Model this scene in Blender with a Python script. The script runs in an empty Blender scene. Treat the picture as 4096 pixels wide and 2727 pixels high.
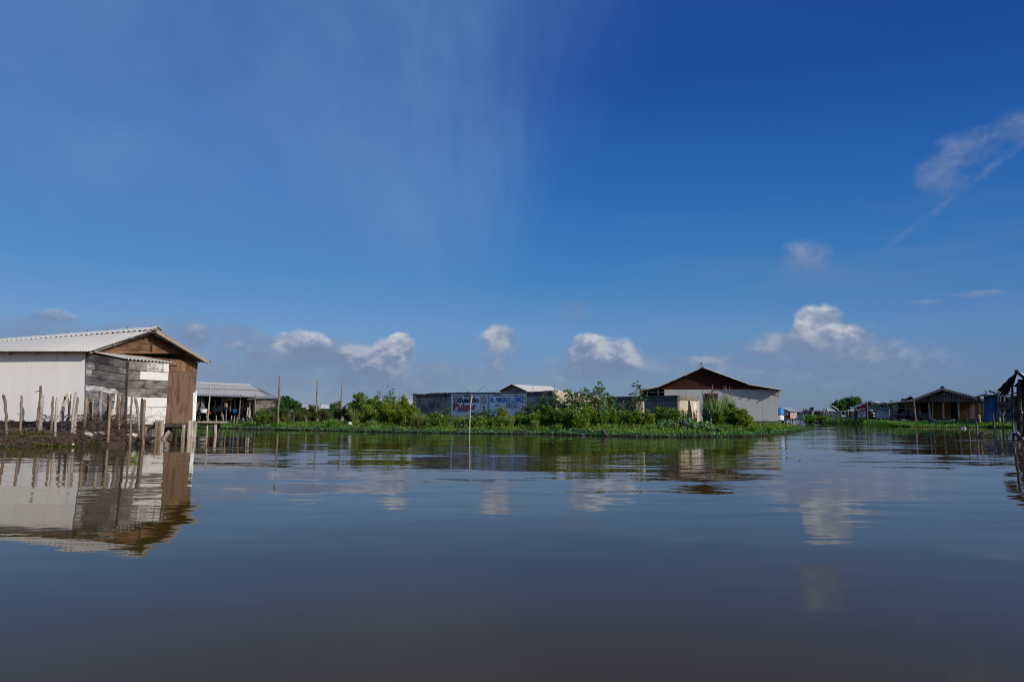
import bpy, math, random
import numpy as np
from mathutils import Vector, Matrix

rnd = random.Random(11)
rng = np.random.default_rng(5)
SC = bpy.context.scene
COL = SC.collection

# ------------------------------------------------------------------ camera
CX, CY, FPX = 2048.0, 1363.5, 2750.0          # photograph's pixel frame (4096 x 2727)
CAM = Vector((0.0, 0.0, 0.78))
PITCH, ROLL = math.radians(6.32), math.radians(0.3)
_f = Vector((0, math.cos(PITCH), math.sin(PITCH)))
_r0 = Vector((1, 0, 0))
_u0 = Vector((0, -math.sin(PITCH), math.cos(PITCH)))
_r = _r0 * math.cos(ROLL) + _u0 * math.sin(ROLL)
_u = _u0 * math.cos(ROLL) - _r0 * math.sin(ROLL)
cam_data = bpy.data.cameras.new('camera')
cam_data.sensor_width = 36.0
cam_data.lens = FPX / 4096.0 * 36.0
cam_data.clip_start = 0.05
cam_data.clip_end = 20000.0
cam = bpy.data.objects.new('camera', cam_data)
COL.objects.link(cam)
cam.matrix_world = Matrix(((_r.x, _u.x, -_f.x, CAM.x), (_r.y, _u.y, -_f.y, CAM.y), (_r.z, _u.z, -_f.z, CAM.z), (0, 0, 0, 1)))
SC.camera = cam

def ray(px, py):
    return _f + _r * ((px - CX) / FPX) + _u * ((CY - py) / FPX)
def at(px, py, Y):
    """world point seen at pixel (px,py), Y metres ahead"""
    d = ray(px, py)
    return CAM + d * (Y / d.y)
def on(px, py, z=0.0):
    d = ray(px, py)
    return CAM + d * ((z - CAM.z) / d.z)
def gx(px, Y, z=0.0):
    """world point at height z, Y metres ahead, in the image column px (near the horizon)"""
    p = at(px, 1668, Y)
    return Vector((p.x, Y, z))
def azel(px, py):
    d = ray(px, py).normalized()
    return math.atan2(d.x, d.y), math.asin(d.z)

# ------------------------------------------------------------------ sun, sky, exposure
SUN_AZ, SUN_EL = math.radians(127.0), math.radians(27.0)      # azimuth clockwise from +Y
SUN = Vector((math.sin(SUN_AZ) * math.cos(SUN_EL), math.cos(SUN_AZ) * math.cos(SUN_EL), math.sin(SUN_EL)))
sl = bpy.data.lights.new('sun', 'SUN')
sl.energy = 5.0
sl.angle = math.radians(0.5)
sl.color = (1.0, 0.91, 0.78)
so = bpy.data.objects.new('sun', sl)
COL.objects.link(so)
so.rotation_euler = (-SUN).to_track_quat('-Z', 'Y').to_euler()
so.location = SUN * 50

SC.view_settings.view_transform = 'Standard'
SC.view_settings.look = 'None'
SC.view_settings.exposure = -0.35
SC.view_settings.gamma = 1.0
SC.view_settings.use_curve_mapping = False
SC.cycles.use_denoising = True
SC.cycles.denoising_prefilter = 'ACCURATE'
SC.cycles.filter_width = 1.0
SC.cycles.use_adaptive_sampling = False
SC.cycles.max_bounces = 6
SC.cycles.diffuse_bounces = 3
SC.cycles.glossy_bounces = 3
SC.cycles.transmission_bounces = 3
SC.cycles.caustics_reflective = False
SC.cycles.caustics_refractive = False

class NT:
    """small wrapper: math on sockets or numbers"""
    def __init__(s, tree):
        s.t = tree; s.n = tree.nodes; s.l = tree.links
    def put(s, sock, v):
        if isinstance(v, bpy.types.NodeSocket): s.l.new(v, sock)
        elif v is not None: sock.default_value = v
    def new(s, kind, **kw):
        n = s.n.new(kind)
        for k, v in kw.items(): setattr(n, k, v)
        return n
    def m(s, op, a, b=None, c=None, clamp=False):
        n = s.n.new('ShaderNodeMath'); n.operation = op; n.use_clamp = clamp
        s.put(n.inputs[0], a); s.put(n.inputs[1], b); s.put(n.inputs[2], c)
        return n.outputs[0]
    def sm(s, v, a, b, lo=0.0, hi=1.0):
        n = s.n.new('ShaderNodeMapRange'); n.interpolation_type = 'SMOOTHSTEP'
        s.put(n.inputs[0], v); s.put(n.inputs[1], a); s.put(n.inputs[2], b); s.put(n.inputs[3], lo); s.put(n.inputs[4], hi)
        return n.outputs[0]
    def lin(s, v, a, b, lo=0.0, hi=1.0):
        n = s.n.new('ShaderNodeMapRange')
        s.put(n.inputs[0], v); s.put(n.inputs[1], a); s.put(n.inputs[2], b); s.put(n.inputs[3], lo); s.put(n.inputs[4], hi)
        return n.outputs[0]
    def mix(s, f, a, b, mode='MIX'):
        n = s.n.new('ShaderNodeMixRGB'); n.blend_type = mode
        s.put(n.inputs[0], f)
        for i, v in ((1, a), (2, b)):
            if isinstance(v, (tuple, list)): v = tuple(v) + ((1,) if len(v) == 3 else ())
            s.put(n.inputs[i], v)
        return n.outputs[0]
    def xyz(s, x=0.0, y=0.0, z=0.0):
        n = s.n.new('ShaderNodeCombineXYZ')
        s.put(n.inputs[0], x); s.put(n.inputs[1], y); s.put(n.inputs[2], z)
        return n.outputs[0]
    def sep(s, v):
        n = s.n.new('ShaderNodeSeparateXYZ'); s.l.new(v, n.inputs[0])
        return n.outputs
    def noise(s, vec, scale, detail=4.0, rough=0.55, dist=0.0, color=False):
        n = s.n.new('ShaderNodeTexNoise')
        if vec is not None: s.l.new(vec, n.inputs['Vector'])
        n.inputs['Scale'].default_value = scale; n.inputs['Detail'].default_value = detail
        n.inputs['Roughness'].default_value = rough; n.inputs['Distortion'].default_value = dist
        return n.outputs['Color' if color else 'Fac']
    def mapping(s, vec, scale=(1, 1, 1), rot=(0, 0, 0), loc=(0, 0, 0)):
        n = s.n.new('ShaderNodeMapping')
        s.l.new(vec, n.inputs['Vector'])
        n.inputs['Scale'].default_value = scale; n.inputs['Rotation'].default_value = rot; n.inputs['Location'].default_value = loc
        return n.outputs[0]
    def ramp(s, f, stops):
        n = s.n.new('ShaderNodeValToRGB'); s.put(n.inputs[0], f)
        e = n.color_ramp.elements
        while len(e) < len(stops): e.new(0.5)
        for i, (p, c) in enumerate(stops):
            e[i].position = p; e[i].color = tuple(c) + ((1,) if len(c) == 3 else ())
        return n.outputs[0]

world = bpy.data.worlds.new('World')
SC.world = world
world.use_nodes = True
w = NT(world.node_tree)
w.n.clear()
w_out = w.new('ShaderNodeOutputWorld'); w_bg = w.new('ShaderNodeBackground')
w.l.new(w_bg.outputs[0], w_out.inputs[0])
w_bg.inputs[1].default_value = 0.10
sky = w.new('ShaderNodeTexSky'); sky.sky_type = 'NISHITA'; sky.sun_disc = False
sky.sun_elevation = SUN_EL; sky.sun_rotation = SUN_AZ
sky.air_density = 1.0; sky.dust_density = 0.35; sky.ozone_density = 3.0
tc = w.new('ShaderNodeTexCoord')
D = tc.outputs['Generated']
dx, dy, dz = w.sep(D)[:3]
AZ = w.m('ARCTAN2', dx, dy)
EL = w.m('ARCSINE', dz)
# polarised part of the skylight (what the filter took out), strongest 90 degrees from the sun
vd = w.new('ShaderNodeVectorMath', operation='DOT_PRODUCT'); w.l.new(D, vd.inputs[0]); vd.inputs[1].default_value = SUN
cosg = vd.outputs['Value']
sin2 = w.m('SUBTRACT', 1.0, w.m('MULTIPLY', cosg, cosg))
pol = w.m('SUBTRACT', 1.0, w.m('MULTIPLY', w.m('MULTIPLY', sin2, w.sm(EL, 0.03, 0.65)), 0.42))
hsv = w.new('ShaderNodeHueSaturation'); w.l.new(sky.outputs[0], hsv.inputs['Color'])
hsv.inputs['Hue'].default_value = 0.512
hsv.inputs['Saturation'].default_value = 1.45
hsv.inputs['Value'].default_value = 1.35
base = w.mix(1.0, hsv.outputs[0], w.xyz(pol, pol, pol), 'MULTIPLY')
# filtered sky: deep blue overhead, paler and greyer towards the humid horizon
k = 1 / 8.0
grad = w.ramp(w.m('MULTIPLY', w.m('MAXIMUM', EL, 0.0), 1 / 1.6), [(p / 1.6, tuple(x * k for x in c)) for p, c in (
    (0.0, (1.55, 2.35, 4.1)), (0.055, (1.62, 2.85, 5.15)), (0.12, (1.45, 3.3, 6.5)), (0.20, (0.66, 2.6, 6.3)), (0.33, (0.34, 1.72, 5.5)), (0.47, (0.20, 1.0, 4.4)), (0.8, (0.14, 0.75, 3.4)), (1.5, (0.12, 0.65, 3.0)))])
grad = w.mix(1.0, grad, (8, 8, 8), 'MULTIPLY')
azc = w.ramp(w.lin(AZ, -0.7, 0.7, 0.0, 1.0), [(0.0, (.66, .575, .54)), (0.3, (.64, .57, .535)), (0.58, (.525, .515, .51)), (0.75, (.485, .49, .49)), (1.0, (.39, .41, .46))])
grad = w.mix(1.0, grad, w.mix(1.0, azc, (2, 2, 2), 'MULTIPLY'), 'MULTIPLY')
base = w.mix(0.85, base, grad)
# bright, whitish sky around the sun (behind the viewer): what fills the shade
glow = w.sm(cosg, 0.42, 0.97)
base = w.mix(1.0, base, w.mix(glow, (1, 1, 1), (8.5, 4.4, 2.3)), 'MULTIPLY')

def over(col, alpha, top):
    return w.mix(alpha, col, top)

# cirrus veil over the left of the sky, with a soft edge
vaz = w.xyz(AZ, EL, 0.0)
a0, e0 = azel(2230, 60); a1, e1 = azel(1960, 950)
nx_, ny_ = (e1 - e0), -(a1 - a0)
ln = math.hypot(nx_, ny_); nx_, ny_ = nx_ / ln, ny_ / ln
side = w.m('ADD', w.m('MULTIPLY', w.m('SUBTRACT', AZ, a0), nx_), w.m('MULTIPLY', w.m('SUBTRACT', EL, e0), ny_))
warp = w.noise(vaz, 3.0, 3)
side = w.m('ADD', side, w.m('MULTIPLY', w.m('SUBTRACT', warp, 0.5), 0.10))
veil = w.sm(w.m('ADD', side, w.m('MULTIPLY', w.m('SUBTRACT', w.noise(w.mapping(vaz, (9, 2.2, 1), (0, 0, math.radians(10))), 1.0, 5), 0.5), 0.22)), -0.12, 0.16)
fa0, fe0 = azel(1830, 1740)
fx, fy = w.m('SUBTRACT', AZ, fa0), w.m('SUBTRACT', EL, fe0)
fang = w.m('ARCTAN2', fx, fy)
frad = w.m('SQRT', w.m('ADD', w.m('MULTIPLY', fx, fx), w.m('MULTIPLY', fy, fy)))
bend = w.m('MULTIPLY', w.m('SUBTRACT', w.noise(vaz, 1.6, 1), 0.5), 0.5)
fan = w.xyz(w.m('MULTIPLY', w.m('ADD', fang, bend), 3.8), w.m('MULTIPLY', frad, 2.6), 0.0)
st1 = w.noise(fan, 1.0, 9, 0.58, 0.0)
st2 = w.noise(w.mapping(vaz, (2.6, 3.4, 1), (0, 0, math.radians(40)), (3, 1, 0)), 1.0, 5, 0.55, 0.4)
streak = w.m('MULTIPLY', w.sm(st1, 0.18, 0.82), w.sm(st2, 0.22, 0.70))
feather = w.m('ADD', fang, w.m('MULTIPLY', w.m('SUBTRACT', w.noise(w.mapping(fan, (1.6, .7, 1), (0, 0, 0), (3, 8, 0)), 1.0, 7, 0.6), 0.5), 0.55))
veil = w.sm(feather, 0.56, -0.22)
va = w.m('MULTIPLY', veil, w.m('ADD', 0.36, w.m('MULTIPLY', streak, 0.52)))
va = w.m('MULTIPLY', va, w.sm(EL, 0.04, 0.34))
base = over(base, va, (1.75, 3.55, 7.0))
# thin streaks low on the right
st3 = w.noise(w.mapping(vaz, (2.2, 20.0, 1), (0, 0, math.radians(-24)), (7, 2, 0)), 1.0, 5, 0.55, 0.3)
fa = w.m('MULTIPLY', w.m('MULTIPLY', w.sm(st3, 0.45, 0.75), w.sm(AZ, -0.05, 0.35)), w.m('MULTIPLY', w.sm(EL, 0.34, 0.16), 0.35))
base = over(base, fa, (1.9, 3.1, 5.6))
# old contrail
(ca, ce), (cb, cf) = azel(4096, 570), azel(3440, 1062)
tx, ty = cb - ca, cf - ce; tl = math.hypot(tx, ty); tx, ty = tx / tl, ty / tl
cu = w.m('ADD', w.m('MULTIPLY', w.m('SUBTRACT', AZ, ca), tx), w.m('MULTIPLY', w.m('SUBTRACT', EL, ce), ty))
cv = w.m('ADD', w.m('MULTIPLY', w.m('SUBTRACT', AZ, ca), -ty), w.m('MULTIPLY', w.m('SUBTRACT', EL, ce), tx))
cv = w.m('ADD', cv, w.m('MULTIPLY', w.m('SUBTRACT', w.noise(vaz, 30, 4), 0.5), 0.010))
cbell = w.m('MULTIPLY', cv, 1 / 0.0040); cbell = w.m('EXPONENT', w.m('MULTIPLY', w.m('MULTIPLY', cbell, cbell), -1.0))
cend = w.m('MULTIPLY', w.sm(cu, -0.3, 0.03), w.sm(cu, tl, tl * 0.55))
calpha = w.m('MULTIPLY', w.m('MULTIPLY', cbell, cend), w.m('MULTIPLY', w.sm(w.noise(w.mapping(vaz, (26, 26, 1)), 1.0, 6, 0.65), 0.3, 0.7), 0.42))
base = over(base, calpha, (2.3, 3.5, 6.0))

# cumulus: each heap is a lobe in direction space broken up by noise, lit from the right and above
n_big = w.noise(w.mapping(vaz, (11, 15, 1), (0, 0, 0), (0.4, 0.2, 0)), 1.0, 10, 0.6, 0.2)
n_lit = w.noise(w.mapping(vaz, (11, 15, 1), (0, 0, 0), (0.52, 0.40, 0)), 1.0, 10, 0.6, 0.2)
n_fine = w.noise(w.mapping(vaz, (46, 58, 1), (0, 0, 0), (2, 6, 0)), 1.0, 7, 0.62, 0.2)
n_soft = w.noise(w.mapping(vaz, (7, 11, 1), (0, 0, 0), (4, 4, 0)), 1.0, 6, 0.55)
shade = w.sm(w.m('SUBTRACT', n_big, n_lit), -0.09, 0.14)
GREY, WHITE = (2.2, 3.05, 4.9), (7.6, 7.9, 8.5)
def cumulus(px, py, rx, ry, alpha, white, soft=0.55, rough=2.2, lift=0.0):
    """heap centred at a pixel of the photograph; rx, ry half sizes in its pixels"""
    global base
    a, e = azel(px, py)
    k = 1 / FPX * math.cos(a) ** 2
    u = w.m('MULTIPLY', w.m('SUBTRACT', AZ, a), 1 / (rx * 1.38 * k)); v = w.m('MULTIPLY', w.m('SUBTRACT', EL, e), 1 / (ry * 1.34 * k / math.cos(a)))
    r2 = w.m('ADD', w.m('MULTIPLY', u, u), w.m('MULTIPLY', v, v))
    f = w.m('SUBTRACT', 1.0, r2)
    f = w.m('ADD', f, w.m('ADD', w.m('MULTIPLY', w.m('SUBTRACT', n_big, 0.5), rough * 1.45), w.m('MULTIPLY', w.m('SUBTRACT', n_fine, 0.5), 0.9)))
    den = w.m('MULTIPLY', w.sm(f, 0.0, soft), alpha)
    lit = w.m('ADD', w.m('MULTIPLY', v, 0.42), w.m('ADD', w.m('ADD', w.m('MULTIPLY', shade, 0.65), w.m('MULTIPLY', n_fine, 0.35)), -0.16 + lift))
    lit = w.m('MULTIPLY', w.sm(lit, 0.0, 0.95), white)
    c = w.mix(lit, GREY, WHITE)
    base = over(base, den, c)
T = 4096 / 2355
# broad grey banks under the heaps
cumulus(520 * T, 845 * T, 560 * T, 70 * T, 0.85, 0.10, 1.6, 1.4)
cumulus(720 * T, 872 * T, 430 * T, 44 * T, 0.60, 0.12, 1.8, 1.2)
cumulus(1250 * T, 880 * T, 330 * T, 34 * T, 0.35, 0.15, 1.8, 1.2)
cumulus(870 * T, 850 * T, 190 * T, 48 * T, 0.75, 0.2, 1.2, 1.6)
cumulus(1890 * T, 835 * T, 270 * T, 56 * T, 0.8, 0.3, 1.4, 1.8)
cumulus(1560 * T, 850 * T, 240 * T, 34 * T, 0.35, 0.2, 1.6, 1.5)
cumulus(1560 * T, 862 * T, 130 * T, 40 * T, 0.40, 0.30, 1.3, 1.8)
cumulus(90 * T, 760 * T, 190 * T, 42 * T, 0.50, 0.06, 1.2, 1.6)
cumulus(390 * T, 762 * T, 120 * T, 38 * T, 0.50, 0.10, 1.2, 1.6)
# lit heaps
cumulus(130 * T, 727 * T, 52 * T, 14 * T, 0.60, 0.55, 0.9, 1.8)
cumulus(452 * T, 777 * T, 34 * T, 26 * T, 0.65, 0.65, 0.9, 2.2)
cumulus(570 * T, 790 * T, 62 * T, 34 * T, 0.62, 0.45, 0.9, 2.2)
cumulus(560 * T, 765 * T, 46 * T, 22 * T, 0.50, 0.00, 1.0, 2.0)
cumulus(690 * T, 788 * T, 52 * T, 24 * T, 0.88, 0.85, 0.6, 1.4, 0.12)
cumulus(725 * T, 826 * T, 60 * T, 26 * T, 0.75, 0.05, 0.8, 1.8)
cumulus(880 * T, 830 * T, 74 * T, 36 * T, 0.80, 0.60, 0.8, 2.4)
cumulus(905 * T, 812 * T, 46 * T, 30 * T, 0.9, 0.75, 0.6, 1.2, 0.1)
cumulus(920 * T, 797 * T, 30 * T, 26 * T, 0.97, 0.95, 0.5, 1.0, 0.2)
cumulus(1148 * T, 800 * T, 40 * T, 56 * T, 0.62, 0.40, 1.0, 2.2)
cumulus(1152 * T, 775 * T, 34 * T, 26 * T, 0.78, 0.8, 0.7, 1.3, 0.12)
cumulus(1340 * T, 845 * T, 95 * T, 40 * T, 0.75, 0.45, 1.0, 1.9)
cumulus(1380 * T, 822 * T, 74 * T, 40 * T, 0.85, 0.72, 0.7, 1.4, 0.1)
cumulus(1352 * T, 793 * T, 34 * T, 22 * T, 0.85, 0.85, 0.6, 1.2, 0.15)
cumulus(1325 * T, 715 * T, 34 * T, 22 * T, 0.30, 0.02, 1.0, 1.8)
cumulus(1610 * T, 832 * T, 34 * T, 12 * T, 0.50, 0.60, 0.9, 1.8)
cumulus(1880 * T, 800 * T, 125 * T, 50 * T, 0.72, 0.40, 1.0, 2.0)
cumulus(1880 * T, 745 * T, 50 * T, 36 * T, 0.93, 0.9, 0.55, 1.5, 0.15)
cumulus(1920 * T, 765 * T, 52 * T, 18 * T, 0.9, 0.9, 0.6, 1.4, 0.15)
cumulus(1850 * T, 785 * T, 70 * T, 26 * T, 0.7, 0.5, 0.9, 1.5, 0.05)
cumulus(2040 * T, 820 * T, 40 * T, 34 * T, 0.55, 0.38, 1.0, 1.8)
cumulus(1862 * T, 592 * T, 58 * T, 36 * T, 0.55, 0.36, 1.3, 1.6)
cumulus(1885 * T, 622 * T, 100 * T, 26 * T, 0.24, 0.05, 1.5, 1.6)
cumulus(2165 * T, 400 * T, 56 * T, 44 * T, 0.45, 0.32, 1.3, 1.8)
cumulus(2240 * T, 338 * T, 76 * T, 40 * T, 0.40, 0.30, 1.4, 1.9)
cumulus(2330 * T, 296 * T, 66 * T, 36 * T, 0.55, 0.38, 1.3, 1.8)
cumulus(2250 * T, 676 * T, 50 * T, 7 * T, 0.40, 0.3, 1.2, 1.8)
cumulus(2125 * T, 696 * T, 40 * T, 6 * T, 0.30, 0.3, 1.2, 1.8)
w.l.new(base, w_bg.inputs[0])

# ------------------------------------------------------------------ object helpers
ORG = {}
def tag(o, label=None, cat=None, group=None, kind=None):
    if label: o['label'] = label
    if cat: o['category'] = cat
    if group: o['group'] = group
    if kind: o['kind'] = kind
    return o
def thing(name, label, cat, loc, group=None):
    o = bpy.data.objects.new(name, None)
    COL.objects.link(o)
    o.location = Vector(loc); o.empty_display_size = 0.3
    ORG[o.name] = Vector(loc)
    return tag(o, label, cat, group)
def link(name, me, parent=None, origin=None):
    o = bpy.data.objects.new(name, me)
    COL.objects.link(o)
    if parent is not None:
        o.parent = parent; ORG[o.name] = ORG[parent.name]
    else:
        o.location = origin if origin is not None else (0, 0, 0)
        ORG[o.name] = Vector(o.location)
    return o

class MB:
    """collects shapes in world coordinates and links them as one mesh"""
    def __init__(s):
        s.v = []; s.f = []; s.uv = []; s.a = []
    def face(s, ids, uv=None, a=0.0):
        s.f.append(tuple(ids)); s.uv.append(uv or [(0, 0)] * len(ids)); s.a.append(a)
    def hexa(s, c, a=0.0):
        """box from 8 corners: bottom ring 0-3, top ring 4-7; the long axis runs 0->1"""
        b = len(s.v); s.v += [Vector(p) for p in c]
        L = (Vector(c[1]) - Vector(c[0])).length; W = (Vector(c[3]) - Vector(c[0])).length; H = (Vector(c[4]) - Vector(c[0])).length
        ou, ov = rnd.uniform(0, 50), rnd.uniform(0, 50)
        Q = lambda x, y: [(ou, ov), (ou + x, ov), (ou + x, ov + y), (ou, ov + y)]
        s.face([b + 3, b + 2, b + 1, b], Q(L, W), a); s.face([b + 4, b + 5, b + 6, b + 7], Q(L, W), a)
        s.face([b, b + 1, b + 5, b + 4], Q(L, H), a); s.face([b + 2, b + 3, b + 7, b + 6], Q(L, H), a)
        s.face([b + 1, b + 2, b + 6, b + 5], Q(W, H), a); s.face([b + 3, b, b + 4, b + 7], Q(W, H), a)
    def beam(s, p0, p1, wd, ht, up=(0, 0, 1), a=0.0):
        p0, p1 = Vector(p0), Vector(p1); d = (p1 - p0).normalized(); up = Vector(up)
        sd = d.cross(up)
        if sd.length < 1e-4: sd = d.cross(Vector((1, 0, 0)))
        sd.normalize(); u2 = sd.cross(d).normalized()
        h = sd * wd / 2; k = u2 * ht / 2
        s.hexa([p0 + h - k, p1 + h - k, p1 - h - k, p0 - h - k, p0 + h + k, p1 + h + k, p1 - h + k, p0 - h + k], a)
    def box(s, c, sx, sy, sz, rz=0.0, a=0.0):
        c = Vector(c); R = Matrix.Rotation(rz, 3, 'Z')
        s.beam(c - R @ Vector((sx / 2, 0, 0)), c + R @ Vector((sx / 2, 0, 0)), sy, sz, a=a)
    def slab(s, p0, p1, p2, p3, t, a=0.0):
        """front face p0..p3 counter-clockwise seen from outside, thickness t behind it; grain runs p0->p1"""
        p0, p1, p2, p3 = [Vector(p) for p in (p0, p1, p2, p3)]
        n = (p1 - p0).cross(p3 - p0).normalized() * t
        s.hexa([p0 - n, p1 - n, p2 - n, p3 - n, p0, p1, p2, p3], a)
    def poly(s, pts, n, t, a=0.0):
        """prism: outline pts (counter-clockwise seen from outside), thickness t behind"""
        b = len(s.v); m = len(pts); n = Vector(n)
        s.v += [Vector(p) for p in pts] + [Vector(p) - n * t for p in pts]
        u = (Vector(pts[1]) - Vector(pts[0])).normalized(); vv = n.cross(u)
        uv = [((Vector(p)).dot(vv), (Vector(p)).dot(u)) for p in pts]
        s.face(list(range(b, b + m)), uv, a)
        s.face(list(range(b + 2 * m - 1, b + m - 1, -1)), uv[::-1], a)
        for i in range(m):
            j = (i + 1) % m
            s.face([b + i, b + i + m, b + j + m, b + j], [(0, 0), (0, t), (1, t), (1, 0)], a)
    def tube(s, pts, rad, n=7, cap=True, a=0.0):
        pts = [Vector(p) for p in pts]
        if not hasattr(rad, '__len__'): rad = [rad] * len(pts)
        b = len(s.v); L = 0.0; ou = rnd.uniform(0, 50); prev = None; ls = []
        for i, p in enumerate(pts):
            d = (pts[min(i + 1, len(pts) - 1)] - pts[max(i - 1, 0)]).normalized()
            ref = Vector((0.31, 0.95, 0.05)) if abs(d.y) < 0.9 else Vector((1, 0, 0))
            e1 = d.cross(ref).normalized(); e2 = d.cross(e1)
            if i: L += (p - pts[i - 1]).length
            ls.append(L)
            for k in range(n):
                t = 2 * math.pi * k / n
                s.v.append(p + (e1 * math.cos(t) + e2 * math.sin(t)) * rad[i])
        for i in range(len(pts) - 1):
            for k in range(n):
                k2 = (k + 1) % n
                vs = [b + i * n + k, b + i * n + k2, b + (i + 1) * n + k2, b + (i + 1) * n + k]
                w_ = 2 * math.pi * max(rad[0], 0.01) / n
                s.face(vs, [(ou + ls[i], k * w_), (ou + ls[i], (k + 1) * w_), (ou + ls[i + 1], (k + 1) * w_), (ou + ls[i + 1], k * w_)], a)
        if cap:
            s.face([b + k for k in range(n)], None, a)
            s.face([b + (len(pts) - 1) * n + k for k in range(n - 1, -1, -1)], None, a)
    def lathe(s, c, prof, n=16, a=0.0, axis=None):
        c = Vector(c); M = axis or Matrix.Identity(3); b = len(s.v)
        for r, z in prof:
            for k in range(n):
                t = 2 * math.pi * k / n
                s.v.append(c + M @ Vector((r * math.cos(t), r * math.sin(t), z)))
        for i in range(len(prof) - 1):
            for k in range(n):
                k2 = (k + 1) % n
                s.face([b + i * n + k, b + i * n + k2, b + (i + 1) * n + k2, b + (i + 1) * n + k], None, a)
        s.face([b + k for k in range(n - 1, -1, -1)], None, a)
        s.face([b + (len(prof) - 1) * n + k for k in range(n)], None, a)
    def corr(s, e0, e1, r1, r0, pitch=0.18, amp=0.022, t=0.012, nv=4, a=0.0, sag=0.0, lap=None):
        """corrugated sheet: eave e0->e1, ridge r0->r1; waves run along the slope"""
        e0, e1, r0, r1 = [Vector(p) for p in (e0, e1, r0, r1)]
        L = max((e1 - e0).length, (r1 - r0).length); nw = max(3, int(L / pitch)); nu = nw * 6
        nrm = (e1 - e0).cross(r0 - e0).normalized()
        if nrm.z < 0: nrm = -nrm
        b = len(s.v); S = (r0 - e0).length
        for lay in (0, 1):
            for j in range(nv + 1):
                for i in range(nu + 1):
                    u, v = i / nu, j / nv
                    p = (e0.lerp(e1, u)).lerp(r0.lerp(r1, u), v)
                    p = p + nrm * (amp * math.sin(2 * math.pi * nw * u) - lay * t)
                    if sag: p.z -= sag * math.sin(math.pi * u) * (1 - v)
                    s.v.append(p)
        N = (nu + 1) * (nv + 1); idx = lambda i, j, l: b + l * N + j * (nu + 1) + i
        for j in range(nv):
            for i in range(nu):
                uv = [(L * q / nu, S * r / nv) for q, r in ((i, j), (i + 1, j), (i + 1, j + 1), (i, j + 1))]
                s.face([idx(i, j, 0), idx(i + 1, j, 0), idx(i + 1, j + 1, 0), idx(i, j + 1, 0)], uv, a)
                s.face([idx(i, j + 1, 1), idx(i + 1, j + 1, 1), idx(i + 1, j, 1), idx(i, j, 1)], uv[::-1], a)
        for i in range(nu):
            s.face([idx(i, 0, 1), idx(i + 1, 0, 1), idx(i + 1, 0, 0), idx(i, 0, 0)], None, a)
            s.face([idx(i, nv, 0), idx(i + 1, nv, 0), idx(i + 1, nv, 1), idx(i, nv, 1)], None, a)
        for j in range(nv):
            s.face([idx(0, j, 0), idx(0, j + 1, 0), idx(0, j + 1, 1), idx(0, j, 1)], None, a)
            s.face([idx(nu, j, 1), idx(nu, j + 1, 1), idx(nu, j + 1, 0), idx(nu, j, 0)], None, a)
    def mesh(s, name, material, off, smooth=False):
        me = bpy.data.meshes.new(name)
        me.from_pydata([tuple(v - off) for v in s.v], [], s.f)
        uvl = me.uv_layers.new(name='UVMap')
        uvl.data.foreach_set('uv', [c for f in s.uv for p in f for c in p])
        at_ = me.attributes.new('paint', 'FLOAT', 'FACE')
        at_.data.foreach_set('value', s.a)
        if smooth: me.polygons.foreach_set('use_smooth', [True] * len(me.polygons))
        me.materials.append(material)
        me.update()
        return me
    def build(s, name, material, parent=None, origin=None, smooth=False):
        off = ORG[parent.name] if parent is not None else Vector(origin if origin is not None else (0, 0, 0))
        return link(name, s.mesh(name, material, off, smooth), parent, origin)

class Plane:
    """upright wall plane through two points; maps pixels of the photograph onto it"""
    def __init__(s, A, B):
        s.o = Vector((A.x, A.y, 0)); d = Vector((B.x - A.x, B.y - A.y, 0)); s.len = d.length
        s.u = d.normalized(); s.v = Vector((0, 0, 1)); s.n = s.u.cross(s.v)
    def pt(s, px, py, off=0.0):
        """point on the plane moved out by off that shows at the pixel"""
        d = ray(px, py)
        t = (s.o + s.n * off - CAM).dot(s.n) / d.dot(s.n)
        return CAM + d * t
    def at(s, a, z, off=0.0):
        return s.o + s.u * a + s.v * z + s.n * off
    def ab(s, px, py):
        p = s.pt(px, py) - s.o
        return p.dot(s.u), p.z

def lerp2(q, u, v):
    """q = bottom-left, bottom-right, top-right, top-left"""
    return Vector(q[0]).lerp(Vector(q[1]), u).lerp(Vector(q[3]).lerp(Vector(q[2]), u), v)

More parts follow.
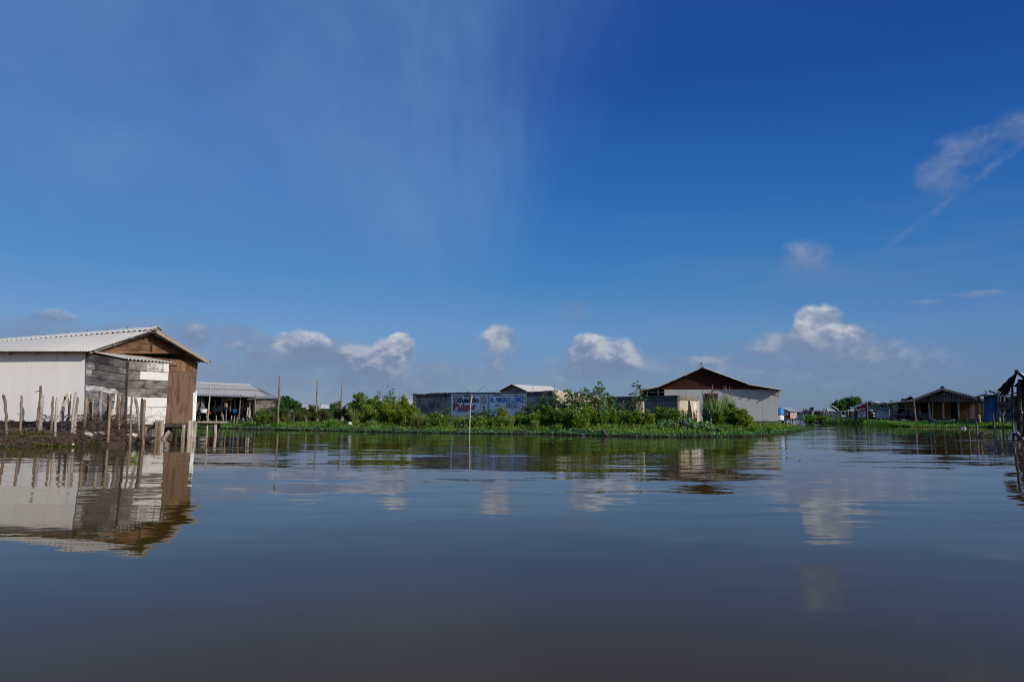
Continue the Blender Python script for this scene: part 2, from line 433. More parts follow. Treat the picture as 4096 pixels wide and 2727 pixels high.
def boards(mb, q, rows, vertical=False, t=0.025, gap=0.006, jit=0.012, paint=None, split=0.5, wob=0.15):
    """a wall of real boards filling the quad q (seen from outside: bl, br, tr, tl)"""
    n = (Vector(q[1]) - Vector(q[0])).cross(Vector(q[3]) - Vector(q[0])).normalized()
    edges = [0.0] + [(i + rnd.uniform(-wob, wob)) / rows for i in range(1, rows)] + [1.0]
    for i in range(rows):
        a0, a1 = edges[i], edges[i + 1]
        cuts = [0.0] + ([rnd.uniform(0.2, 0.8)] if rnd.random() < split else []) + [1.0]
        if paint is not None and callable(paint) is False and isinstance(paint[i], list):
            cuts = [0.0] + [c for c, _ in paint[i][:-1]] + [1.0]
        for j in range(len(cuts) - 1):
            b0, b1 = cuts[j], cuts[j + 1]
            pv = 0.0
            if paint is not None:
                pv = paint(i, j) if callable(paint) else (paint[i][j][1] if isinstance(paint[i], list) else paint[i])
            o = n * rnd.uniform(0, jit)
            L = (Vector(q[1]) - Vector(q[0])).length if not vertical else (Vector(q[3]) - Vector(q[0])).length
            g = gap; H = ((Vector(q[3]) - Vector(q[0])).length if not vertical else (Vector(q[1]) - Vector(q[0])).length)
            e = g / max(H, .1) * rnd.uniform(0.3, 1.2); el = 0.004 / max(L, .1) if len(cuts) > 2 else 0
            if not vertical:
                P = [lerp2(q, b0 + el, a0 + e), lerp2(q, b1 - el, a0 + e), lerp2(q, b1 - el, a1), lerp2(q, b0 + el, a1)]
                mb.slab(*[p + o for p in P], t, pv)
            else:
                P = [lerp2(q, a0 + e, b0 + el), lerp2(q, a1, b0 + el), lerp2(q, a1, b1 - el), lerp2(q, a0 + e, b1 - el)]
                # grain along the height: start from the bottom-right corner
                mb.slab(P[1] + o, P[2] + o, P[3] + o, P[0] + o, t, pv)

ONES = 'first second third fourth fifth sixth seventh eighth ninth tenth eleventh twelfth thirteenth fourteenth fifteenth sixteenth seventeenth eighteenth nineteenth twentieth'.split()
def nth(i):
    if i < 20: return ONES[i]
    return ('twenty-' if i < 30 else 'thirty-') + ONES[(i % 10)] if i % 10 != 9 or i < 19 else ('thirtieth' if i == 29 else 'fortieth')
# ------------------------------------------------------------------ materials
def new_mat(name):
    m = bpy.data.materials.new(name); m.use_nodes = True
    t = NT(m.node_tree); t.n.clear()
    out = t.new('ShaderNodeOutputMaterial'); p = t.new('ShaderNodeBsdfPrincipled')
    t.l.new(p.outputs[0], out.inputs[0])
    return m, t, p, out
def bump(t, p, h, strength=0.4, dist=0.01):
    b = t.new('ShaderNodeBump'); b.inputs['Strength'].default_value = strength; b.inputs['Distance'].default_value = dist
    t.l.new(h, b.inputs['Height']); t.l.new(b.outputs[0], p.inputs['Normal'])
def objco(t): return t.new('ShaderNodeTexCoord').outputs['Object']
def uvco(t): return t.new('ShaderNodeTexCoord').outputs['UV']
def island(t): return t.new('ShaderNodeNewGeometry').outputs['Random Per Island']

def plain(name, c1, c2=None, rough=0.7, scale=3.0, spec=0.3, metal=0.0, bmp=0.15):
    m, t, p, _ = new_mat(name); c2 = c2 or tuple(x * 0.7 for x in c1)
    n = t.noise(objco(t), scale, 6, 0.6)
    t.l.new(t.mix(t.sm(n, 0.3, 0.7), c2, c1), p.inputs['Base Color'])
    p.inputs['Roughness'].default_value = rough; p.inputs['Specular IOR Level'].default_value = spec; p.inputs['Metallic'].default_value = metal
    bump(t, p, n, bmp, 0.02)
    return m

def wood(name, dark, light, paint=(0.78, 0.77, 0.74), rough=0.8, vary=0.5, grain=55.0, knots=True):
    """weathered board: grain along UV.x, each board its own tone; face value 'paint' = how much old paint is left"""
    m, t, p, _ = new_mat(name)
    uv = uvco(t); r = island(t)
    g1 = t.noise(t.mapping(uv, (1.3, grain, 1)), 1.0, 6, 0.7, 0.4)
    g2 = t.noise(t.mapping(uv, (2.2, 9.0, 1), (0, 0, 0), (5, 3, 0)), 1.0, 5, 0.6, 1.2)
    tone = t.m('ADD', t.m('MULTIPLY', g1, 0.55), t.m('MULTIPLY', g2, 0.45))
    g3 = t.noise(t.mapping(uv, (1.1, 3.0, 1), (0, 0, 0), (8, 5, 0)), 1.0, 4, 0.6, 0.8)
    tone = t.m('ADD', t.m('MULTIPLY', t.m('SUBTRACT', tone, 0.5), 1.7), t.m('MULTIPLY', t.m('SUBTRACT', g3, 0.5), 1.9))
    tone = t.m('ADD', tone, t.m('ADD', 0.26 + 0.24 * (1 - vary), t.m('MULTIPLY', r, vary * 0.8)), clamp=True)
    mid = tuple((a + b) / 2 for a, b in zip(dark, light))
    col = t.ramp(tone, [(0.12, dark), (0.5, mid), (0.9, light)])
    if knots:
        vo = t.new('ShaderNodeTexVoronoi'); t.l.new(t.mapping(uv, (1.6, 5, 1)), vo.inputs['Vector']); vo.inputs['Scale'].default_value = 1.0
        k = t.sm(vo.outputs['Distance'], 0.14, 0.05)
        col = t.mix(t.m('MULTIPLY', k, 0.6), col, tuple(x * 0.35 for x in dark))
    at_ = t.new('ShaderNodeAttribute', attribute_name='paint')
    pn = t.noise(t.mapping(uv, (3.0, 26.0, 1), (0, 0, 0), (9, 1, 0)), 1.0, 10, 0.75, 0.5)
    pn2 = t.noise(t.mapping(uv, (7.0, 7.0, 1)), 1.0, 5, 0.6)
    pm = t.m('ADD', t.m('MULTIPLY', pn, 0.7), t.m('MULTIPLY', pn2, 0.3))
    thr = t.m('SUBTRACT', 0.78, t.m('MULTIPLY', at_.outputs['Fac'], 0.44))
    mask = t.sm(t.m('SUBTRACT', pm, thr), -0.07, 0.09)
    mask = t.m('MULTIPLY', mask, t.sm(at_.outputs['Fac'], 0.02, 0.1))
    pc = t.mix(t.noise(uv, 4.0, 5), tuple(x * 0.82 for x in paint), paint)
    t.l.new(t.mix(mask, col, pc), p.inputs['Base Color'])
    p.inputs['Roughness'].default_value = rough; p.inputs['Specular IOR Level'].default_value = 0.25
    bump(t, p, t.m('ADD', g1, t.m('MULTIPLY', mask, 0.5)), 0.5, 0.006)
    return m

def panel(name, c, stain, rough=0.75, streak=0.35, sheet=None):
    """flat cement or metal sheet with streaks running down and faint blotches"""
    m, t, p, _ = new_mat(name)
    o = objco(t)
    s1 = t.noise(t.mapping(o, (5, 5, 0.45)), 1.0, 6, 0.6)
    s2 = t.noise(t.mapping(o, (0.9, 0.9, 0.7), (0, 0, 0), (3, 3, 3)), 1.0, 5, 0.6)
    s3 = t.noise(o, 55.0, 3, 0.6)
    f = t.m('ADD', t.m('MULTIPLY', t.sm(s1, 0.42, 0.8), 0.55), t.m('MULTIPLY', t.sm(s2, 0.4, 0.75), 0.45))
    f = t.m('ADD', t.m('MULTIPLY', f, streak), t.m('MULTIPLY', t.m('SUBTRACT', s3, 0.5), 0.12), clamp=True)
    # splash dirt where the sheet meets the wet air over the water
    col = t.mix(f, c, stain)
    t.l.new(col, p.inputs['Base Color'])
    p.inputs['Roughness'].default_value = rough; p.inputs['Specular IOR Level'].default_value = 0.3
    bump(t, p, t.m('ADD', t.m('MULTIPLY', s2, 2.0), t.m('MULTIPLY', s3, 0.15)), 0.35, 0.02)
    return m

def roofsheet(name, c, stain, amount=0.5, rough=0.8, seam=0.9):
    """cement roofing: UV.x along the eave, UV.y up the slope; sheets of slightly different age"""
    m, t, p, _ = new_mat(name)
    uv = uvco(t)
    u, v, _z = t.sep(uv)[:3]
    cell = t.xyz(t.m('FLOOR', t.m('MULTIPLY', u, 1 / seam)), t.m('FLOOR', t.m('MULTIPLY', v, 1 / 1.75)), 0.0)
    wn = t.new('ShaderNodeTexWhiteNoise', noise_dimensions='2D'); t.l.new(cell, wn.inputs['Vector'])
    st = t.noise(t.mapping(uv, (6.0, 0.7, 1)), 1.0, 6, 0.62)
    bl = t.noise(t.mapping(uv, (1.2, 1.2, 1), (0, 0, 0), (2, 8, 0)), 1.0, 7, 0.65)
    f = t.m('ADD', t.m('MULTIPLY', t.sm(st, 0.45, 0.8), 0.5), t.m('MULTIPLY', t.sm(bl, 0.45, 0.75), 0.6))
    f = t.m('MULTIPLY', f, amount, clamp=True)
    col = t.mix(f, c, stain)
    col = t.mix(t.m('MULTIPLY', wn.outputs['Value'], 0.22 * amount * 2), col, tuple(x * 0.62 for x in c))
    fu = t.m('FRACT', t.m('MULTIPLY', u, 1 / seam))
    ln = t.m('MULTIPLY', t.sm(fu, 0.03, 0.0), 0.5 * amount)
    col = t.mix(ln, col, tuple(x * 0.3 for x in stain))
    t.l.new(col, p.inputs['Base Color'])
    p.inputs['Roughness'].default_value = rough; p.inputs['Specular IOR Level'].default_value = 0.25
    bump(t, p, bl, 0.2, 0.01)
    return m

def plaster(name, c, mould, amount=0.5, blocks=0.0, top_dark=None):
    m, t, p, _ = new_mat(name)
    o = objco(t)
    a = t.noise(t.mapping(o, (0.7, 0.7, 0.9)), 1.0, 8, 0.68, 0.4)
    b = t.noise(t.mapping(o, (4, 4, 0.9), (0, 0, 0), (1, 7, 2)), 1.0, 6, 0.65)
    g = t.noise(o, 40.0, 4, 0.6)
    f = t.m('ADD', t.sm(a, 0.42, 0.62), t.m('MULTIPLY', t.sm(b, 0.45, 0.75), 0.5))
    f = t.m('MULTIPLY', f, amount, clamp=True)
    col = t.mix(f, c, mould)
    col = t.mix(t.m('MULTIPLY', g, 0.3), col, tuple(x * 0.7 for x in c))
    h = t.m('ADD', t.m('MULTIPLY', g, 0.4), a)
    if blocks:
        br = t.new('ShaderNodeTexBrick')
        x, y, z = t.sep(uvco(t))[:3]
        t.l.new(t.xyz(x, y, 0.0), br.inputs['Vector'])
        br.inputs['Scale'].default_value = 1.0; br.inputs['Brick Width'].default_value = 0.4; br.inputs['Row Height'].default_value = 0.2
        br.inputs['Mortar Size'].default_value = 0.012; br.inputs['Mortar Smooth'].default_value = 0.3
        br.inputs['Color1'].default_value = (1, 1, 1, 1); br.inputs['Color2'].default_value = (0.8, 0.8, 0.8, 1); br.inputs['Mortar'].default_value = (0.42, 0.42, 0.42, 1)
        col = t.mix(blocks, col, t.mix(1.0, col, br.outputs['Color'], 'MULTIPLY'))
    t.l.new(col, p.inputs['Base Color'])
    p.inputs['Roughness'].default_value = 0.9; p.inputs['Specular IOR Level'].default_value = 0.15
    bump(t, p, h, 0.5, 0.02)
    return m

def leafmat(name, c1, c2, c3, trans=0.35, rough=0.5):
    """leaves: every leaf its own tone, plus drifts of tone through the plant"""
    m, t, p, out = new_mat(name)
    r = island(t); n = t.noise(objco(t), 1.6, 3)
    f = t.m('ADD', t.m('MULTIPLY', r, 0.65), t.m('MULTIPLY', t.sm(n, 0.3, 0.7), 0.35))
    col = t.ramp(f, [(0.05, c1), (0.5, c2), (0.95, c3)])
    t.l.new(col, p.inputs['Base Color'])
    p.inputs['Roughness'].default_value = rough; p.inputs['Specular IOR Level'].default_value = 0.35
    tr = t.new('ShaderNodeBsdfTranslucent'); t.l.new(t.mix(1.0, col, (1.1, 1.25, 0.6), 'MULTIPLY'), tr.inputs[0])
    mx = t.new('ShaderNodeMixShader'); mx.inputs[0].default_value = trans
    t.l.new(p.outputs[0], mx.inputs[1]); t.l.new(tr.outputs[0], mx.inputs[2]); t.l.new(mx.outputs[0], out.inputs[0])
    return m

M = {}
M['post'] = wood('weathered_post', (0.045, 0.030, 0.020), (0.27, 0.20, 0.145), vary=0.55, grain=40)
M['pale_post'] = wood('bleached_post', (0.13, 0.11, 0.09), (0.45, 0.40, 0.34), vary=0.4, grain=40)
M['grey_wood'] = wood('grey_boards', (0.035, 0.030, 0.026), (0.30, 0.27, 0.24), vary=0.9)
M['old_grey_wood'] = wood('old_grey_boards', (0.035, 0.033, 0.032), (0.21, 0.20, 0.19), vary=0.8)  # older weathered boards, a duller grey of their own
M['brown_ply'] = wood('brown_plywood', (0.028, 0.018, 0.013), (0.165, 0.104, 0.072), vary=0.55, grain=12)
M['brown_boards'] = wood('brown_gable_boards', (0.035, 0.017, 0.011), (0.25, 0.14, 0.085), vary=0.6, grain=24)
M['plank'] = wood('tan_planks', (0.13, 0.10, 0.075), (0.42, 0.36, 0.29), vary=0.6)
M['dark_wood'] = wood('dark_wood', (0.018, 0.014, 0.012), (0.075, 0.06, 0.05), vary=0.5)
M['porch_wood'] = wood('porch_boards', (0.028, 0.019, 0.015), (0.12, 0.085, 0.068), vary=0.7)
M['porch_post'] = wood('porch_posts', (0.18, 0.145, 0.115), (0.34, 0.28, 0.23), vary=0.3)
M['white_panel'] = panel('white_cement_sheet', (0.71, 0.695, 0.665), (0.53, 0.515, 0.48), streak=0.55)
M['grey_panel'] = panel('pale_grey_sheet', (0.40, 0.405, 0.41), (0.28, 0.28, 0.27), streak=0.6)
M['white_paint'] = panel('white_paint', (0.78, 0.78, 0.77), (0.55, 0.54, 0.52), streak=0.5)
M['roof_pale'] = roofsheet('pale_cement_roofing', (0.56, 0.535, 0.475), (0.36, 0.34, 0.30), 0.35)
M['roof_old'] = roofsheet('old_cement_roofing', (0.50, 0.475, 0.425), (0.20, 0.185, 0.165), 0.6)
M['roof_dark'] = roofsheet('dark_metal_roofing', (0.16, 0.155, 0.15), (0.05, 0.048, 0.046), 0.7)
M['roof_white'] = roofsheet('white_metal_roofing', (0.62, 0.60, 0.55), (0.40, 0.38, 0.34), 0.35)
M['rust'] = panel('rusty_red_sheet', (0.050, 0.008, 0.005), (0.018, 0.005, 0.004), rough=0.8, streak=1.0)
M['red_wall'] = panel('red_painted_boards', (0.40, 0.045, 0.030), (0.25, 0.03, 0.022), streak=0.6)
M['ochre'] = panel('ochre_wall', (0.15, 0.075, 0.02), (0.09, 0.045, 0.014), streak=0.6)
M['blue_sheet'] = panel('blue_painted_sheet', (0.014, 0.085, 0.19), (0.014, 0.05, 0.10), streak=0.7)
M['mural_white'] = plaster('white_limewash', (0.88, 0.90, 0.91), (0.42, 0.43, 0.44), 0.4)
M['ruin'] = plaster('mouldy_plaster', (0.36, 0.335, 0.295), (0.06, 0.058, 0.055), 0.9)
M['ruin_block'] = plaster('pale_block_wall', (0.50, 0.44, 0.33), (0.22, 0.19, 0.14), 0.35, blocks=0.45)
M['beige_wall'] = plaster('beige_render', (0.50, 0.42, 0.30), (0.28, 0.24, 0.17), 0.4)
M['grey_render'] = plaster('grey_render', (0.21, 0.20, 0.185), (0.06, 0.058, 0.055), 0.5)
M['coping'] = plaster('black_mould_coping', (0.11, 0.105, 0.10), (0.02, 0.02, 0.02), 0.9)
M['crust'] = plaster('broken_render', (0.20, 0.18, 0.155), (0.05, 0.045, 0.04), 0.7)
M['peel'] = plaster('peeling_limewash', (0.62, 0.66, 0.70), (0.34, 0.36, 0.38), 0.4)
M['soil'] = plain('wet_soil', (0.06, 0.042, 0.028), (0.025, 0.018, 0.012), 0.9, 2.0)
M['marsh'] = plain('marsh_green', (0.055, 0.085, 0.025), (0.035, 0.042, 0.018), 0.95, 0.08)
M['twig'] = wood('dead_twigs', (0.028, 0.018, 0.012), (0.14, 0.09, 0.06), vary=1.0, grain=10, knots=False)
M['stem'] = wood('green_stems', (0.05, 0.045, 0.02), (0.14, 0.12, 0.055), vary=0.6, grain=10, knots=False)
M['trunk'] = wood('tree_bark', (0.03, 0.024, 0.018), (0.13, 0.105, 0.08), vary=0.4, grain=14, knots=False)
M['net'] = plain('dark_netting', (0.05, 0.045, 0.04), None, 0.9)
M['driftwood'] = wood('bleached_driftwood', (0.42, 0.36, 0.28), (0.72, 0.64, 0.53), vary=0.3, grain=18)
M['float'] = plain('dull_white_float', (0.50, 0.46, 0.38), (0.38, 0.34, 0.28), 0.55)
M['litter'] = plain('white_litter', (0.72, 0.72, 0.72), (0.5, 0.5, 0.5), 0.5)
M['blue_plastic'] = plain('blue_plastic', (0.03, 0.26, 0.62), (0.02, 0.18, 0.50), 0.4)
M['white_plastic'] = plain('white_plastic', (0.72, 0.74, 0.76), (0.6, 0.62, 0.64), 0.4)
M['black_plastic'] = plain('black_plastic', (0.018, 0.018, 0.020), (0.012, 0.012, 0.014), 0.28, spec=0.5)
M['tarp'] = plain('grey_green_tarp', (0.14, 0.145, 0.12), (0.07, 0.07, 0.06), 0.8, 1.2)
M['sack'] = plain('pale_sack', (0.40, 0.37, 0.32), (0.27, 0.25, 0.21), 0.85)
M['rag'] = plain('tan_rag', (0.36, 0.28, 0.18), (0.20, 0.15, 0.10), 0.9)
M['black_cloth'] = plain('black_cloth', (0.016, 0.016, 0.020), None, 0.9)
M['orange_cloth'] = plain('orange_cloth', (0.70, 0.22, 0.02), (0.5, 0.14, 0.02), 0.8)
M['red_cloth'] = plain('red_cloth', (0.50, 0.02, 0.03), (0.3, 0.01, 0.02), 0.8)
M['coral_cloth'] = plain('coral_cloth', (0.80, 0.07, 0.03), (0.5, 0.04, 0.02), 0.8)
M['blue_cloth'] = plain('blue_cloth', (0.06, 0.14, 0.42), (0.04, 0.09, 0.28), 0.8)
M['turq_cloth'] = plain('turquoise_cloth', (0.03, 0.22, 0.50), (0.02, 0.14, 0.34), 0.8)
M['maroon_cloth'] = plain('maroon_cloth', (0.14, 0.03, 0.025), None, 0.85)
M['jeans'] = plain('faded_jeans', (0.24, 0.30, 0.44), (0.10, 0.14, 0.26), 0.85, 6.0)
M['white_cloth'] = plain('pale_violet_cloth', (0.30, 0.27, 0.36), (0.18, 0.15, 0.24), 0.85)
M['skin'] = plain('brown_skin', (0.20, 0.10, 0.06), (0.17, 0.08, 0.05), 0.55)
M['hair'] = plain('black_hair', (0.012, 0.010, 0.009), None, 0.6)
M['dark_void'] = plain('dark_interior', (0.012, 0.011, 0.010), None, 0.95)
M['thatch'] = wood('rotten_thatch', (0.010, 0.009, 0.008), (0.05, 0.042, 0.036), vary=0.8, grain=20, knots=False)
M['bird'] = plain('black_feathers', (0.012, 0.012, 0.014), None, 0.7)
M['ink_black'] = plain('black_lettering', (0.018, 0.018, 0.022), (0.04, 0.04, 0.045), 0.8, 8.0)
M['ink_red'] = plain('red_lettering', (0.46, 0.045, 0.045), (0.34, 0.05, 0.06), 0.8, 8.0)
M['ink_blue'] = plain('blue_lettering', (0.025, 0.10, 0.38), (0.03, 0.075, 0.26), 0.8, 8.0)
M['ink_yellow'] = plain('yellow_lettering', (0.55, 0.40, 0.03), (0.4, 0.3, 0.03), 0.8, 8.0)
M['ink_green'] = plain('green_lettering', (0.03, 0.16, 0.06), (0.03, 0.11, 0.05), 0.8, 8.0)
def ink(name, c):
    m, t, p, _ = new_mat(name); o = objco(t)
    a = t.noise(o, 11.0, 8, 0.7); b = t.noise(t.mapping(o, (2.2, 2.2, 2.2)), 1.0, 4, 0.6)
    k = t.sm(t.m('ADD', t.m('MULTIPLY', a, 0.7), t.m('MULTIPLY', b, 0.3)), 0.54, 0.66)
    t.l.new(t.mix(t.m('MULTIPLY', k, 0.85), t.mix(b, tuple(x * 0.75 for x in c), c), (0.62, 0.64, 0.65)), p.inputs['Base Color'])
    p.inputs['Roughness'].default_value = 0.85; p.inputs['Specular IOR Level'].default_value = 0.2
    return m
M['ink_black'] = ink('black_lettering', (0.022, 0.022, 0.028)); M['ink_red'] = ink('red_lettering', (0.46, 0.03, 0.03)); M['ink_blue'] = ink('blue_lettering', (0.03, 0.13, 0.46))
M['sign_white'] = panel('sign_board', (0.66, 0.66, 0.68), (0.44, 0.44, 0.47), streak=0.5)
M['flower'] = leafmat('violet_petals', (0.25, 0.16, 0.52), (0.36, 0.24, 0.66), (0.50, 0.38, 0.78), 0.25)
# foliage
M['lf_dark'] = leafmat('dark_leaves', (0.022, 0.076, 0.019), (0.045, 0.143, 0.028), (0.090, 0.218, 0.039))
M['lf_mid'] = leafmat('mid_leaves', (0.054, 0.108, 0.015), (0.134, 0.228, 0.026), (0.269, 0.342, 0.050))
M['lf_yel'] = leafmat('yellow_green_leaves', (0.063, 0.109, 0.015), (0.179, 0.252, 0.024), (0.394, 0.386, 0.039))
M['lf_scrub'] = leafmat('olive_scrub_leaves', (0.051, 0.078, 0.020), (0.122, 0.150, 0.035), (0.218, 0.198, 0.061))
M['lf_feather'] = leafmat('feathery_leaves', (0.060, 0.13, 0.045), (0.125, 0.225, 0.075), (0.23, 0.33, 0.12))
M['lf_grass'] = leafmat('grass_blades', (0.045, 0.126, 0.019), (0.108, 0.269, 0.031), (0.233, 0.370, 0.054))
M['lf_tall'] = leafmat('tall_grass_blades', (0.090, 0.143, 0.034), (0.197, 0.252, 0.058), (0.358, 0.353, 0.116))
M['lf_reed'] = leafmat('reed_blades', (0.072, 0.160, 0.039), (0.161, 0.269, 0.065), (0.305, 0.370, 0.116))
M['lf_mat'] = leafmat('floating_leaves', (0.028, 0.098, 0.035), (0.070, 0.175, 0.063), (0.147, 0.259, 0.105), 0.25, 0.4)
M['lf_big'] = leafmat('hyacinth_leaves', (0.030, 0.09, 0.020), (0.06, 0.16, 0.032), (0.12, 0.24, 0.06), 0.25, 0.6)
M['lf_lime'] = leafmat('lime_leaves', (0.10, 0.22, 0.02), (0.20, 0.36, 0.03), (0.36, 0.48, 0.05), 0.3, 0.4)
M['lf_dry'] = leafmat('dry_stalks', (0.09, 0.065, 0.035), (0.19, 0.13, 0.075), (0.30, 0.22, 0.14), 0.2)
M['lf_moss'] = leafmat('olive_weeds', (0.049, 0.049, 0.014), (0.105, 0.105, 0.021), (0.196, 0.182, 0.028), 0.3)

# water: calm, silty; slopes taken straight from noise so that distant ripples keep their spread
def water_mat():
    m, t, p, _ = new_mat('silty_water')
    o = objco(t)
    p.inputs['Base Color'].default_value = (0.050, 0.040, 0.028, 1)
    nb = t.noise(t.mapping(o, (0.15, 0.3, 1)), 1.0, 4)
    t.l.new(t.mix(nb, (0.054, 0.034, 0.007), (0.072, 0.046, 0.011)), p.inputs['Base Color'])
    p.inputs['Roughness'].default_value = 0.012
    p.inputs['IOR'].default_value = 1.205
    p.inputs['Specular IOR Level'].default_value = 0.5
    y = t.sep(o)[1]
    def slope(scale, loc, d=3):
        c = t.noise(t.mapping(o, scale, (0, 0, math.radians(4)), loc), 1.0, d, 0.5, 0.2, color=True)
        s = t.sep(c)
        return t.m('SUBTRACT', s[0], 0.5), t.m('SUBTRACT', s[1], 0.5)
    patch = t.sm(t.noise(t.mapping(o, (0.045, 0.22, 1)), 1.0, 3), 0.40, 0.62)
    patch2 = t.sm(t.noise(t.mapping(o, (0.09, 0.5, 1), (0, 0, 0), (11, 4, 0)), 1.0, 3), 0.45, 0.68)
    ax, ay = slope((0.30, 1.0, 1), (0, 0, 0), 2)
    bx, by = slope((0.9, 3.6, 1), (3, 9, 0), 3)
    cx, cy = slope((2.5, 12.0, 1), (7, 1, 0), 2)
    ex, ey = slope((6.0, 34.0, 1), (2, 5, 0), 2)
    far = t.lin(y, 3.0, 9.0, 0.42, 1.0)
    near = far
    def tot(a, b, c, e):
        s = t.m('MULTIPLY', a, 0.062)
        s = t.m('ADD', s, t.m('MULTIPLY', t.m('MULTIPLY', b, 0.075), t.m('ADD', 0.25, patch)))
        s = t.m('ADD', s, t.m('MULTIPLY', t.m('MULTIPLY', c, 0.07), t.m('ADD', 0.12, patch2)))
        s = t.m('ADD', s, t.m('MULTIPLY', e, 0.030))
        return t.m('MULTIPLY', s, near)
    sx, sy = tot(ax, bx, cx, ex), tot(ay, by, cy, ey)
    nv = t.new('ShaderNodeVectorMath', operation='NORMALIZE')
    t.l.new(t.xyz(t.m('MULTIPLY', sx, 0.35), sy, 1.0), nv.inputs[0])
    t.l.new(nv.outputs[0], p.inputs['Normal'])
    return m
M['water'] = water_mat()
# ------------------------------------------------------------------ setting: water and banks
b = MB()
S = 6000.0
b.v += [Vector((-S, -200, 0)), Vector((S, -200, 0)), Vector((S, S, 0)), Vector((-S, S, 0))]
b.face([0, 1, 2, 3])
tag(b.build('water', M['water']), kind='structure')

def bank_mesh(name, front, back, z=0.14, jag=0.25):
    """front: list of world points along the water's edge (left to right); back: closing points"""
    pts = []
    for p, q in zip(front[:-1], front[1:]):
        n = max(1, int((q - p).length / 0.5))
        for i in range(n):
            r = p.lerp(q, i / n)
            pts.append(Vector((r.x + rnd.uniform(-jag, jag) * 0.5, r.y + rnd.uniform(-jag, jag), 0)))
    pts.append(front[-1])
    out = pts + list(back)
    m = MB(); k = len(out)
    c = [p.copy() for p in out]
    m.v = [Vector((p.x, p.y, -0.4)) for p in c] + [Vector((p.x, p.y, 0.02)) for p in c]
    for i in range(k):
        j = (i + 1) % k
        m.face([i, j, k + j, k + i])
    base_n = len(m.v)
    cen = sum(c, Vector()) / k
    for i, p in enumerate(c):
        d = Vector((0, 1, 0)) * 0.5 if i < len(pts) else Vector((0, 0, 0))
        m.v.append(Vector((p.x + d.x, p.y + d.y, z + rnd.uniform(-.04, .06))))
    for i in range(k):
        j = (i + 1) % k
        m.face([k + i, k + j, base_n + j, base_n + i])
    m.face(list(range(base_n, base_n + k)))
    return tag(m.build(name, M['soil']), kind='structure')

C_FRONT_PX = [(150, 1706), (420, 1709), (640, 1709), (760, 1711), (875, 1713), (1000, 1716), (1100, 1718), (1240, 1721), (1360, 1724), (1500, 1728), (1660, 1731),
              (1880, 1734), (2050, 1736), (2200, 1737), (2350, 1741), (2450, 1745), (2600, 1747), (2750, 1748), (2850, 1747), (2930, 1746), (3000, 1744), (3060, 1741), (3105, 1737), (3150, 1730), (3190, 1724), (3222, 1719)]
C_FRONT = [on(x, y) for x, y in C_FRONT_PX]
c_back = [on(3190, 1716), on(3110, 1713), on(3060, 1708), gx(3070, 52), gx(3085, 62), gx(3095, 110), gx(3100, 400), Vector((-500, 400, 0)), Vector((-500, 60, 0))]
bank_mesh('middle_bank', C_FRONT, c_back)
L_FRONT_PX = [(-900, 1800), (-300, 1792), (0, 1787), (100, 1786), (250, 1785), (400, 1782), (500, 1778), (560, 1772), (590, 1766)]
L_FRONT = [on(x, y) for x, y in L_FRONT_PX]
bank_mesh('near_bank', L_FRONT, [on(585, 1755), on(540, 1748), gx(480, 23.5), gx(300, 25), Vector((-30, 28, 0))], 0.12)
R_FRONT_PX = [(3215, 1690), (3270, 1692), (3330, 1694), (3500, 1695), (3560, 1698), (3590, 1705), (3640, 1707), (3800, 1708), (3950, 1709), (4060, 1711), (4200, 1712), (5200, 1716)]
R_FRONT = [on(x, y) for x, y in R_FRONT_PX]
bank_mesh('far_bank', R_FRONT, [Vector((400, 80, 0)), Vector((400, 420, 0)), gx(3235, 420), gx(3225, 210)], 0.15)
b = MB()
b.v += [Vector((-3000, 401, 0.1)), Vector((3000, 421, 0.1)), Vector((3000, 3000, 0.1)), Vector((-3000, 3000, 0.1))]
b.face([0, 1, 2, 3])
tag(b.build('ground', M['marsh']), kind='structure')
# ------------------------------------------------------------------ near stilt house (left)
HP = thing('stilt_house', 'pale house on stilts with cement roof, brown plywood gable and whitewashed plank annex', 'house', gx(620, 24, 0))
A0 = at(345, 1686, 21.5)                       # near bottom corner of the gable
A1 = at(770, 1692, 26.3)                       # far bottom corner
GP = Plane(A0, A1)                             # gable plane (faces right)
peak_w = GP.pt(617, 1322)                      # gable wall under the ridge
wl_top = at(345, 1404, 21.5); wr_top = at(790, 1449, 26.3)
wr_bot = A1.copy(); wl_bot = A0.copy()
# white side wall towards the viewer
far_b = at(-420, 1682, 21.45); far_t = at(-420, 1404, 21.45)
b = MB()
seams = [0.0, 0.155, 0.31, 0.465, 0.62, 0.78, 1.0]
q = [wl_bot, far_b, far_t, wl_top]
for s0, s1 in zip(seams[:-1], seams[1:]):
    o = Vector((0, -1, 0)) * rnd.uniform(0, 0.006)
    b.slab(lerp2(q, s1 - 0.0006, 0) + o, lerp2(q, s0 + 0.0006, 0) + o, lerp2(q, s0 + 0.0006, 1) + o, lerp2(q, s1 - 0.0006, 1) + o, 0.02)
b.build('wall', M['white_panel'], HP)
# gable: plywood sheets below, shorter boards above, odd planks in the peak
def GQ(p0, p1, p2, p3, off=0.0): return [GP.pt(*p) + GP.n * off for p in (p0, p1, p2, p3)]
b = MB()
for x0, x1 in ((378, 480), (480, 600), (600, 690), (690, 782)):
    xb = lambda x: x - (x - 345) / 437 * 12
    boards(b, GQ((xb(x0) + .5, 1692), (xb(x1) - .5, 1692), (x1 - .5, 1486), (x0 + .5, 1486), rnd.uniform(0, .004)), 1, True, 0.018, 0.002, 0.002, split=0)
b.build('plywood_gable', M['brown_ply'], HP)
b = MB()
boards(b, GQ((378, 1487), (783, 1487), (786, 1446), (372, 1404), 0.010), 15, True, 0.02, 0.004, 0.006, split=0)
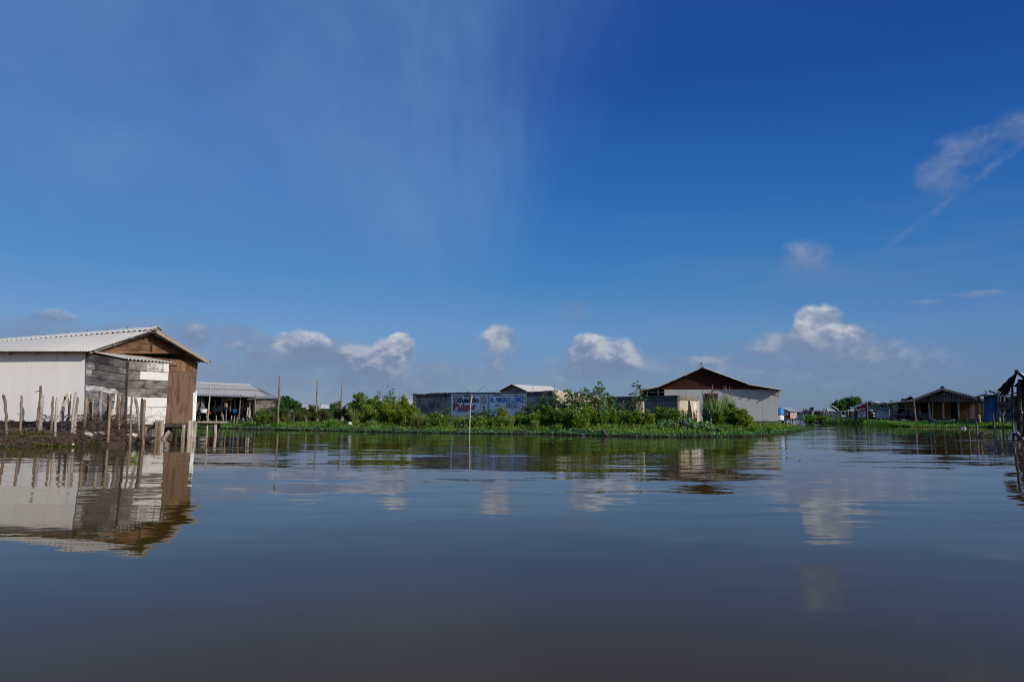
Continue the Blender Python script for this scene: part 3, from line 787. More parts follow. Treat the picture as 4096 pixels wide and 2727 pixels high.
# planks of the peak, cut to the slope of the roof
def peak_board(y0, y1, off):
    xl = lambda y: max(355, 617 - (y - 1318) / (1402 - 1318) * (617 - 352))
    xr = lambda y: min(786, 617 + (y - 1318) / (1446 - 1318) * (790 - 617))
    b.slab(*[GP.pt(x, y) + GP.n * off for x, y in ((xl(y0), y0), (xr(y0), y0), (xr(y1), y1), (xl(y1), y1))], 0.02)
peak_board(1414, 1378, 0.024); peak_board(1380, 1350, 0.034); peak_board(1352, 1319, 0.026)
b.beam(GP.pt(604, 1405, .045), GP.pt(606, 1340, .045), 0.10, 0.02, up=GP.n)
b.build('gable_boards', M['brown_boards'], HP)
# white corner board and far wall
b = MB()
b.slab(*GQ((769, 1683), (782, 1683), (788, 1562), (772, 1572), 0.012), 0.03, 1.0)
b.build('corner_board', M['white_paint'], HP)
b = MB()
bl, br = wr_bot, at(300, 1690, 27.6)
b.slab(wr_bot + Vector((.0, .04, 0)), at(100, 1690, 28), at(100, 1450, 28), wr_top + Vector((0, .04, 0)), 0.02)
b.build('far_wall', M['grey_wood'], HP)
# floor frame
b = MB()
dn = Vector((0, 0, -0.09))
b.beam(wl_bot + dn, far_b + dn, 0.08, 0.12); b.beam(wl_bot + dn - GP.n * .06, wr_bot + dn - GP.n * .06, 0.08, 0.12)
for k in range(5):
    u = (k + .5) / 5
    b.beam(wl_bot.lerp(wr_bot, u) + dn * 1.6, far_b.lerp(at(100, 1690, 28), u) + dn * 1.6, 0.07, 0.1)
b.build('floor_beams', M['dark_wood'], HP)
# roof
ridge_r = GP.pt(628, 1314, .50); ridge_l = at(-420, 1395, 27.2)
eave_r = at(357, 1404, 21.15); eave_l = at(-420, 1403.5, 21.05)
beave_r = GP.pt(847, 1447, .50); beave_l = at(-300, 1447, 30.5)
b = MB()
b.corr(eave_r, eave_l, ridge_l, ridge_r, pitch=0.175, amp=0.009, t=0.012, nv=5)
b.build('front_roof_slope', M['roof_pale'], HP)
b = MB()
b.corr(beave_l, beave_r, ridge_r, ridge_l, pitch=0.175, amp=0.020, t=0.012, nv=5)
b.build('back_roof_slope', M['roof_old'], HP)
# ridge cap: scalloped along both edges
b = MB()
n = 220
up = Vector((0, 0, 1))
axis = (ridge_l - ridge_r)
fs = (eave_r - ridge_r).normalized(); bs = (beave_r - ridge_r).normalized()
st = len(b.v); rows = [(-0.30, fs), (-0.15, fs), (0.0, None), (0.15, bs), (0.26, bs)]
for i in range(n + 1):
    u = i / n; p = ridge_r + axis * u - axis.normalized() * 0.06
    wv = 0.022 * math.sin(2 * math.pi * i / 4.0 + .5)
    for k, (dd, vec) in enumerate(rows):
        if vec is None: b.v.append(p + up * 0.085)
        else: b.v.append(p + vec * abs(dd) + up * (0.052 + (wv if k in (0, 4) else wv * .4)))
    for k, (dd, vec) in enumerate(rows):
        if vec is None: b.v.append(p + up * 0.068)
        else: b.v.append(p + vec * abs(dd) + up * (0.035 + (wv if k in (0, 4) else wv * .4)))
for i in range(n):
    for k in range(4):
        a_ = st + i * 10 + k; c_ = a_ + 10
        b.face([a_, a_ + 1, c_ + 1, c_], [(i * .04, k * .15), (i * .04, k * .15 + .15), (i * .04 + .04, k * .15 + .15), (i * .04 + .04, k * .15)])
        b.face([c_ + 5, c_ + 6, a_ + 6, a_ + 5])
    for k in (0, 4):
        a_ = st + i * 10 + k
        b.face([a_, a_ + 10, a_ + 15, a_ + 5])
b.face([st + k for k in range(5)] + [st + 9 - k for k in range(5)])
b.build('ridge_cap', M['roof_white'], HP)
for u in (0.02, .10, .17, .24, .31, .40):
    b = MB(); p = ridge_r + axis * u + up * 0.08
    b.tube([p, p + up * 0.05], 0.014, 6); b.build('ridge_bolt', M['dark_wood'], HP)
# rafters, battens and verge
b = MB()
for u in (0.02, 0.15, 0.30, 0.43, 0.56, 0.72):
    p0 = eave_r.lerp(eave_l, u); p1 = ridge_r.lerp(ridge_l, u)
    d = (p1 - p0).normalized()
    b.beam(p0 + d * 0.14 - up * 0.075, p1 - up * 0.085, 0.07, 0.10)
for u in (0.0, 0.25, 0.5):
    p0 = beave_r.lerp(beave_l, u); p1 = ridge_r.lerp(ridge_l, u); d = (p1 - p0).normalized()
    b.beam(p0 + d * (0.18 if u == 0 else .3) - up * 0.09 - GP.n * .02, p1 - up * 0.1 - GP.n * .02, 0.06, 0.12)
for v in (0.08, 0.35, 0.62, 0.9):
    for e_r, e_l in ((eave_r, eave_l), (beave_r, beave_l)):
        b.beam(e_r.lerp(ridge_r, v) - up * 0.035, e_l.lerp(ridge_l, v) - up * 0.035, 0.05, 0.035)
b.beam(ridge_r - up * .1, ridge_l - up * .1, 0.06, 0.12)
b.build('rafters', M['grey_wood'], HP)
# the annex on the gable side
OUT = GP.n
c0 = GP.pt(347, 1695); 
L0b = at(507, 1697, 21.46); L0t = at(517, 1444, 21.46)          # outer near corner
L1b = at(660, 1697, 23.35); L1t = at(677, 1455, 23.35)        # outer far corner
I0b = at(342, 1690, 21.46); I0t = at(344, 1412, 21.46)        # inner near corner on the gable
b = MB()
pw = lambda v: v
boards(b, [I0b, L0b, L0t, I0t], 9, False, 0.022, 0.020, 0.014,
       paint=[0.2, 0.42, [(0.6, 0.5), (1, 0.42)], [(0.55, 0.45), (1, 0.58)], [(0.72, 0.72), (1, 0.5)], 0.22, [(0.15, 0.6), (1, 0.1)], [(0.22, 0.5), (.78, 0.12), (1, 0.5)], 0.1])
b.build('annex_side_wall', M['old_grey_wood'], HP)
b = MB()
boards(b, [L0b, L1b, L1t, L0t], 7, False, 0.022, 0.020, 0.014, split=0, wob=.08,
       paint=[[(0.3, 0.62), (1, 0.76)], [(0.22, 0.74), (0.6, 0.78), (1, 0.82)], [(0.5, 0.9), (1, 1.0)], 0.12, [(0.4, 0.0), (1, 0.36)], [(0.27, 0.12), (1, 0.92)], [(0.42, 0.3), (0.86, 0.66), (1, 0.95)]])
b.build('annex_front_wall', M['grey_wood'], HP)
b = MB()
K = GP.n
b.corr(at(503, 1434, 21.4), at(702, 1451, 23.6), at(702, 1451, 23.6) - K * 1.62 + up * .26, at(362, 1405, 21.5), pitch=0.17, amp=0.028, t=0.012, nv=4)
b.build('annex_roof', M['roof_old'], HP)
b = MB()
b.beam(L0t - OUT * .05 + up * -.02, L1t - OUT * .05 + up * -.02, 0.07, 0.07)
b.beam(L1t + up * -.06 - OUT * .4, L1t + up * -.07 + OUT * 0.30, 0.05, 0.05)
for p, q2 in ((L0b, L0t), (L1b, L1t)): b.beam(p - OUT * .045 - up * .05, q2 - OUT * .045, 0.06, 0.06)
b.beam(L0b - up * .05 - OUT * .05, L1b - up * .05 - OUT * .05, 0.07, 0.09)
b.build('annex_frame', M['dark_wood'], HP)
# stilts
for i, (px, Y, z1, r, kind) in enumerate(((628, 22.7, .62, .05, 'post'), (641, 22.8, .55, .055, 'post'), (647, 22.9, .62, .075, 'pale_post'), (655, 22.9, .46, .05, 'pale_post'),
        (737, 25.6, .44, .07, 'pale_post'), (760, 26.1, .60, .075, 'pale_post'), (770, 26.2, .60, .05, 'pale_post'), (782, 26.4, .50, .07, 'pale_post'),
        (584, 22.2, .42, .055, 'pale_post'), (597, 25.2, .55, .09, 'dark_wood'), (604, 24.5, .55, .07, 'dark_wood'), (669, 25.5, .55, .09, 'dark_wood'), (684, 25.8, .55, .07, 'dark_wood'), (708, 27.8, .55, .06, 'dark_wood'),
        (500, 23, .5, .08, 'dark_wood'), (430, 23.5, .5, .08, 'dark_wood'), (330, 21.8, .5, .07, 'post'), (200, 22, .5, .07, 'post'), (90, 22, .5, .07, 'post'), (20, 22, .5, .07, 'post'), (-150, 22.2, .5, .07, 'post'))):
    p = gx(px, Y, 0); b = MB(); l = rnd.uniform(-.03, .03)
    b.tube([p + Vector((l, 0, -.5)), p + Vector((l * .5, 0, z1 * .5)), p + Vector((0, 0, z1))], [r * 1.08, r, r * .94], 8)
    b.build('stilt', M[kind], HP)
b = MB(); p = gx(662, 22.75, 0)
b.tube([p + Vector((-.12, 0, -.15)), p + Vector((.13, .05, .27))], [.07, .06], 8)
b.build('stilt', M['pale_post'], HP)

# little landing behind the gable
JT = thing('landing_stage', 'weathered plank landing stage on one bleached leg beside the stilt house', 'jetty', gx(830, 27, 0))
b = MB()
for k in range(5):
    o = Vector((0, k * .24, 0.01 * rnd.uniform(-1, 1)))
    b.beam(at(772, 1687, 26.6) + o, at(rnd.choice([868, 880, 885, 876]), 1688.5, 27.2) + o, 0.22, 0.04, a=0.1)
b.build('deck', M['grey_wood'], JT)
b = MB()
b.beam(at(774, 1692, 26.75), at(868, 1694, 27.4), 0.06, 0.07); b.beam(at(774, 1692, 27.4), at(868, 1693, 28.2), 0.06, 0.07)
b.beam(at(800, 1690, 27.6) - up * .1, at(862, 1697, 27.7), 0.3, 0.03)
b.build('bearers', M['dark_wood'], JT)
b = MB(); p = gx(864, 27.1, 0)
b.tube([p + Vector((.05, 0, -.4)), p + Vector((0.0, 0, 0.2)), at(861, 1697, 27.1)], [.065, .06, .055], 8)
b.build('leg', M['pale_post'], JT)
b = MB(); p = gx(876, 28.2, 0)
b.tube([p - up * .4, at(876, 1693, 28.2)], .05, 7); b.build('leg', M['dark_wood'], JT)

# ------------------------------------------------------------------ stakes along the near bank
Z1 = lambda x: x / 2.613
def zpx(x, y): return (x / 2.613, 1240 + y / 2.613)
def z2px(x, y): return (400 + x / 2.8, 1280 + y / 2.8)
def stake(label, pts, wd, Y, mat, twig=None, split=False):
    """pts: base ... top in photograph pixels; wd in pixels"""
    base = at(*pts[0], Y)
    o = thing('stake', label, 'stake', (base.x, base.y, 0.1), 'stakes driven into the near bank') if (twig or split) else None
    m = MB()
    P = [at(x, y, Y) + Vector((rnd.uniform(-.006, .006), rnd.uniform(-.01, .01), 0)) for x, y in pts]
    P = [P[0] + (P[0] - P[1]).normalized() * 0.35] + P
    Q = []
    for p, q_ in zip(P[:-1], P[1:]):
        for k in range(4): Q.append(p.lerp(q_, k / 4) + Vector((rnd.uniform(-.008, .008), rnd.uniform(-.008, .008), 0)))
    Q.append(P[-1])
    r = wd / FPX * Y / 2
    R = [r * rnd.uniform(0.9, 1.12) for _ in Q]
    R[-1] = r * 0.72
    m.tube(Q, R, 8)
    if rnd.random() < .6:   # stub of a cut branch
        k = rnd.randrange(2, len(Q) - 1)
        m.tube([Q[k], Q[k] + Vector((rnd.choice((-1, 1)) * r * 1.5, -r * .5, r * 1.0))], [r * .5, r * .35], 6)
    if o is None:
        o = m.build('stake', M[mat], None, (base.x, base.y, 0.1))
        return tag(o, label, 'stake', 'stakes driven into the near bank')
    m.build('shaft', M[mat], o)
    if twig:
        m = MB(); T_ = [at(x, y, Y) for x, y in twig]; m.tube(T_, [.014, .012, .008][:len(T_)], 5); m.build('twig', M['twig'], o)
    if split:
        m = MB()
        for k in range(16):
            p = P[-1].lerp(P[-2], rnd.random() * .9)
            e = p + Vector((rnd.uniform(-.22, .02), rnd.uniform(-.1, .1), rnd.uniform(-.38, .12)))
            m.tube([p, p.lerp(e, .5) + Vector((rnd.uniform(-.03, .03), 0, .03)), e], [.02, .014, .004], 5)
        m.build('splinters', M['driftwood'], o)
    return o
Zs = lambda *p: [zpx(*t) for t in p]
Ws = lambda *p: [z2px(*t) for t in p]
stake('crooked grey stake with a kinked top, leftmost of the stakes before the white wall', Zs((72, 1310), (62, 1100), (58, 980), (35, 885)), 10, 18.4, 'post')
stake('straight brown stake standing alone, second from the left before the white wall', Zs((212, 1305), (220, 1080), (226, 892)), 10, 18.6, 'post')
stake('tallest dark stake with a side twig near its top, before the white wall', Zs((378, 1290), (405, 1030), (421, 900), (428, 790)), 9, 20.7, 'post', twig=Zs((424, 842), (398, 845), (366, 856)))
stake('thick pale stake standing against the tallest dark stake', Zs((420, 1290), (430, 1060), (436, 960), (446, 880)), 13, 19.6, 'pale_post')
stake('thin brown stake just right of the thick pale stake', Zs((535, 1300), (545, 1080), (553, 900)), 8.5, 19.4, 'post')
stake('thin pale stake leaning right, beside the thin brown stake', Zs((572, 1335), (584, 1120), (600, 908)), 9, 18.4, 'pale_post')
stake('thin dark stake behind the splintered branch', Zs((636, 1290), (660, 1090), (684, 895)), 8, 19.6, 'dark_wood')
stake('splintered broken branch leaning among the stakes before the white wall', Zs((650, 1048), (692, 940), (740, 845)), 9, 19.5, 'driftwood', split=True)
stake('dark upright stake hidden behind the splintered branch', Zs((716, 1130), (724, 1000), (732, 862)), 9, 20.4, 'dark_wood')
stake('slim pale stake, left of two standing close together by the wall corner', Zs((742, 1310), (762, 1090), (796, 852)), 9, 19.0, 'pale_post')
stake('stout pale stake, right of two standing close together by the wall corner', Zs((778, 1280), (794, 1080), (810, 906)), 12, 19.3, 'pale_post')
stake('stout brown stake right at the corner of the white wall', Zs((880, 1270), (890, 1090), (902, 920)), 12.5, 19.6, 'post')
stake('short knobbly stake before the left edge of the annex planks', Zs((946, 1150), (944, 1000), (936, 870)), 9, 20.6, 'post')
stake('thin white stick behind the short knobbly stake', Zs((964, 1070), (968, 1000), (971, 926)), 7, 20.8, 'pale_post')
stake('pale round-topped stake before the annex side planks', Zs((1042, 1190), (1048, 1010), (1056, 842)), 11.5, 20.2, 'pale_post')
stake('dark slim stake behind the long forward stake of the annex', Zs((1124, 1120), (1128, 1000), (1129, 880)), 7.5, 20.8, 'dark_wood')
stake('long forward stake reaching down to the water before the annex', Zs((1132, 1330), (1144, 1100), (1160, 880)), 10, 18.2, 'post')
stake('thin chalky stick between two brown stakes before the annex', Zs((1203, 1010), (1207, 940), (1211, 876)), 7, 20.8, 'litter')
stake('straight brown stake left of the annex corner', Zs((1240, 1160), (1238, 1010), (1232, 882)), 9, 20.4, 'post')
stake('short brown stake nearest to the annex corner', Zs((1268, 1090), (1278, 980), (1281, 866)), 9, 20.8, 'post')
stake('long thin stake before the whitewashed annex boards', Ws((340, 1330), (346, 1080), (353, 836)), 8, 18.4, 'post')
stake('bowed grey stake in the middle of the whitewashed annex boards', Ws((446, 1260), (428, 1060), (412, 960), (398, 870)), 11, 20.4, 'grey_wood')
stake('thick brown stake, rightmost of the near bank', Ws((480, 1310), (488, 1080), (498, 886)), 12, 18.8, 'post')
stake('dark flat-topped stake touching the thick rightmost stake', Ws((462, 1250), (464, 1050), (470, 872)), 8, 19.4, 'dark_wood')

# netting draped between the stakes
def drape(name, label, path, top, bot, Y, cell=0.07):
    m = MB(); L = []
    pts = [at(x, 1668, Y) for x in path]
    n = 46; k = 6
    G = [[None] * (k + 1) for _ in range(n + 1)]
    for i in range(n + 1):
        u = i / n * (len(pts) - 1); j = min(int(u), len(pts) - 2)
        p = pts[j].lerp(pts[j + 1], u - j)
        sg = abs(math.sin(u * math.pi)) * 0.06
        for r in range(k + 1):
            v = r / k
            G[i][r] = Vector((p.x + rnd.uniform(-.02, .02), p.y + rnd.uniform(-.12, .12), bot + (top - sg - bot) * v + rnd.uniform(-.015, .015)))
    for i in range(n):
        for r in range(k):
            m.tube([G[i][r], G[i + 1][r + 1]], .0055, 4, False); m.tube([G[i + 1][r], G[i][r + 1]], .0055, 4, False)
    for i in range(n): m.tube([G[i][k], G[i + 1][k]], .008, 4, False)
    return tag(m.build(name, M['net'], None, (pts[0].x, pts[0].y, bot)), label, 'net')
drape('netting', 'dark netting sagging between the stakes below the white wall', [168, 215, 270, 335, 400, 470], 0.80, 0.42, 20.0)
drape('netting', 'fine grey netting low before the left end of the white wall', [0, 45, 90, 150], 0.62, 0.42, 20.3)

# pale float and driftwood
p = at(450, 1678, 20.0)
m = MB(); m.lathe(Vector((p.x, p.y, p.z)), [(.03, 0), (.065, .04), (.078, .11), (.075, .20), (.06, .27), (.03, .31), (.01, .32)], 14)
o = m.build('float', M['float'], None, p, smooth=True); tag(o, 'rounded dull white float lying between the stakes by the annex', 'float')
def drift(label, pts, r, Y):
    m = MB(); P = [at(x, y, Y) for x, y in pts]
    Q = [P[0].lerp(P[1], k / 5) + Vector((0, rnd.uniform(-.03, .03), rnd.uniform(-.02, .02))) for k in range(6)]
    m.tube(Q, [r * .5, r, r * 1.1, r * .9, r, r * .45], 8)
    tag(m.build('driftwood', M['driftwood'], None, P[0]), label, 'driftwood', 'driftwood on the near bank')
drift('bleached driftwood log with a broken end, left of two at the brushwood foot', [(340, 1733), (372, 1739)], .055, 18.2)
drift('bleached driftwood log, second from the left in the brushwood', [(376, 1732), (418, 1736)], .05, 18.6)
drift('short bleached driftwood log near the rightmost stakes', [(512, 1737), (548, 1741)], .05, 18.8)
# ------------------------------------------------------------------ far left open house
FH = thing('open_house', 'grey roofed open sided house with dark porch and plank end wall behind the weeds', 'house', gx(950, 46, .3))
FL, FR = gx(640, 47.5, 0), gx(1112, 45.5, 0)
FP = Plane(FL, FR)
b = MB()
e0, e1 = FP.pt(640, 1573, .5), FP.pt(1068, 1584, .5)
r0, r1 = FP.pt(640, 1525, -2.6), FP.pt(1005, 1542, -2.6)
um0, um1 = e0.lerp(r0, .52), e1.lerp(r1, .52)
b.corr(e0, e1, um1, um0, pitch=.2, amp=.008, nv=3, sag=.05)
b.build('roof', M['roof_old'], FH)
b = MB(); b.corr(e0.lerp(r0, .48) + up * .05, e1.lerp(r1, .48) + up * .05, r1 + up * .03, r0 + up * .03, pitch=.2, amp=.008, nv=3)
b.build('roof', M['roof_old'], FH)
b = MB()
b.corr(FP.pt(1072, 1584, -.9), FP.pt(1122, 1592, -.5), FP.pt(1012, 1543, -2.7), FP.pt(1004, 1542, -2.62), pitch=.25, amp=.014, nv=4)
b.build('roof_hip', M['roof_old'], FH)
b = MB()
b.corr(FP.pt(640, 1577, .9), FP.pt(1124, 1591, .75), FP.pt(1072, 1583, .1), FP.pt(640, 1569, .1), pitch=.2, amp=.035, nv=2)
b.build('porch_roof', M['roof_pale'], FH)
b = MB()
rr0, rr1 = r0 + up * .06, r1 + up * .06
for k in range(12):
    p, q_ = rr0.lerp(rr1, k / 12), rr0.lerp(rr1, (k + .98) / 12)
    b.corr(p + Vector((0, -.22, -.05)), q_ + Vector((0, -.22, -.05)), q_ + up * rnd.uniform(0, .03), p + up * .02, pitch=.16, amp=.025, nv=1)
b.build('ridge_cap', M['roof_white'], FH)
b = MB()
boards(b, [FP.pt(1013, 1678, .6), FP.pt(1110, 1680, .6), FP.pt(1110, 1594, .6), FP.pt(1014, 1592, .6)], 7, False, .03, .012, .015)
b.build('plank_wall', M['plank'], FH)
b = MB()
boards(b, [FP.pt(640, 1682, -1.6), FP.pt(1016, 1682, -1.6), FP.pt(1016, 1576, -1.6), FP.pt(640, 1572, -1.6)], 8, False, .03, .02, .02)
b.slab(FP.pt(640, 1690, -1.75), FP.pt(1016, 1690, -1.75), FP.pt(1016, 1570, -1.75), FP.pt(640, 1565, -1.75), .05)
b.build('back_wall', M['dark_void'], FH)
b = MB()
b.slab(FP.pt(1110, 1680), FP.pt(1112, 1678, -3), FP.pt(1112, 1594, -3), FP.pt(1110, 1592), .03)
b.build('end_wall', M['dark_wood'], FH)
b = MB()
boards(b, [FP.pt(885, 1642, -.9), FP.pt(918, 1642, -.9), FP.pt(918, 1622, -.9), FP.pt(885, 1622, -.9)], 2, False, .03, .02, .02)
boards(b, [FP.pt(850, 1645, -1.0), FP.pt(884, 1645, -1.0), FP.pt(884, 1622, -1.0), FP.pt(850, 1622, -1.0)], 2, False, .03, .02, .02)
b.build('half_wall', M['grey_wood'], FH)
b = MB()
b.slab(FP.pt(640, 1690, .3), FP.pt(1110, 1690, .3), FP.pt(1110, 1672, -2), FP.pt(640, 1672, -2), .05)
b.build('floor', M['dark_wood'], FH)
for x0, y0, x1, y1, off, r in ((955, 1665, 963, 1578, .6, .045), (1019, 1660, 1022, 1580, .7, .045), (996, 1625, 1004, 1592, .55, .035), (922, 1640, 924, 1590, .2, .05), (886, 1655, 889, 1590, .1, .05), (860, 1643, 862, 1600, -.6, .05), (972, 1625, 971, 1600, -.8, .05), (938, 1660, 940, 1592, -.5, .05)):
    b = MB(); b.tube([FP.pt(x0, y0 + 12, off), FP.pt((x0 + x1) / 2 + .6, (y0 + y1) / 2, off), FP.pt(x1, y1, off)], [r, r * .95, r * .85], 7)
    b.build('porch_pole', M['post'], FH)
b = MB(); b.tube([FP.pt(990, 1596, .75), FP.pt(1040, 1593, .75)], .03, 6); b.build('crossbar', M['pale_post'], FH)

def cloth(name, label, cat, q, mat, folds=4, depth=.12, parent=None, group=None, ragged=0.0):
    m = MB(); n, k = 26, 12
    q = [Vector(p) for p in q]; st = 0
    nrm = (q[1] - q[0]).cross(q[3] - q[0]).normalized()
    for lay in (0, 1):
        for j in range(k + 1):
            for i in range(n + 1):
                u, v = i / n, j / k
                p = lerp2(q, u, v)
                amp = depth * (1 - .55 * v)
                p = p + nrm * (amp * math.sin(2 * math.pi * folds * u + 2.2 * math.sin(3 * v + u * 4)) * .5 - lay * .008)
                if ragged and j == 0: p.z += rnd.uniform(0, ragged)
                p.z -= .05 * math.sin(math.pi * u) * v
                m.v.append(p)
    N = (n + 1) * (k + 1)
    for j in range(k):
        for i in range(n):
            a_ = j * (n + 1) + i
            m.face([a_, a_ + 1, a_ + n + 2, a_ + n + 1]); m.face([N + a_ + n + 1, N + a_ + n + 2, N + a_ + 1, N + a_])
    rim = [i for i in range(n + 1)] + [j * (n + 1) + n for j in range(1, k + 1)] + [k * (n + 1) + i for i in range(n - 1, -1, -1)] + [j * (n + 1) for j in range(k - 1, 0, -1)]
    for a_, c_ in zip(rim, rim[1:] + rim[:1]): m.face([a_, a_ + N, c_ + N, c_])
    o = m.build(name, M[mat], parent, None if parent else lerp2(q, .5, 0), smooth=True)
    return tag(o, label, cat, group) if parent is None else o
cloth('hanging_tarp', 'grey green tarp hanging in folds from the open house eave', 'tarp', [FP.pt(778, 1646, .45), FP.pt(814, 1643, .45), FP.pt(815, 1584, .45), FP.pt(778, 1582, .45)], 'tarp', 3, .35)
cloth('hanging_rag', 'tan rag hanging from the porch of the open house', 'rag', [FP.pt(893, 1606, .5), FP.pt(926, 1600, .5), FP.pt(930, 1592, .5), FP.pt(890, 1597, .5)], 'rag', 3, .2, ragged=.25)
cloth('hanging_rag', 'twisted dark tan rag hanging below the porch edge, lowest of the rags', 'rag', [FP.pt(900, 1632, .45), FP.pt(908, 1630, .45), FP.pt(909, 1606, .45), FP.pt(901, 1606, .45)], 'rag', 2, .2, ragged=.2)
cloth('hanging_sack', 'pale grey sack hanging from a leaning pole at the open house', 'sack', [FP.pt(988, 1668, .7), FP.pt(1000, 1668, .7), FP.pt(1002, 1624, .6), FP.pt(990, 1628, .6)], 'sack', 2, .12)
cloth('hanging_net', 'black cloth stretched between two poles of the open house', 'cloth', [FP.pt(955, 1668, .4), FP.pt(988, 1660, .4), FP.pt(986, 1634, .4), FP.pt(957, 1616, .4)], 'black_cloth', 2, .15)
cloth('orange_cloth', 'bright orange cloth thrown over stumps before the open house', 'cloth', [FP.pt(1014, 1668, .9), FP.pt(1038, 1669, .9), FP.pt(1037, 1660, .7), FP.pt(1016, 1661, .7)], 'orange_cloth', 3, .25, ragged=.1)
cloth('red_bundle', 'small red cloth lying on the porch roof of the open house', 'cloth', [FP.pt(966, 1587, .75), FP.pt(977, 1587, .75), FP.pt(976, 1582, .6), FP.pt(967, 1582, .6)], 'red_cloth', 2, .12)
cloth('blue_bag', 'light blue plastic sheet on the roof end of the open house', 'bag', [FP.pt(1062, 1588, .72), FP.pt(1073, 1589, .72), FP.pt(1072, 1583.5, .5), FP.pt(1064, 1583, .5)], 'blue_plastic', 2, .1)
def bucket(name, label, c, r, h, mat, cat='bucket', lid=None):
    o = thing(name, label, cat, c); m = MB()
    m.lathe(c, [(r * .8, 0), (r * .95, h * .5), (r, h * .94), (r * 1.06, h * .95), (r * 1.06, h), (r * .93, h), (r * .85, h * .7)], 18)
    m.build('body', M[mat], o, smooth=False)
    m = MB(); P = [c + Vector((r * 1.05 * math.cos(t), -r * .2, h + r * .35 * math.sin(t))) for t in [math.pi * k / 8 for k in range(9)]]
    m.tube(P, .008, 5); m.build('handle', M['grey_wood'], o)
    return o
bucket('bucket', 'white bucket on the porch edge of the open house', FP.pt(814, 1650, .5), .24, .24, 'white_plastic')
bucket('water_jug', 'light blue jug standing on the porch of the open house', FP.pt(940, 1651, .3), .15, .22, 'blue_plastic', 'jug')
bucket('red_can', 'small red can beside the bare front pole of the open house', FP.pt(838, 1655, .4), .09, .14, 'red_wall', 'can')
# stool under the bucket
o = thing('bench', 'rough plank bench carrying the white bucket', 'bench', FP.pt(812, 1672, .5))
m = MB(); m.beam(FP.pt(798, 1651.5, .5), FP.pt(828, 1651.5, .5), .3, .03); m.build('seat', M['plank'], o)
for x in (800, 826):
    m = MB(); m.tube([FP.pt(x, 1676, .5), FP.pt(x, 1652, .5)], .03, 6); m.build('leg', M['post'], o)

# ------------------------------------------------------------------ tall bare poles
def pole(label, x0, y0, x1, y1, wd, Y, mat='post', name='pole', cat='pole', grp='tall bare poles', tip=.72, wob=.02):
    m = MB(); p0, p1 = at(x0, y0, Y), at(x1, y1, Y); r = wd / FPX * Y / 2
    P = [p0 + (p0 - p1).normalized() * .5] + [p0.lerp(p1, k / 9) + Vector((rnd.uniform(-wob, wob), rnd.uniform(-wob, wob), 0)) for k in range(10)]
    m.tube(P, [r * (1 - (1 - tip) * k / 10) * rnd.uniform(.92, 1.08) for k in range(11)], 9)
    o = m.build(name, M[mat], None, (p0.x, p0.y, max(p0.z, 0)))
    return tag(o, label, cat, grp)
pole('tallest bare knotty pole standing beside the dark green tree', 1112, 1676, 1119, 1503, 9, 41)
pole('tall bare pole standing alone before the brown scrub, second of three', 1264, 1664, 1271, 1519, 6.5, 43)
pole('tall bare pole, rightmost of three, by the yellow green shrubs', 1363, 1645, 1369, 1523, 6, 44)
pole('slim grey pole before the roof of the open house', 831, 1684, 841, 1541, 6.5, 40, 'pale_post', tip=.55)
# forked white pole in the water before the mural
FK = thing('forked_pole', 'white forked pole standing in the water before the painted wall', 'pole', on(1878, 1735))
Yf = on(1878, 1735).y
m = MB(); m.tube([at(1877, 1745, Yf), at(1878, 1715, Yf), at(1880, 1660, Yf), at(1882.5, 1615, Yf), at(1885, 1597, Yf), at(1887, 1575, Yf)], [.034, .032, .030, .030, .032, .026], 9)
m.build('shaft', M['pale_post'], FK)
m = MB(); m.tube([at(1884, 1598, Yf), at(1889, 1590, Yf), at(1894, 1585, Yf)], [.03, .024, .02], 8); m.build('branch', M['pale_post'], FK)
m = MB(); m.tube([at(1886.5, 1596, Yf), at(1887.5, 1576, Yf)], [.032, .024], 8); m.build('branch', M['pale_post'], FK)

# ------------------------------------------------------------------ painted ruin
RU = thing('ruined_building', 'roofless plaster ruin with two painted lettering panels on its shaded front', 'building', gx(1900, 43.5, .2))
cR = gx(2215, 41.0, 0); cL = gx(1652, 48.0, 0)
MP = Plane(cL, cR)
def wallquad(P, x0, x1, yb0, yb1, yt0, yt1, off=0.0):
    return [P.pt(x0, yb0, off), P.pt(x1, yb1, off), P.pt(x1, yt1, off), P.pt(x0, yt0, off)]
def solid_wall(name, P, q, t, mat, parent, top=None):
    """wall with a broken top edge: top = list of (px,py)"""
    m = MB()
    pts = [q[0], q[1]] + ([P.pt(*c) for c in reversed(top)] if top else [q[2], q[3]])
    m.poly(pts, P.n, t)
    return m.build(name, M[mat], parent)
mtop = [(1652, 1576), (1700, 1577), (1720, 1573), (1790, 1572), (1850, 1571), (1960, 1571), (2010, 1570), (2100, 1569), (2160, 1567), (2215, 1563)]
q = wallquad(MP, 1652, 2215, 1690, 1698, 1576, 1563)
solid_wall('front_wall', MP, q, .2, 'ruin', RU, mtop)
# broken coping of the front wall
m = MB()
for i in range(70):
    x0 = 1652 + 563 * i / 70; x1 = x0 + 563 / 70 * 1.02
    yt = np.interp(x0, [c[0] for c in mtop], [c[1] for c in mtop])
    p, q_ = MP.pt(x0, yt + rnd.uniform(0, 2.0), -.1), MP.pt(x1, yt + rnd.uniform(0, 2), -.1)
    m.beam(p, q_, .27 + rnd.uniform(0, .07), .05 + rnd.uniform(0, .05))
m.build('coping', M['crust'], RU)
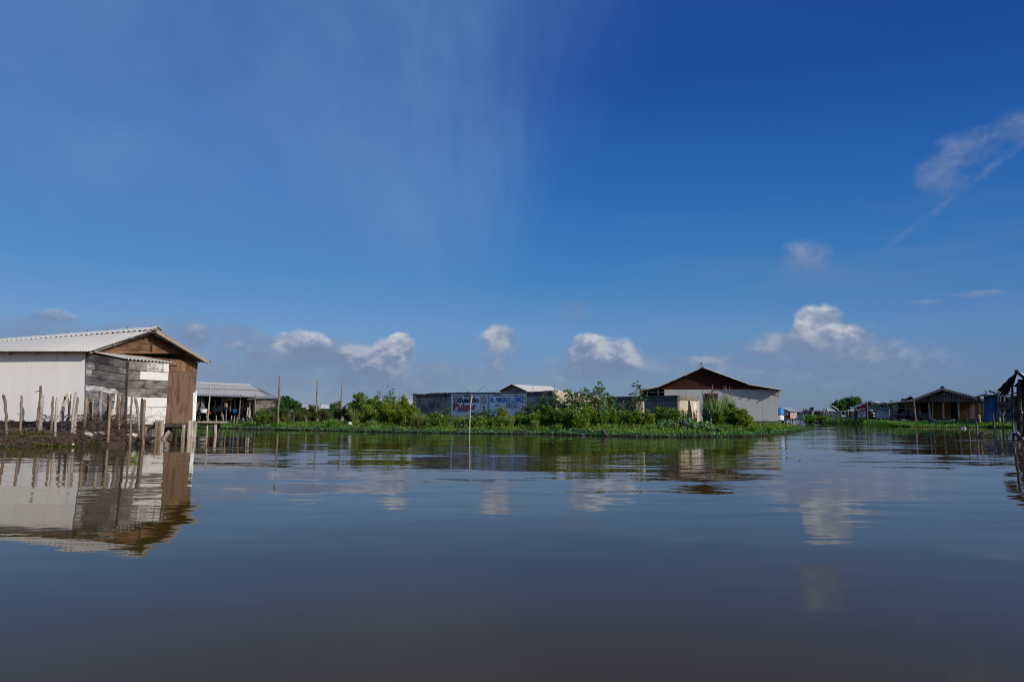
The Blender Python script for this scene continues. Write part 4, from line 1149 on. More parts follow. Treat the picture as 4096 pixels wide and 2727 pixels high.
# exposed blocks and dark band under the coping, left of the paintings
m = MB(); m.slab(*wallquad(MP, 1655, 1806, 1592, 1587, 1577, 1574, .012), .02); m.build('stained_band', M['coping'], RU)
m = MB(); m.slab(*wallquad(MP, 2108, 2212, 1585, 1584, 1570, 1566, .012), .02); m.build('stained_band', M['coping'], RU)
m = MB(); m.slab(*wallquad(MP, 1652.5, 1664, 1672, 1672, 1577, 1577, .03), .05); m.build('corner_pier', M['ruin_block'], RU)
# side wall catching the sun
cB = cR + (-MP.n) * 7.0
SP = Plane(cR, cB)
stop = [(2215, 1563), (2250, 1566), (2300, 1571), (2350, 1578), (2410, 1588), (2421, 1591)]
q = wallquad(SP, 2215.5, 2421, 1700, 1690, 1563, 1591)
m = MB(); pts = [SP.pt(2215.5, 1700), SP.pt(2421, 1690)] + [SP.pt(*c) for c in reversed(stop)]
m.poly(pts, SP.n, .2)
# block pattern needs metres along the wall: rebuild the face's UVs
L_ = [((Vector(p) - SP.o).dot(SP.u), Vector(p).z) for p in pts]
m.uv[0] = L_
m.build('side_wall', M['ruin_block'], RU)
# paint panels
def panelstrip(P, x0, x1, yb, yt, off, mat, name, parent, t=.01):
    m = MB(); m.slab(*wallquad(P, x0, x1, yb[0], yb[1], yt[0], yt[1], off), t); return m.build(name, M[mat], parent)
panelstrip(MP, 1805, 2106, (1662, 1664), (1572.5, 1571), .014, 'mural_white', 'painted_panel', RU)
panelstrip(MP, 1815, 2000, (1682, 1683), (1665, 1666), .016, 'mural_white', 'painted_panel', RU)
def flake(P, pts, off, mat, name, parent):
    m = MB(); m.poly([P.pt(x, y, off) for x, y in pts], P.n, .012); return m.build(name, M[mat], parent)
def jag_strip(x0, x1, yt, yb, amp, n):
    up_ = [(x0 + (x1 - x0) * i / n, yt + rnd.uniform(-.6, .6)) for i in range(n + 1)]
    lo = [(x0 + (x1 - x0) * i / n, yb + rnd.uniform(-amp, amp)) for i in range(n + 1)]
    return lo + up_[::-1]
flake(MP, jag_strip(1814, 1848, 1574, 1582, 2.6, 9), .024, 'peel', 'peeled_plaster', RU)
flake(MP, jag_strip(1903, 1950, 1573, 1581, 2.6, 11), .024, 'peel', 'peeled_plaster', RU)
flake(MP, jag_strip(1964, 1972, 1571, 1584, 1.5, 4), .024, 'peel', 'peeled_plaster', RU)
flake(MP, jag_strip(2008, 2095, 1571, 1580, 2.8, 18), .024, 'peel', 'peeled_plaster', RU)
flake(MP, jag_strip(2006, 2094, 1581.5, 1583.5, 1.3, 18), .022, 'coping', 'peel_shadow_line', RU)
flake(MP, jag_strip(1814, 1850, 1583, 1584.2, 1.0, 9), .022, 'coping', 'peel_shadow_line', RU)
flake(MP, jag_strip(1880, 1950, 1650, 1662, 4, 12), .020, 'ruin', 'bare_patch', RU)
flake(MP, jag_strip(1900, 1990, 1664, 1672, 3, 12), .022, 'coping', 'bare_patch', RU)
flake(MP, jag_strip(2060, 2104, 1648, 1662, 4, 8), .020, 'ruin', 'bare_patch', RU)

_dg = None
def lettering(P, s, x0, y0, x1, y1, mat, parent, bold=0.0, name='lettering', off=.027, serif=None, shear=0.0):
    """words fitted to a rectangle of the photograph's pixels on the wall plane"""
    cu = bpy.data.curves.new(name, 'FONT'); cu.body = s; cu.offset = bold; cu.extrude = 0.0; cu.resolution_u = 3
    cu.space_character = 1.0
    ob = bpy.data.objects.new(name, cu); COL.objects.link(ob)
    bpy.context.view_layer.update()
    me = bpy.data.meshes.new_from_object(ob.evaluated_get(bpy.context.evaluated_depsgraph_get()))
    bpy.data.objects.remove(ob); bpy.data.curves.remove(cu)
    V = [v.co.copy() for v in me.vertices]; F_ = [tuple(p.vertices) for p in me.polygons]
    bpy.data.meshes.remove(me)
    mx0, mx1 = min(v.x for v in V), max(v.x for v in V); my0, my1 = min(v.y for v in V), max(v.y for v in V)
    A, B, C_ = P.pt(x0, y1, off), P.pt(x1, y1, off), P.pt(x0, y0, off)
    D_ = P.pt(x1, y0, off)
    m = MB(); k = len(V)
    def place(u, v, o): return A.lerp(B, u).lerp(C_.lerp(D_, u), v) - P.n * o
    Q = [((v.x - mx0) / (mx1 - mx0), (v.y - my0) / (my1 - my0)) for v in V]
    m.v = [place(u + shear * v, v, 0) for u, v in Q]
    m.f = []; 
    for f in F_: m.face(f)
    for bx0, by0, bx1, by1 in (serif or []):
        s_ = len(m.v); m.v += [place(bx0, by0, -.001), place(bx1, by0, -.001), place(bx1, by1, -.001), place(bx0, by1, -.001)]; m.face([s_, s_ + 1, s_ + 2, s_ + 3])
    return m.build(name, M[mat], parent)
def frame_line(P, x0, y0, x1, y1, wd, mat, parent, off=.022, name='painted_border', cross=False, sides='tblr'):
    m = MB()
    h = wd / 2
    S_ = {'t': (x0 - h, y0 - h, x1 + h, y0 + h), 'b': (x0 - h, y1 - h, x1 + h, y1 + h), 'l': (x0 - h, y0 + h, x0 + h, y1 - h), 'r': (x1 - h, y0 + h, x1 + h, y1 - h)}
    for k in sides:
        a_, b_, c_, d_ = S_[k]; s_ = len(m.v)
        m.v += [P.pt(a_, d_, off), P.pt(c_, d_, off), P.pt(c_, b_, off), P.pt(a_, b_, off)]; m.face([s_, s_ + 1, s_ + 2, s_ + 3])
    if cross:
        for (ax, ay, bx, by), o2 in (((x0, y0, x1, y1), .001), ((x0, y1, x1, y0), .002)):
            s_ = len(m.v); dx_, dy_ = bx - ax, by - ay; l_ = math.hypot(dx_, dy_); nx, ny = -dy_ / l_ * h * .8, dx_ / l_ * h * .8
            m.v += [P.pt(ax + nx, ay + ny, off + o2), P.pt(bx + nx, by + ny, off + o2), P.pt(bx - nx, by - ny, off + o2), P.pt(ax - nx, ay - ny, off + o2)]; m.face([s_, s_ + 1, s_ + 2, s_ + 3])
    return m.build(name, M[mat], parent)
def ring(P, cx, cy, r0, r1, t0, t1, mat, parent, off=.022, name='emblem', sy=1.0):
    m = MB(); n = max(4, int(abs(t1 - t0) / 9))
    for i in range(n + 1):
        t = math.radians(t0 + (t1 - t0) * i / n)
        m.v += [P.pt(cx + r0 * math.cos(t), cy - r0 * sy * math.sin(t), off), P.pt(cx + r1 * math.cos(t), cy - r1 * sy * math.sin(t), off)]
    for i in range(n): m.face([2 * i, 2 * i + 1, 2 * i + 3, 2 * i + 2])
    return m.build(name, M[mat], parent)
def q5(x, y): return 1600 + x / 3.925, 1480 + y / 3.925       # zoomed-crop pixels to photograph pixels
def q9(x, y): return 1780 + x / 6.7286, 1540 + y / 6.7286
def R9(x0, y0, x1, y1): return (*q9(x0, y0), *q9(x1, y1))
frame_line(MP, *q9(222, 208), *q9(1178, 800), 1.7, 'ink_red', RU, sides='tlr')
frame_line(MP, *q9(1205, 212), *q9(2172, 790), 1.5, 'ink_blue', RU, sides='tlr')
lettering(MP, 'SENADO', *R9(498, 240, 778, 328), 'ink_black', RU, .012)
lettering(MP, 'O', *R9(238, 322, 358, 474), 'ink_red', RU, .045)
lettering(MP, 'duardo', *R9(345, 318, 916, 468), 'ink_black', RU, .035, off=.029,
          serif=[(.035, .90, .10, 1.0), (.0, 0, .135, .07), (.175, .60, .22, .68), (.53, .0, .62, .07), (.53, .60, .57, .68), (.74, .90, .80, 1.0), (.77, 0, .85, .07)])
lettering(MP, 'Pulgar', *R9(232, 484, 842, 716), 'ink_red', RU, .035,
          serif=[(.0, .25, .135, .30), (.0, .93, .09, .99), (.20, .62, .25, .68), (.40, .25, .49, .30), (.39, .93, .44, .99), (.86, .25, .97, .30), (.86, .62, .90, .68)])
lettering(MP, 'COENALESA', *R9(302, 662, 535, 718), 'ink_black', RU, .006)
frame_line(MP, *q9(285, 660), *q9(538, 728), .5, 'ink_black', RU)
frame_line(MP, *q9(958, 308), *q9(1158, 500), .8, 'ink_black', RU, cross=True)
frame_line(MP, *q9(954, 520), *q9(1150, 660), .8, 'ink_black', RU)
lettering(MP, '6', *R9(1012, 540, 1080, 644), 'ink_black', RU, .03)
cxx, cyy = q9(1050, 402)
for t0, t1, c in ((60, 165, 'ink_red'), (-25, 60, 'ink_yellow'), (-120, -25, 'ink_green'), (-165, -120, 'ink_yellow'), (165, 195, 'ink_red')):
    ring(MP, cxx, cyy, 7.6, 10.8, t0, t1, c, RU, .0235, sy=1.16)
lettering(MP, 'U', *R9(1010, 365, 1090, 455), 'sign_white', RU, .03, name='emblem', off=.023)
lettering(MP, '*', *R9(1028, 375, 1072, 430), 'ink_yellow', RU, .05, name='emblem', off=.0245)
lettering(MP, 'ARO RODRIGUEZ', *R9(690, 822, 1110, 884), 'ink_red', RU, .01)
frame_line(MP, *q9(800, 892), *q9(1130, 896), .5, 'ink_red', RU, sides='t')
lettering(MP, 'CAMARA', *R9(1290, 234, 1526, 296), 'ink_black', RU, .02, off=.027)
lettering(MP, 'EL NEGRO LOPEZ', *R9(1226, 330, 2140, 460), 'ink_blue', RU, .035)
lettering(MP, 'MARCA', *R9(1356, 516, 1478, 568), 'ink_black', RU, .015)
lettering(MP, '101', *R9(1660, 482, 1780, 606), 'ink_black', RU, .02)
frame_line(MP, *q9(1652, 468), *q9(1790, 622), .6, 'ink_black', RU)
frame_line(MP, *q9(1812, 466), *q9(1980, 624), .8, 'ink_black', RU, cross=True)
lettering(MP, 'C', *R9(1850, 484, 1926, 606), 'ink_blue', RU, .05, off=.0245)
# dead twigs rooted on the wall top
for lab, pts in (('bare dark twig lying on the coping of the painted ruin', [(1866, 1571), (1876, 1567), (1884, 1564.5)]), ('long thin leaning twig above the painted ruin', [(1906, 1569), (1925, 1554), (1945, 1541)]), ('faint curled twig above the painted ruin, leftmost', [(1876, 1566), (1862, 1556), (1855, 1548), (1854, 1545)]), ('bent bare branch before the pale roof above the ruin', [(2124, 1566), (2134, 1556), (2136, 1548), (2130, 1543), (2145, 1541)])):
    m = MB(); P_ = [MP.pt(x, y, -.1) for x, y in pts]; m.tube(P_, [.035 if 'dark' in lab else .012] + [.009] * (len(P_) - 1), 5)
    tag(m.build('twig', M['twig'], None, P_[0]), lab, 'twig', 'twigs on the ruin wall')

# house with pale roof behind the ruin
BH = thing('gabled_house', 'small house with pale roof and grey gable behind the painted ruin', 'house', gx(2060, 62, .2))
gl, gr = gx(1990, 62.5, 0), gx(2112, 60, 0); HPn = Plane(gl, gr); dep = -HPn.n * 5.4
m = MB(); boards(m, [HPn.pt(2003, 1640), HPn.pt(2098, 1640), HPn.pt(2098, 1563), HPn.pt(2003, 1563)], 12, True, .03, .01, .01, split=0)
m.poly([HPn.pt(2001, 1562.5, .005), HPn.pt(2102, 1562.5, .005), HPn.pt(2048, 1540, .005)], HPn.n, .03); m.build('gable_wall', M['grey_wood'], BH)
m = MB(); rp = HPn.pt(2048, 1536.5, .35)
m.corr(HPn.pt(2112, 1566, .35), HPn.pt(2112, 1566, .35) + dep, rp + dep, rp, pitch=.25, amp=.03, nv=3); m.build('roof', M['roof_white'], BH)
m = MB(); m.corr(HPn.pt(1995, 1564, .35), HPn.pt(1995, 1564, .35) + dep, rp + dep, rp, pitch=.25, amp=.03, nv=3); m.build('roof', M['roof_dark'], BH)
m = MB(); m.slab(HPn.pt(2100, 1650, 0), HPn.pt(2100, 1650, 0) + dep, HPn.pt(2100, 1565, 0) + dep, HPn.pt(2100, 1565, 0), .05); m.build('side_wall', M['white_panel'], BH)

# ------------------------------------------------------------------ grey box building with lit end
BX = thing('block_building', 'flat topped rendered block building with dark front and sunlit beige end', 'building', gx(2650, 38.5, .2))
bR = gx(2710, 38.0, 0); bL = gx(2425, 41.6, 0); BP = Plane(bL, bR)
m = MB(); m.slab(*wallquad(BP, 2425, 2710, 1690, 1695, 1588, 1581), .2); m.build('front_wall', M['grey_render'], BX)
m = MB(); m.slab(*wallquad(BP, 2425, 2710, 1607, 1604, 1587.5, 1580.5, .02), .24); m.build('coping', M['coping'], BX)
bE = bR - BP.n * 3.6; EP = Plane(bR, bE)
m = MB(); m.slab(*wallquad(EP, 2710.6, 2798, 1695, 1690, 1581, 1586), .2); m.build('end_wall', M['beige_wall'], BX)
m = MB(); m.slab(*wallquad(EP, 2710.6, 2798, 1601, 1602, 1580.5, 1585.5, .015), .03); m.build('end_coping', M['crust'], BX)
m = MB(); m.poly([EP.pt(2752, 1672, .012), EP.pt(2771, 1672, .012), EP.pt(2760, 1604, .012), EP.pt(2754, 1604, .012)], EP.n, .02); m.build('dark_wedge', M['dark_void'], BX)  # flat dark wedge laid on the end wall, narrow above and wider below
m = MB(); m.poly([EP.pt(2780 + 6 * math.cos(t), 1625 - 14 * math.sin(t), .014) for t in [k * math.pi / 7 for k in range(14)]], EP.n, .02); m.build('white_patch', M['peel'], BX)
m = MB(); m.poly([EP.pt(2717 + 7 * math.cos(t), 1662 - 14 * math.sin(t), .014) for t in [k * math.pi / 7 for k in range(14)]], EP.n, .02); m.build('white_patch', M['peel'], BX)
# leaning crack line
m = MB(); pts = [(2742, 1585), (2741, 1592), (2748, 1600), (2757, 1604), (2768, 1599), (2790, 1603)]
m.tube([EP.pt(x, y, .016) for x, y in pts], .012, 5); m.build('crack', M['dark_void'], BX)
# wall stub
ST = thing('wall_stub', 'narrow rendered wall stub standing before the block building', 'wall', gx(2560, 37.6, .2))
sR = gx(2571, 37.0, 0); sL = gx(2545, 37.15, 0); TP = Plane(sL, sR)
m = MB(); m.slab(*wallquad(TP, 2545, 2571, 1690, 1690, 1605, 1605), .1); 
m.slab(at(2571.2, 1690, 37.0), at(2578.5, 1690, 37.5), at(2577, 1605, 37.5), at(2571.2, 1605, 37.0), .05)
m.build('stub_wall', M['ruin_block'], ST)

# ------------------------------------------------------------------ grey house with rust gable
GH = thing('grey_house', 'pale grey house with rusty red gable, red framed window and white edged roof', 'house', gx(2880, 46, .3))
gA, gB = gx(2658, 46.8, 0), gx(3112, 45.2, 0); G = Plane(gA, gB)
deep = -G.n * 9.0
m = MB()
for x0, x1 in ((2659, 2795), (2796, 2983), (2983.6, 3050), (3050.6, 3110)):
    m.slab(*wallquad(G, x0, x1, 1683, 1684.5, 1556, 1554.5, rnd.uniform(0, .006)), .03)
m.build('front_wall', M['grey_panel'], GH)
m = MB()
gp = [(2658, 1557), (3112, 1556.5), (3098, 1552.5), (2995, 1538), (2812, 1471), (2640, 1545), (2645, 1557)]
m.poly([G.pt(x, y, .012) for x, y in gp], G.n, .03); m.build('gable', M['rust'], GH)
# sheets of the gable overlapping
for x0, x1, y0, y1 in ((2700, 2728, 1528, 1515), (2760, 2786, 1497, 1487), (2830, 2856, 1482, 1492), (2900, 2925, 1509, 1518)):
    m = MB(); m.slab(*wallquad(G, x0, x1, 1556, 1556, y0, y1, .025), .012); m.build('gable_sheet', M['rust'], GH)
# window
WN = MB()
xs = (2822, 2870); ys = (1576, 1625)
for a_, b_, c_, d_ in ((2818, 1624, 2872, 1628), (2818, 1574, 2872, 1577.5), (2818, 1577.5, 2822, 1624), (2868.5, 1577.5, 2872, 1624), (2843.5, 1577.5, 2847, 1624)):
    WN.slab(*wallquad(G, a_, c_, d_, d_, b_, b_, .05), .08)
wf = WN.build('window', M['rust'], GH)
m = MB(); m.slab(*wallquad(G, 2820, 2870, 1626, 1626, 1576, 1576, .016), .01); m.build('opening', M['dark_void'], wf)
m = MB()
for k in range(5): m.beam(G.pt(2848 + k * 4.3, 1624, .03), G.pt(2848 + k * 4.3, 1578, .03), .03, .012, up=G.n)
m.build('shutter_slats', M['rust'], wf)
m = MB(); m.slab(G.pt(2658, 1684), G.pt(2658, 1684) + deep, G.pt(2658, 1556) + deep, G.pt(2658, 1556), .03)
m.build('side_wall', M['grey_panel'], GH)
m = MB(); m.slab(G.pt(3111.5, 1684), G.pt(3111.5, 1684) + deep, G.pt(3111.5, 1556) + deep, G.pt(3111.5, 1556), .03); m.build('side_wall', M['grey_panel'], GH)
ov = .55
pk = G.pt(2812, 1469, ov); kn = G.pt(2997, 1536, ov); er = G.pt(3130, 1559, ov); el_ = G.pt(2636, 1546, ov)
m = MB(); m.corr(pk, kn, kn + deep, pk + deep, pitch=.2, amp=.0, nv=1) if False else m.corr(kn, kn + deep, pk + deep, pk, pitch=.2, amp=.025, nv=3); m.build('right_roof_slope', M['roof_white'], GH)
m = MB(); m.corr(er, er + deep, kn + deep - up * .02, kn - up * .02, pitch=.2, amp=.025, nv=3); m.build('right_roof_eave', M['roof_white'], GH)
m = MB(); m.corr(el_, el_ + deep, pk + deep, pk, pitch=.2, amp=.025, nv=3); m.build('left_roof_slope', M['roof_old'], GH)
m = MB(); m.tube([pk + up * .06 + G.n * .08, pk + up * .06 + deep], .10, 10); m.build('ridge_cap', M['roof_old'], GH)
for x, y in ((2700, 1522), (2745, 1503), (2880, 1497), (2935, 1517), (3047, 1548), (3080, 1553), (3118, 1563)):
    m = MB(); p = G.pt(x, y - 1, .62); m.beam(p, p - G.n * .95, .05, .06); m.build('purlin', M['plank'], GH)
m = MB(); m.beam(G.pt(3113, 1562, .2), G.pt(3133, 1566, .2), .04, .04); m.build('rafter_end', M['plank'], GH)
m = MB(); m.slab(G.pt(3113, 1589, .02), G.pt(3116, 1589, .02), G.pt(3121, 1563, .02), G.pt(3113, 1563, .02), .5); m.build('eave_flap', M['sack'], GH)
m = MB(); m.beam(G.pt(2658, 1687, -.05), G.pt(3112, 1687.5, -.05), .1, .1)
for u in (.25, .5, .75): m.beam(G.pt(2658, 1687, 0) + deep * u, G.pt(3112, 1687, 0) + deep * u, .1, .1)
m.build('floor_beams', M['dark_wood'], GH)
for x, o2 in ((2700, .2), (2850, .2), (2990, .25), (3028, .3), (3050, 1.2), (3075, 2.2), (3103, .25), (3100, 2.6), (3010, 3.0), (3060, 4.0)):
    m = MB(); p = G.pt(x, 1686, -o2); m.tube([Vector((p.x, p.y, -.4)), p], .09, 8); m.build('stilt', M['grey_wood' if o2 < .31 else 'dark_wood'], GH)
# dark awning on the left of the grey house
m = MB(); m.corr(G.pt(2566, 1560, .5), G.pt(2566, 1560, .5) + deep * .6, G.pt(2642, 1545, .2) + deep * .6, G.pt(2642, 1545, .2), pitch=.2, amp=.025, nv=2); m.build('awning_roof', M['roof_old'], GH)
m = MB(); boards(m, [G.pt(2560, 1660, -4.5), G.pt(2668, 1660, -4.5), G.pt(2668, 1552, -4.5), G.pt(2560, 1555, -4.5)], 6, False, .03, .01, .01); m.build('awning_back_wall', M['dark_wood'], GH)
m = MB(); boards(m, [G.pt(2560, 1680, -.1), G.pt(2560, 1680, -4.5), G.pt(2560, 1562, -4.5), G.pt(2560, 1562, -.1)], 6, False, .03, .01, .01); m.build('awning_side_wall', M['dark_wood'], GH)
for x in (2588, 2632):
    m = MB(); m.tube([G.pt(x, 1685, .1), G.pt(x, 1556, .1)], .05, 7); m.build('awning_post', M['dark_wood'], GH)
# rear deck, barrel and bucket
m = MB()
for k in range(6): m.beam(G.pt(3108, 1683, -.6 - k * .3), G.pt(3150 - rnd.uniform(0, 14), 1682, -.6 - k * .3), .28, .05)
m.build('side_deck', M['dark_wood'], GH)
for x, o2 in ((3134, .8), (3146, 2.0), (3130, 2.2)):
    m = MB(); p = G.pt(x, 1684, -o2); m.tube([Vector((p.x, p.y, -.4)), p], .07, 7); m.build('stilt', M['grey_wood'], GH)
def drum(name, label, c, r, h, mat, cat, lidmat=None, ribs=3):
    o = thing(name, label, cat, c); m = MB(); pr = [(r * .94, 0)]
    for k in range(ribs):
        z0 = h * (k + .5) / ribs; pr += [(r, z0 - h * .1), (r * 1.04, z0 - h * .03), (r * 1.04, z0 + h * .03), (r, z0 + h * .1)]
    pr += [(r * .97, h * .97), (r * .9, h)]
    m.lathe(c, pr, 20); m.build('body', M[mat], o, smooth=False)
    m = MB(); m.lathe(c + up * h, [(r * .95, 0), (r * .95, .03), (r * .5, .05), (.05, .055)], 20); m.build('lid', M[lidmat or mat], o)
    return o
dk = G.pt(3119, 1682, -1.0)
drum('white_drum', 'white plastic drum standing on the rear deck of the grey house', Vector((dk.x, dk.y, dk.z + .03)), .26, .28 * 1.05, 'white_plastic', 'drum', ribs=2)
drum('blue_drum', 'bright blue plastic drum stacked on the white drum', Vector((dk.x, dk.y, dk.z + .03 + .36)), .26, .40, 'blue_plastic', 'drum')
d2 = G.pt(3127, 1680, -2.2)
drum('black_tank', 'black water tank behind the blue drum of the grey house', Vector((d2.x, d2.y, d2.z)), .24, .72, 'black_plastic', 'water tank')
# bird on the ridge, two in the air
def bird(label, c, s, flying=False):
    o = thing('bird', label, 'bird', c); m = MB()
    m.tube([c + Vector((-.10, 0, .02)) * s, c + Vector((-.04, 0, .10)) * s, c + Vector((.05, 0, .15)) * s, c + Vector((.10, 0, .22)) * s, c + Vector((.125, 0, .27)) * s, c + Vector((.15, 0, .28)) * s, c + Vector((.20, 0, .265)) * s], [.012 * s, .045 * s, .06 * s, .04 * s, .03 * s, .03 * s, .004 * s], 9)
    m.build('body', M['bird'], o, smooth=True)
    m = MB(); m.tube([c + Vector((-.08, 0, .06)) * s, c + Vector((-.22, 0, -.03)) * s], [.03 * s, .02 * s], 6); m.build('tail', M['bird'], o)
    if flying:
        for sg in (-1, 1):
            m = MB(); m.hexa([c + Vector(v) * s for v in ((-.05, 0, .14), (-.08, sg * .25, .26), (.02, sg * .25, .26), (.08, 0, .14), (-.05, 0, .15), (-.08, sg * .25, .27), (.02, sg * .25, .27), (.08, 0, .15))])
            m.hexa([c + Vector(v) * s for v in ((-.08, sg * .25, .26), (-.14, sg * .5, .2), (-.08, sg * .52, .2), (.02, sg * .25, .26), (-.08, sg * .25, .27), (-.14, sg * .5, .21), (-.08, sg * .52, .21), (.02, sg * .25, .27))])
            m.build('wing', M['bird'], o)
    else:
        m = MB()
        for sg in (-.025, .025): m.tube([c + Vector((.0, sg, .08)) * s, c + Vector((.01, sg, -.02)) * s], .008 * s, 5)
        m.build('leg', M['bird'], o)
    return o
bird('black bird perched on the ridge of the grey house', pk + up * .17 + Vector((-.10, .1, 0)), .62).rotation_euler = (0, 0, math.radians(15))
bird('black bird flying, upper of two specks over the grey house', at(3035, 1291, 120), .42, True)
bird('black bird flying, lower of two specks over the grey house', at(3088, 1328, 140), .40, True)
# distant roofs beyond the bushes
for lab, xl, xr, yt, yb, Y, mat in (('distant pale roofed house behind the dark green tree', 1190, 1245, 1618, 1636, 95, 'roof_pale'), ('distant white roofed house behind the brown scrub', 1285, 1345, 1617, 1634, 100, 'roof_white'), ('long pale roofed house hidden behind the yellow green shrubs', 1440, 1662, 1598, 1622, 72, 'roof_pale')):
    o = thing('distant_house', lab, 'house', gx((xl + xr) / 2, Y, .2))
    m = MB(); m.corr(at(xl - 5, yb, Y), at(xr + 5, yb, Y), at(xr - 18, yt, Y + 3), at(xl + 4, yt, Y + 3), pitch=.2, amp=.012, nv=2); m.build('roof', M[mat], o)
    m = MB(); m.corr(at(xr - 18, yt, Y + 3), at(xl + 4, yt, Y + 3), at(xl + 4, yb, Y + 6), at(xr, yb, Y + 6), pitch=.2, amp=.012, nv=2); m.build('roof', M[mat], o)
    p0, p1 = at(xl, yb - 1, Y + .4), at(xr - 2, yb - 1, Y + .4)
    m = MB(); m.slab(Vector((p0.x, p0.y, .1)), Vector((p1.x, p1.y, .1)), p1, p0, .05)
    m.slab(Vector((p1.x, p1.y, .1)), Vector((p1.x, p1.y + 5.2, .1)), Vector((p1.x, p1.y + 5.2, p1.z)), p1, .05); m.build('wall', M['grey_wood'], o)

# snag in the water, scraps along the edge
Ys = on(2425, 1744).y - .25
m = MB(); m.tube([at(2438, 1750, Ys), at(2424, 1738, Ys), at(2413, 1725, Ys), at(2407, 1717, Ys)], [.10, .09, .085, .06], 9)
m.tube([at(2426, 1742, Ys), at(2432, 1733, Ys), at(2433, 1729, Ys)], [.06, .04, .02], 7); m.tube([at(2430, 1746, Ys - .1), at(2438, 1741, Ys - .1)], [.05, .035], 7)
tag(m.build('snag', M['dark_wood'], None, on(2425, 1744)), 'dark rotten stump leaning out of the water at the weed edge', 'stump')
def scrap(label, px, py, s, mat='litter', z=None):
    p = on(px, py) if z is None else at(px, py, z); m = MB()
    pr = []
    m.lathe(p, [(s * .3, -.02), (s * .75, s * .15), (s * .8, s * .5), (s * .45, s * .9), (s * .1, s)], 9)
    for i, v in enumerate(m.v): m.v[i] = v + Vector((rnd.uniform(-.2, .2), rnd.uniform(-.2, .2), rnd.uniform(-.15, .15))) * s
    tag(m.build('litter_scrap', M[mat], None, p), label, 'litter', 'litter at the water edge')
scrap('white crumpled scrap caught in the long grass below the yellow shrubs', 1400, 1697, .13, z=36)
scrap('white scrap at the water edge below the feathery shrubs', 2164, 1736, .09)
scrap('bluish white scrap at the water edge left of the rotten stump', 2334, 1741, .07, 'blue_cloth')
scrap('white scrap among the stumps right of the arching grass', 1847, 1702, .08, z=34.5)
scrap('pale scrap floating under the near bank stakes', 293, 1777, .03, z=16.9)
# ------------------------------------------------------------------ far huts across the channel
def q8(x, y): return 3050 + x / 3.925, 1480 + y / 3.925
def qa(x, y): return 3250 + x / 5.2333, 1540 + y / 5.2333
def qb(x, y): return 3550 + x / 6.534, 1500 + y / 6.534
def qc(x, y): return 3800 + x / 5.2264, 1460 + y / 5.2264
# red hut: dark red front to the left, plank side in the sun
RH = thing('red_hut', 'small red hut with white roof and sunlit plank side, standing over the channel', 'hut', gx(3150, 190, .3))
ra, rb_ = gx(q8(300, 0)[0], 191.5, 0), gx(q8(435, 0)[0], 190, 0); RP = Plane(ra, rb_)
rcn = rb_ - RP.n * 14; RS = Plane(rb_, rcn)
m = MB(); m.poly([RP.pt(*q8(290, 764)), RP.pt(*q8(435, 764)), RP.pt(*q8(432, 648)), RP.pt(*q8(292, 586)), RP.pt(*q8(250, 610))], RP.n, .1); m.build('front_wall', M['red_wall'], RH)
m = MB(); m.slab(*[RP.pt(*q8(*c), .05) for c in ((358, 708), (404, 708), (402, 655), (360, 655))], .04); m.build('window', M['sign_white'], RH)
m = MB(); m.slab(*[RP.pt(*q8(*c), .05) for c in ((296, 764), (340, 764), (340, 655), (296, 650))], .04); m.build('pale_panel', M['white_panel'], RH)
m = MB(); boards(m, [RS.pt(*q8(436, 762)), RS.pt(*q8(529, 757)), RS.pt(*q8(545, 655)), RS.pt(*q8(436, 650))], 7, False, .1, .02, .02); m.build('side_wall', M['plank'], RH)
m = MB(); m.corr(RS.pt(*q8(428, 650), .5), RS.pt(*q8(548, 652), .5), RS.pt(*q8(440, 587), -3.5), RS.pt(*q8(290, 583), -3.5), pitch=.6, amp=.05, nv=1); m.build('roof', M['roof_white'], RH)
m = MB(); m.corr(RS.pt(*q8(290, 583), -3.5), RS.pt(*q8(440, 587), -3.5), RS.pt(*q8(360, 610), -7.5), RS.pt(*q8(240, 607), -7.5), pitch=.6, amp=.05, nv=1); m.build('roof', M['roof_dark'], RH)
for x, y in ((300, 764), (370, 764), (434, 764), (470, 760), (525, 757)):
    m = MB(); p = RS.pt(*q8(x, y), -.3) if x > 430 else RP.pt(*q8(x, y), -.3); m.tube([Vector((p.x, p.y, -.4)), p], .13, 6); m.build('stilt', M['dark_wood'], RH)
PH = thing('plank_hut', 'tan plank hut with white roof and dark doorway beside the red hut', 'hut', gx(3195, 200, .3))
pa, pb = gx(q8(529, 0)[0], 203, 0), gx(q8(637, 0)[0], 201.5, 0); PP = Plane(pa, pb)
m = MB(); boards(m, [PP.pt(*q8(560, 758)), PP.pt(*q8(590, 758)), PP.pt(*q8(590, 655)), PP.pt(*q8(560, 655))], 5, False, .1, .02, .02); boards(m, [PP.pt(*q8(590, 758)), PP.pt(*q8(637, 756)), PP.pt(*q8(636, 655)), PP.pt(*q8(590, 655))], 5, False, .1, .02, .02, paint=[.6] * 5); m.build('front_wall', M['plank'], PH)
m = MB(); m.slab(*[PP.pt(*q8(*c), -.6) for c in ((528, 758), (562, 758), (562, 655), (528, 655))], .1); m.build('doorway', M['dark_void'], PH)
m = MB(); m.corr(PP.pt(*q8(540, 650), .8), PP.pt(*q8(636, 655), .8), PP.pt(*q8(520, 592), -4.5), PP.pt(*q8(432, 588), -4.5), pitch=.6, amp=.05, nv=1); m.build('roof', M['roof_white'], PH)
for x in (570, 600, 635):
    m = MB(); p = PP.pt(*q8(x, 758), -.3); m.tube([Vector((p.x, p.y, -.4)), p], .13, 6); m.build('stilt', M['dark_wood'], PH)
c = PP.pt(*q8(545, 742), 1.2)
drum('blue_barrel', 'small blue barrel at the doorway of the tan plank hut', c, .28, .65, 'blue_plastic', 'barrel')

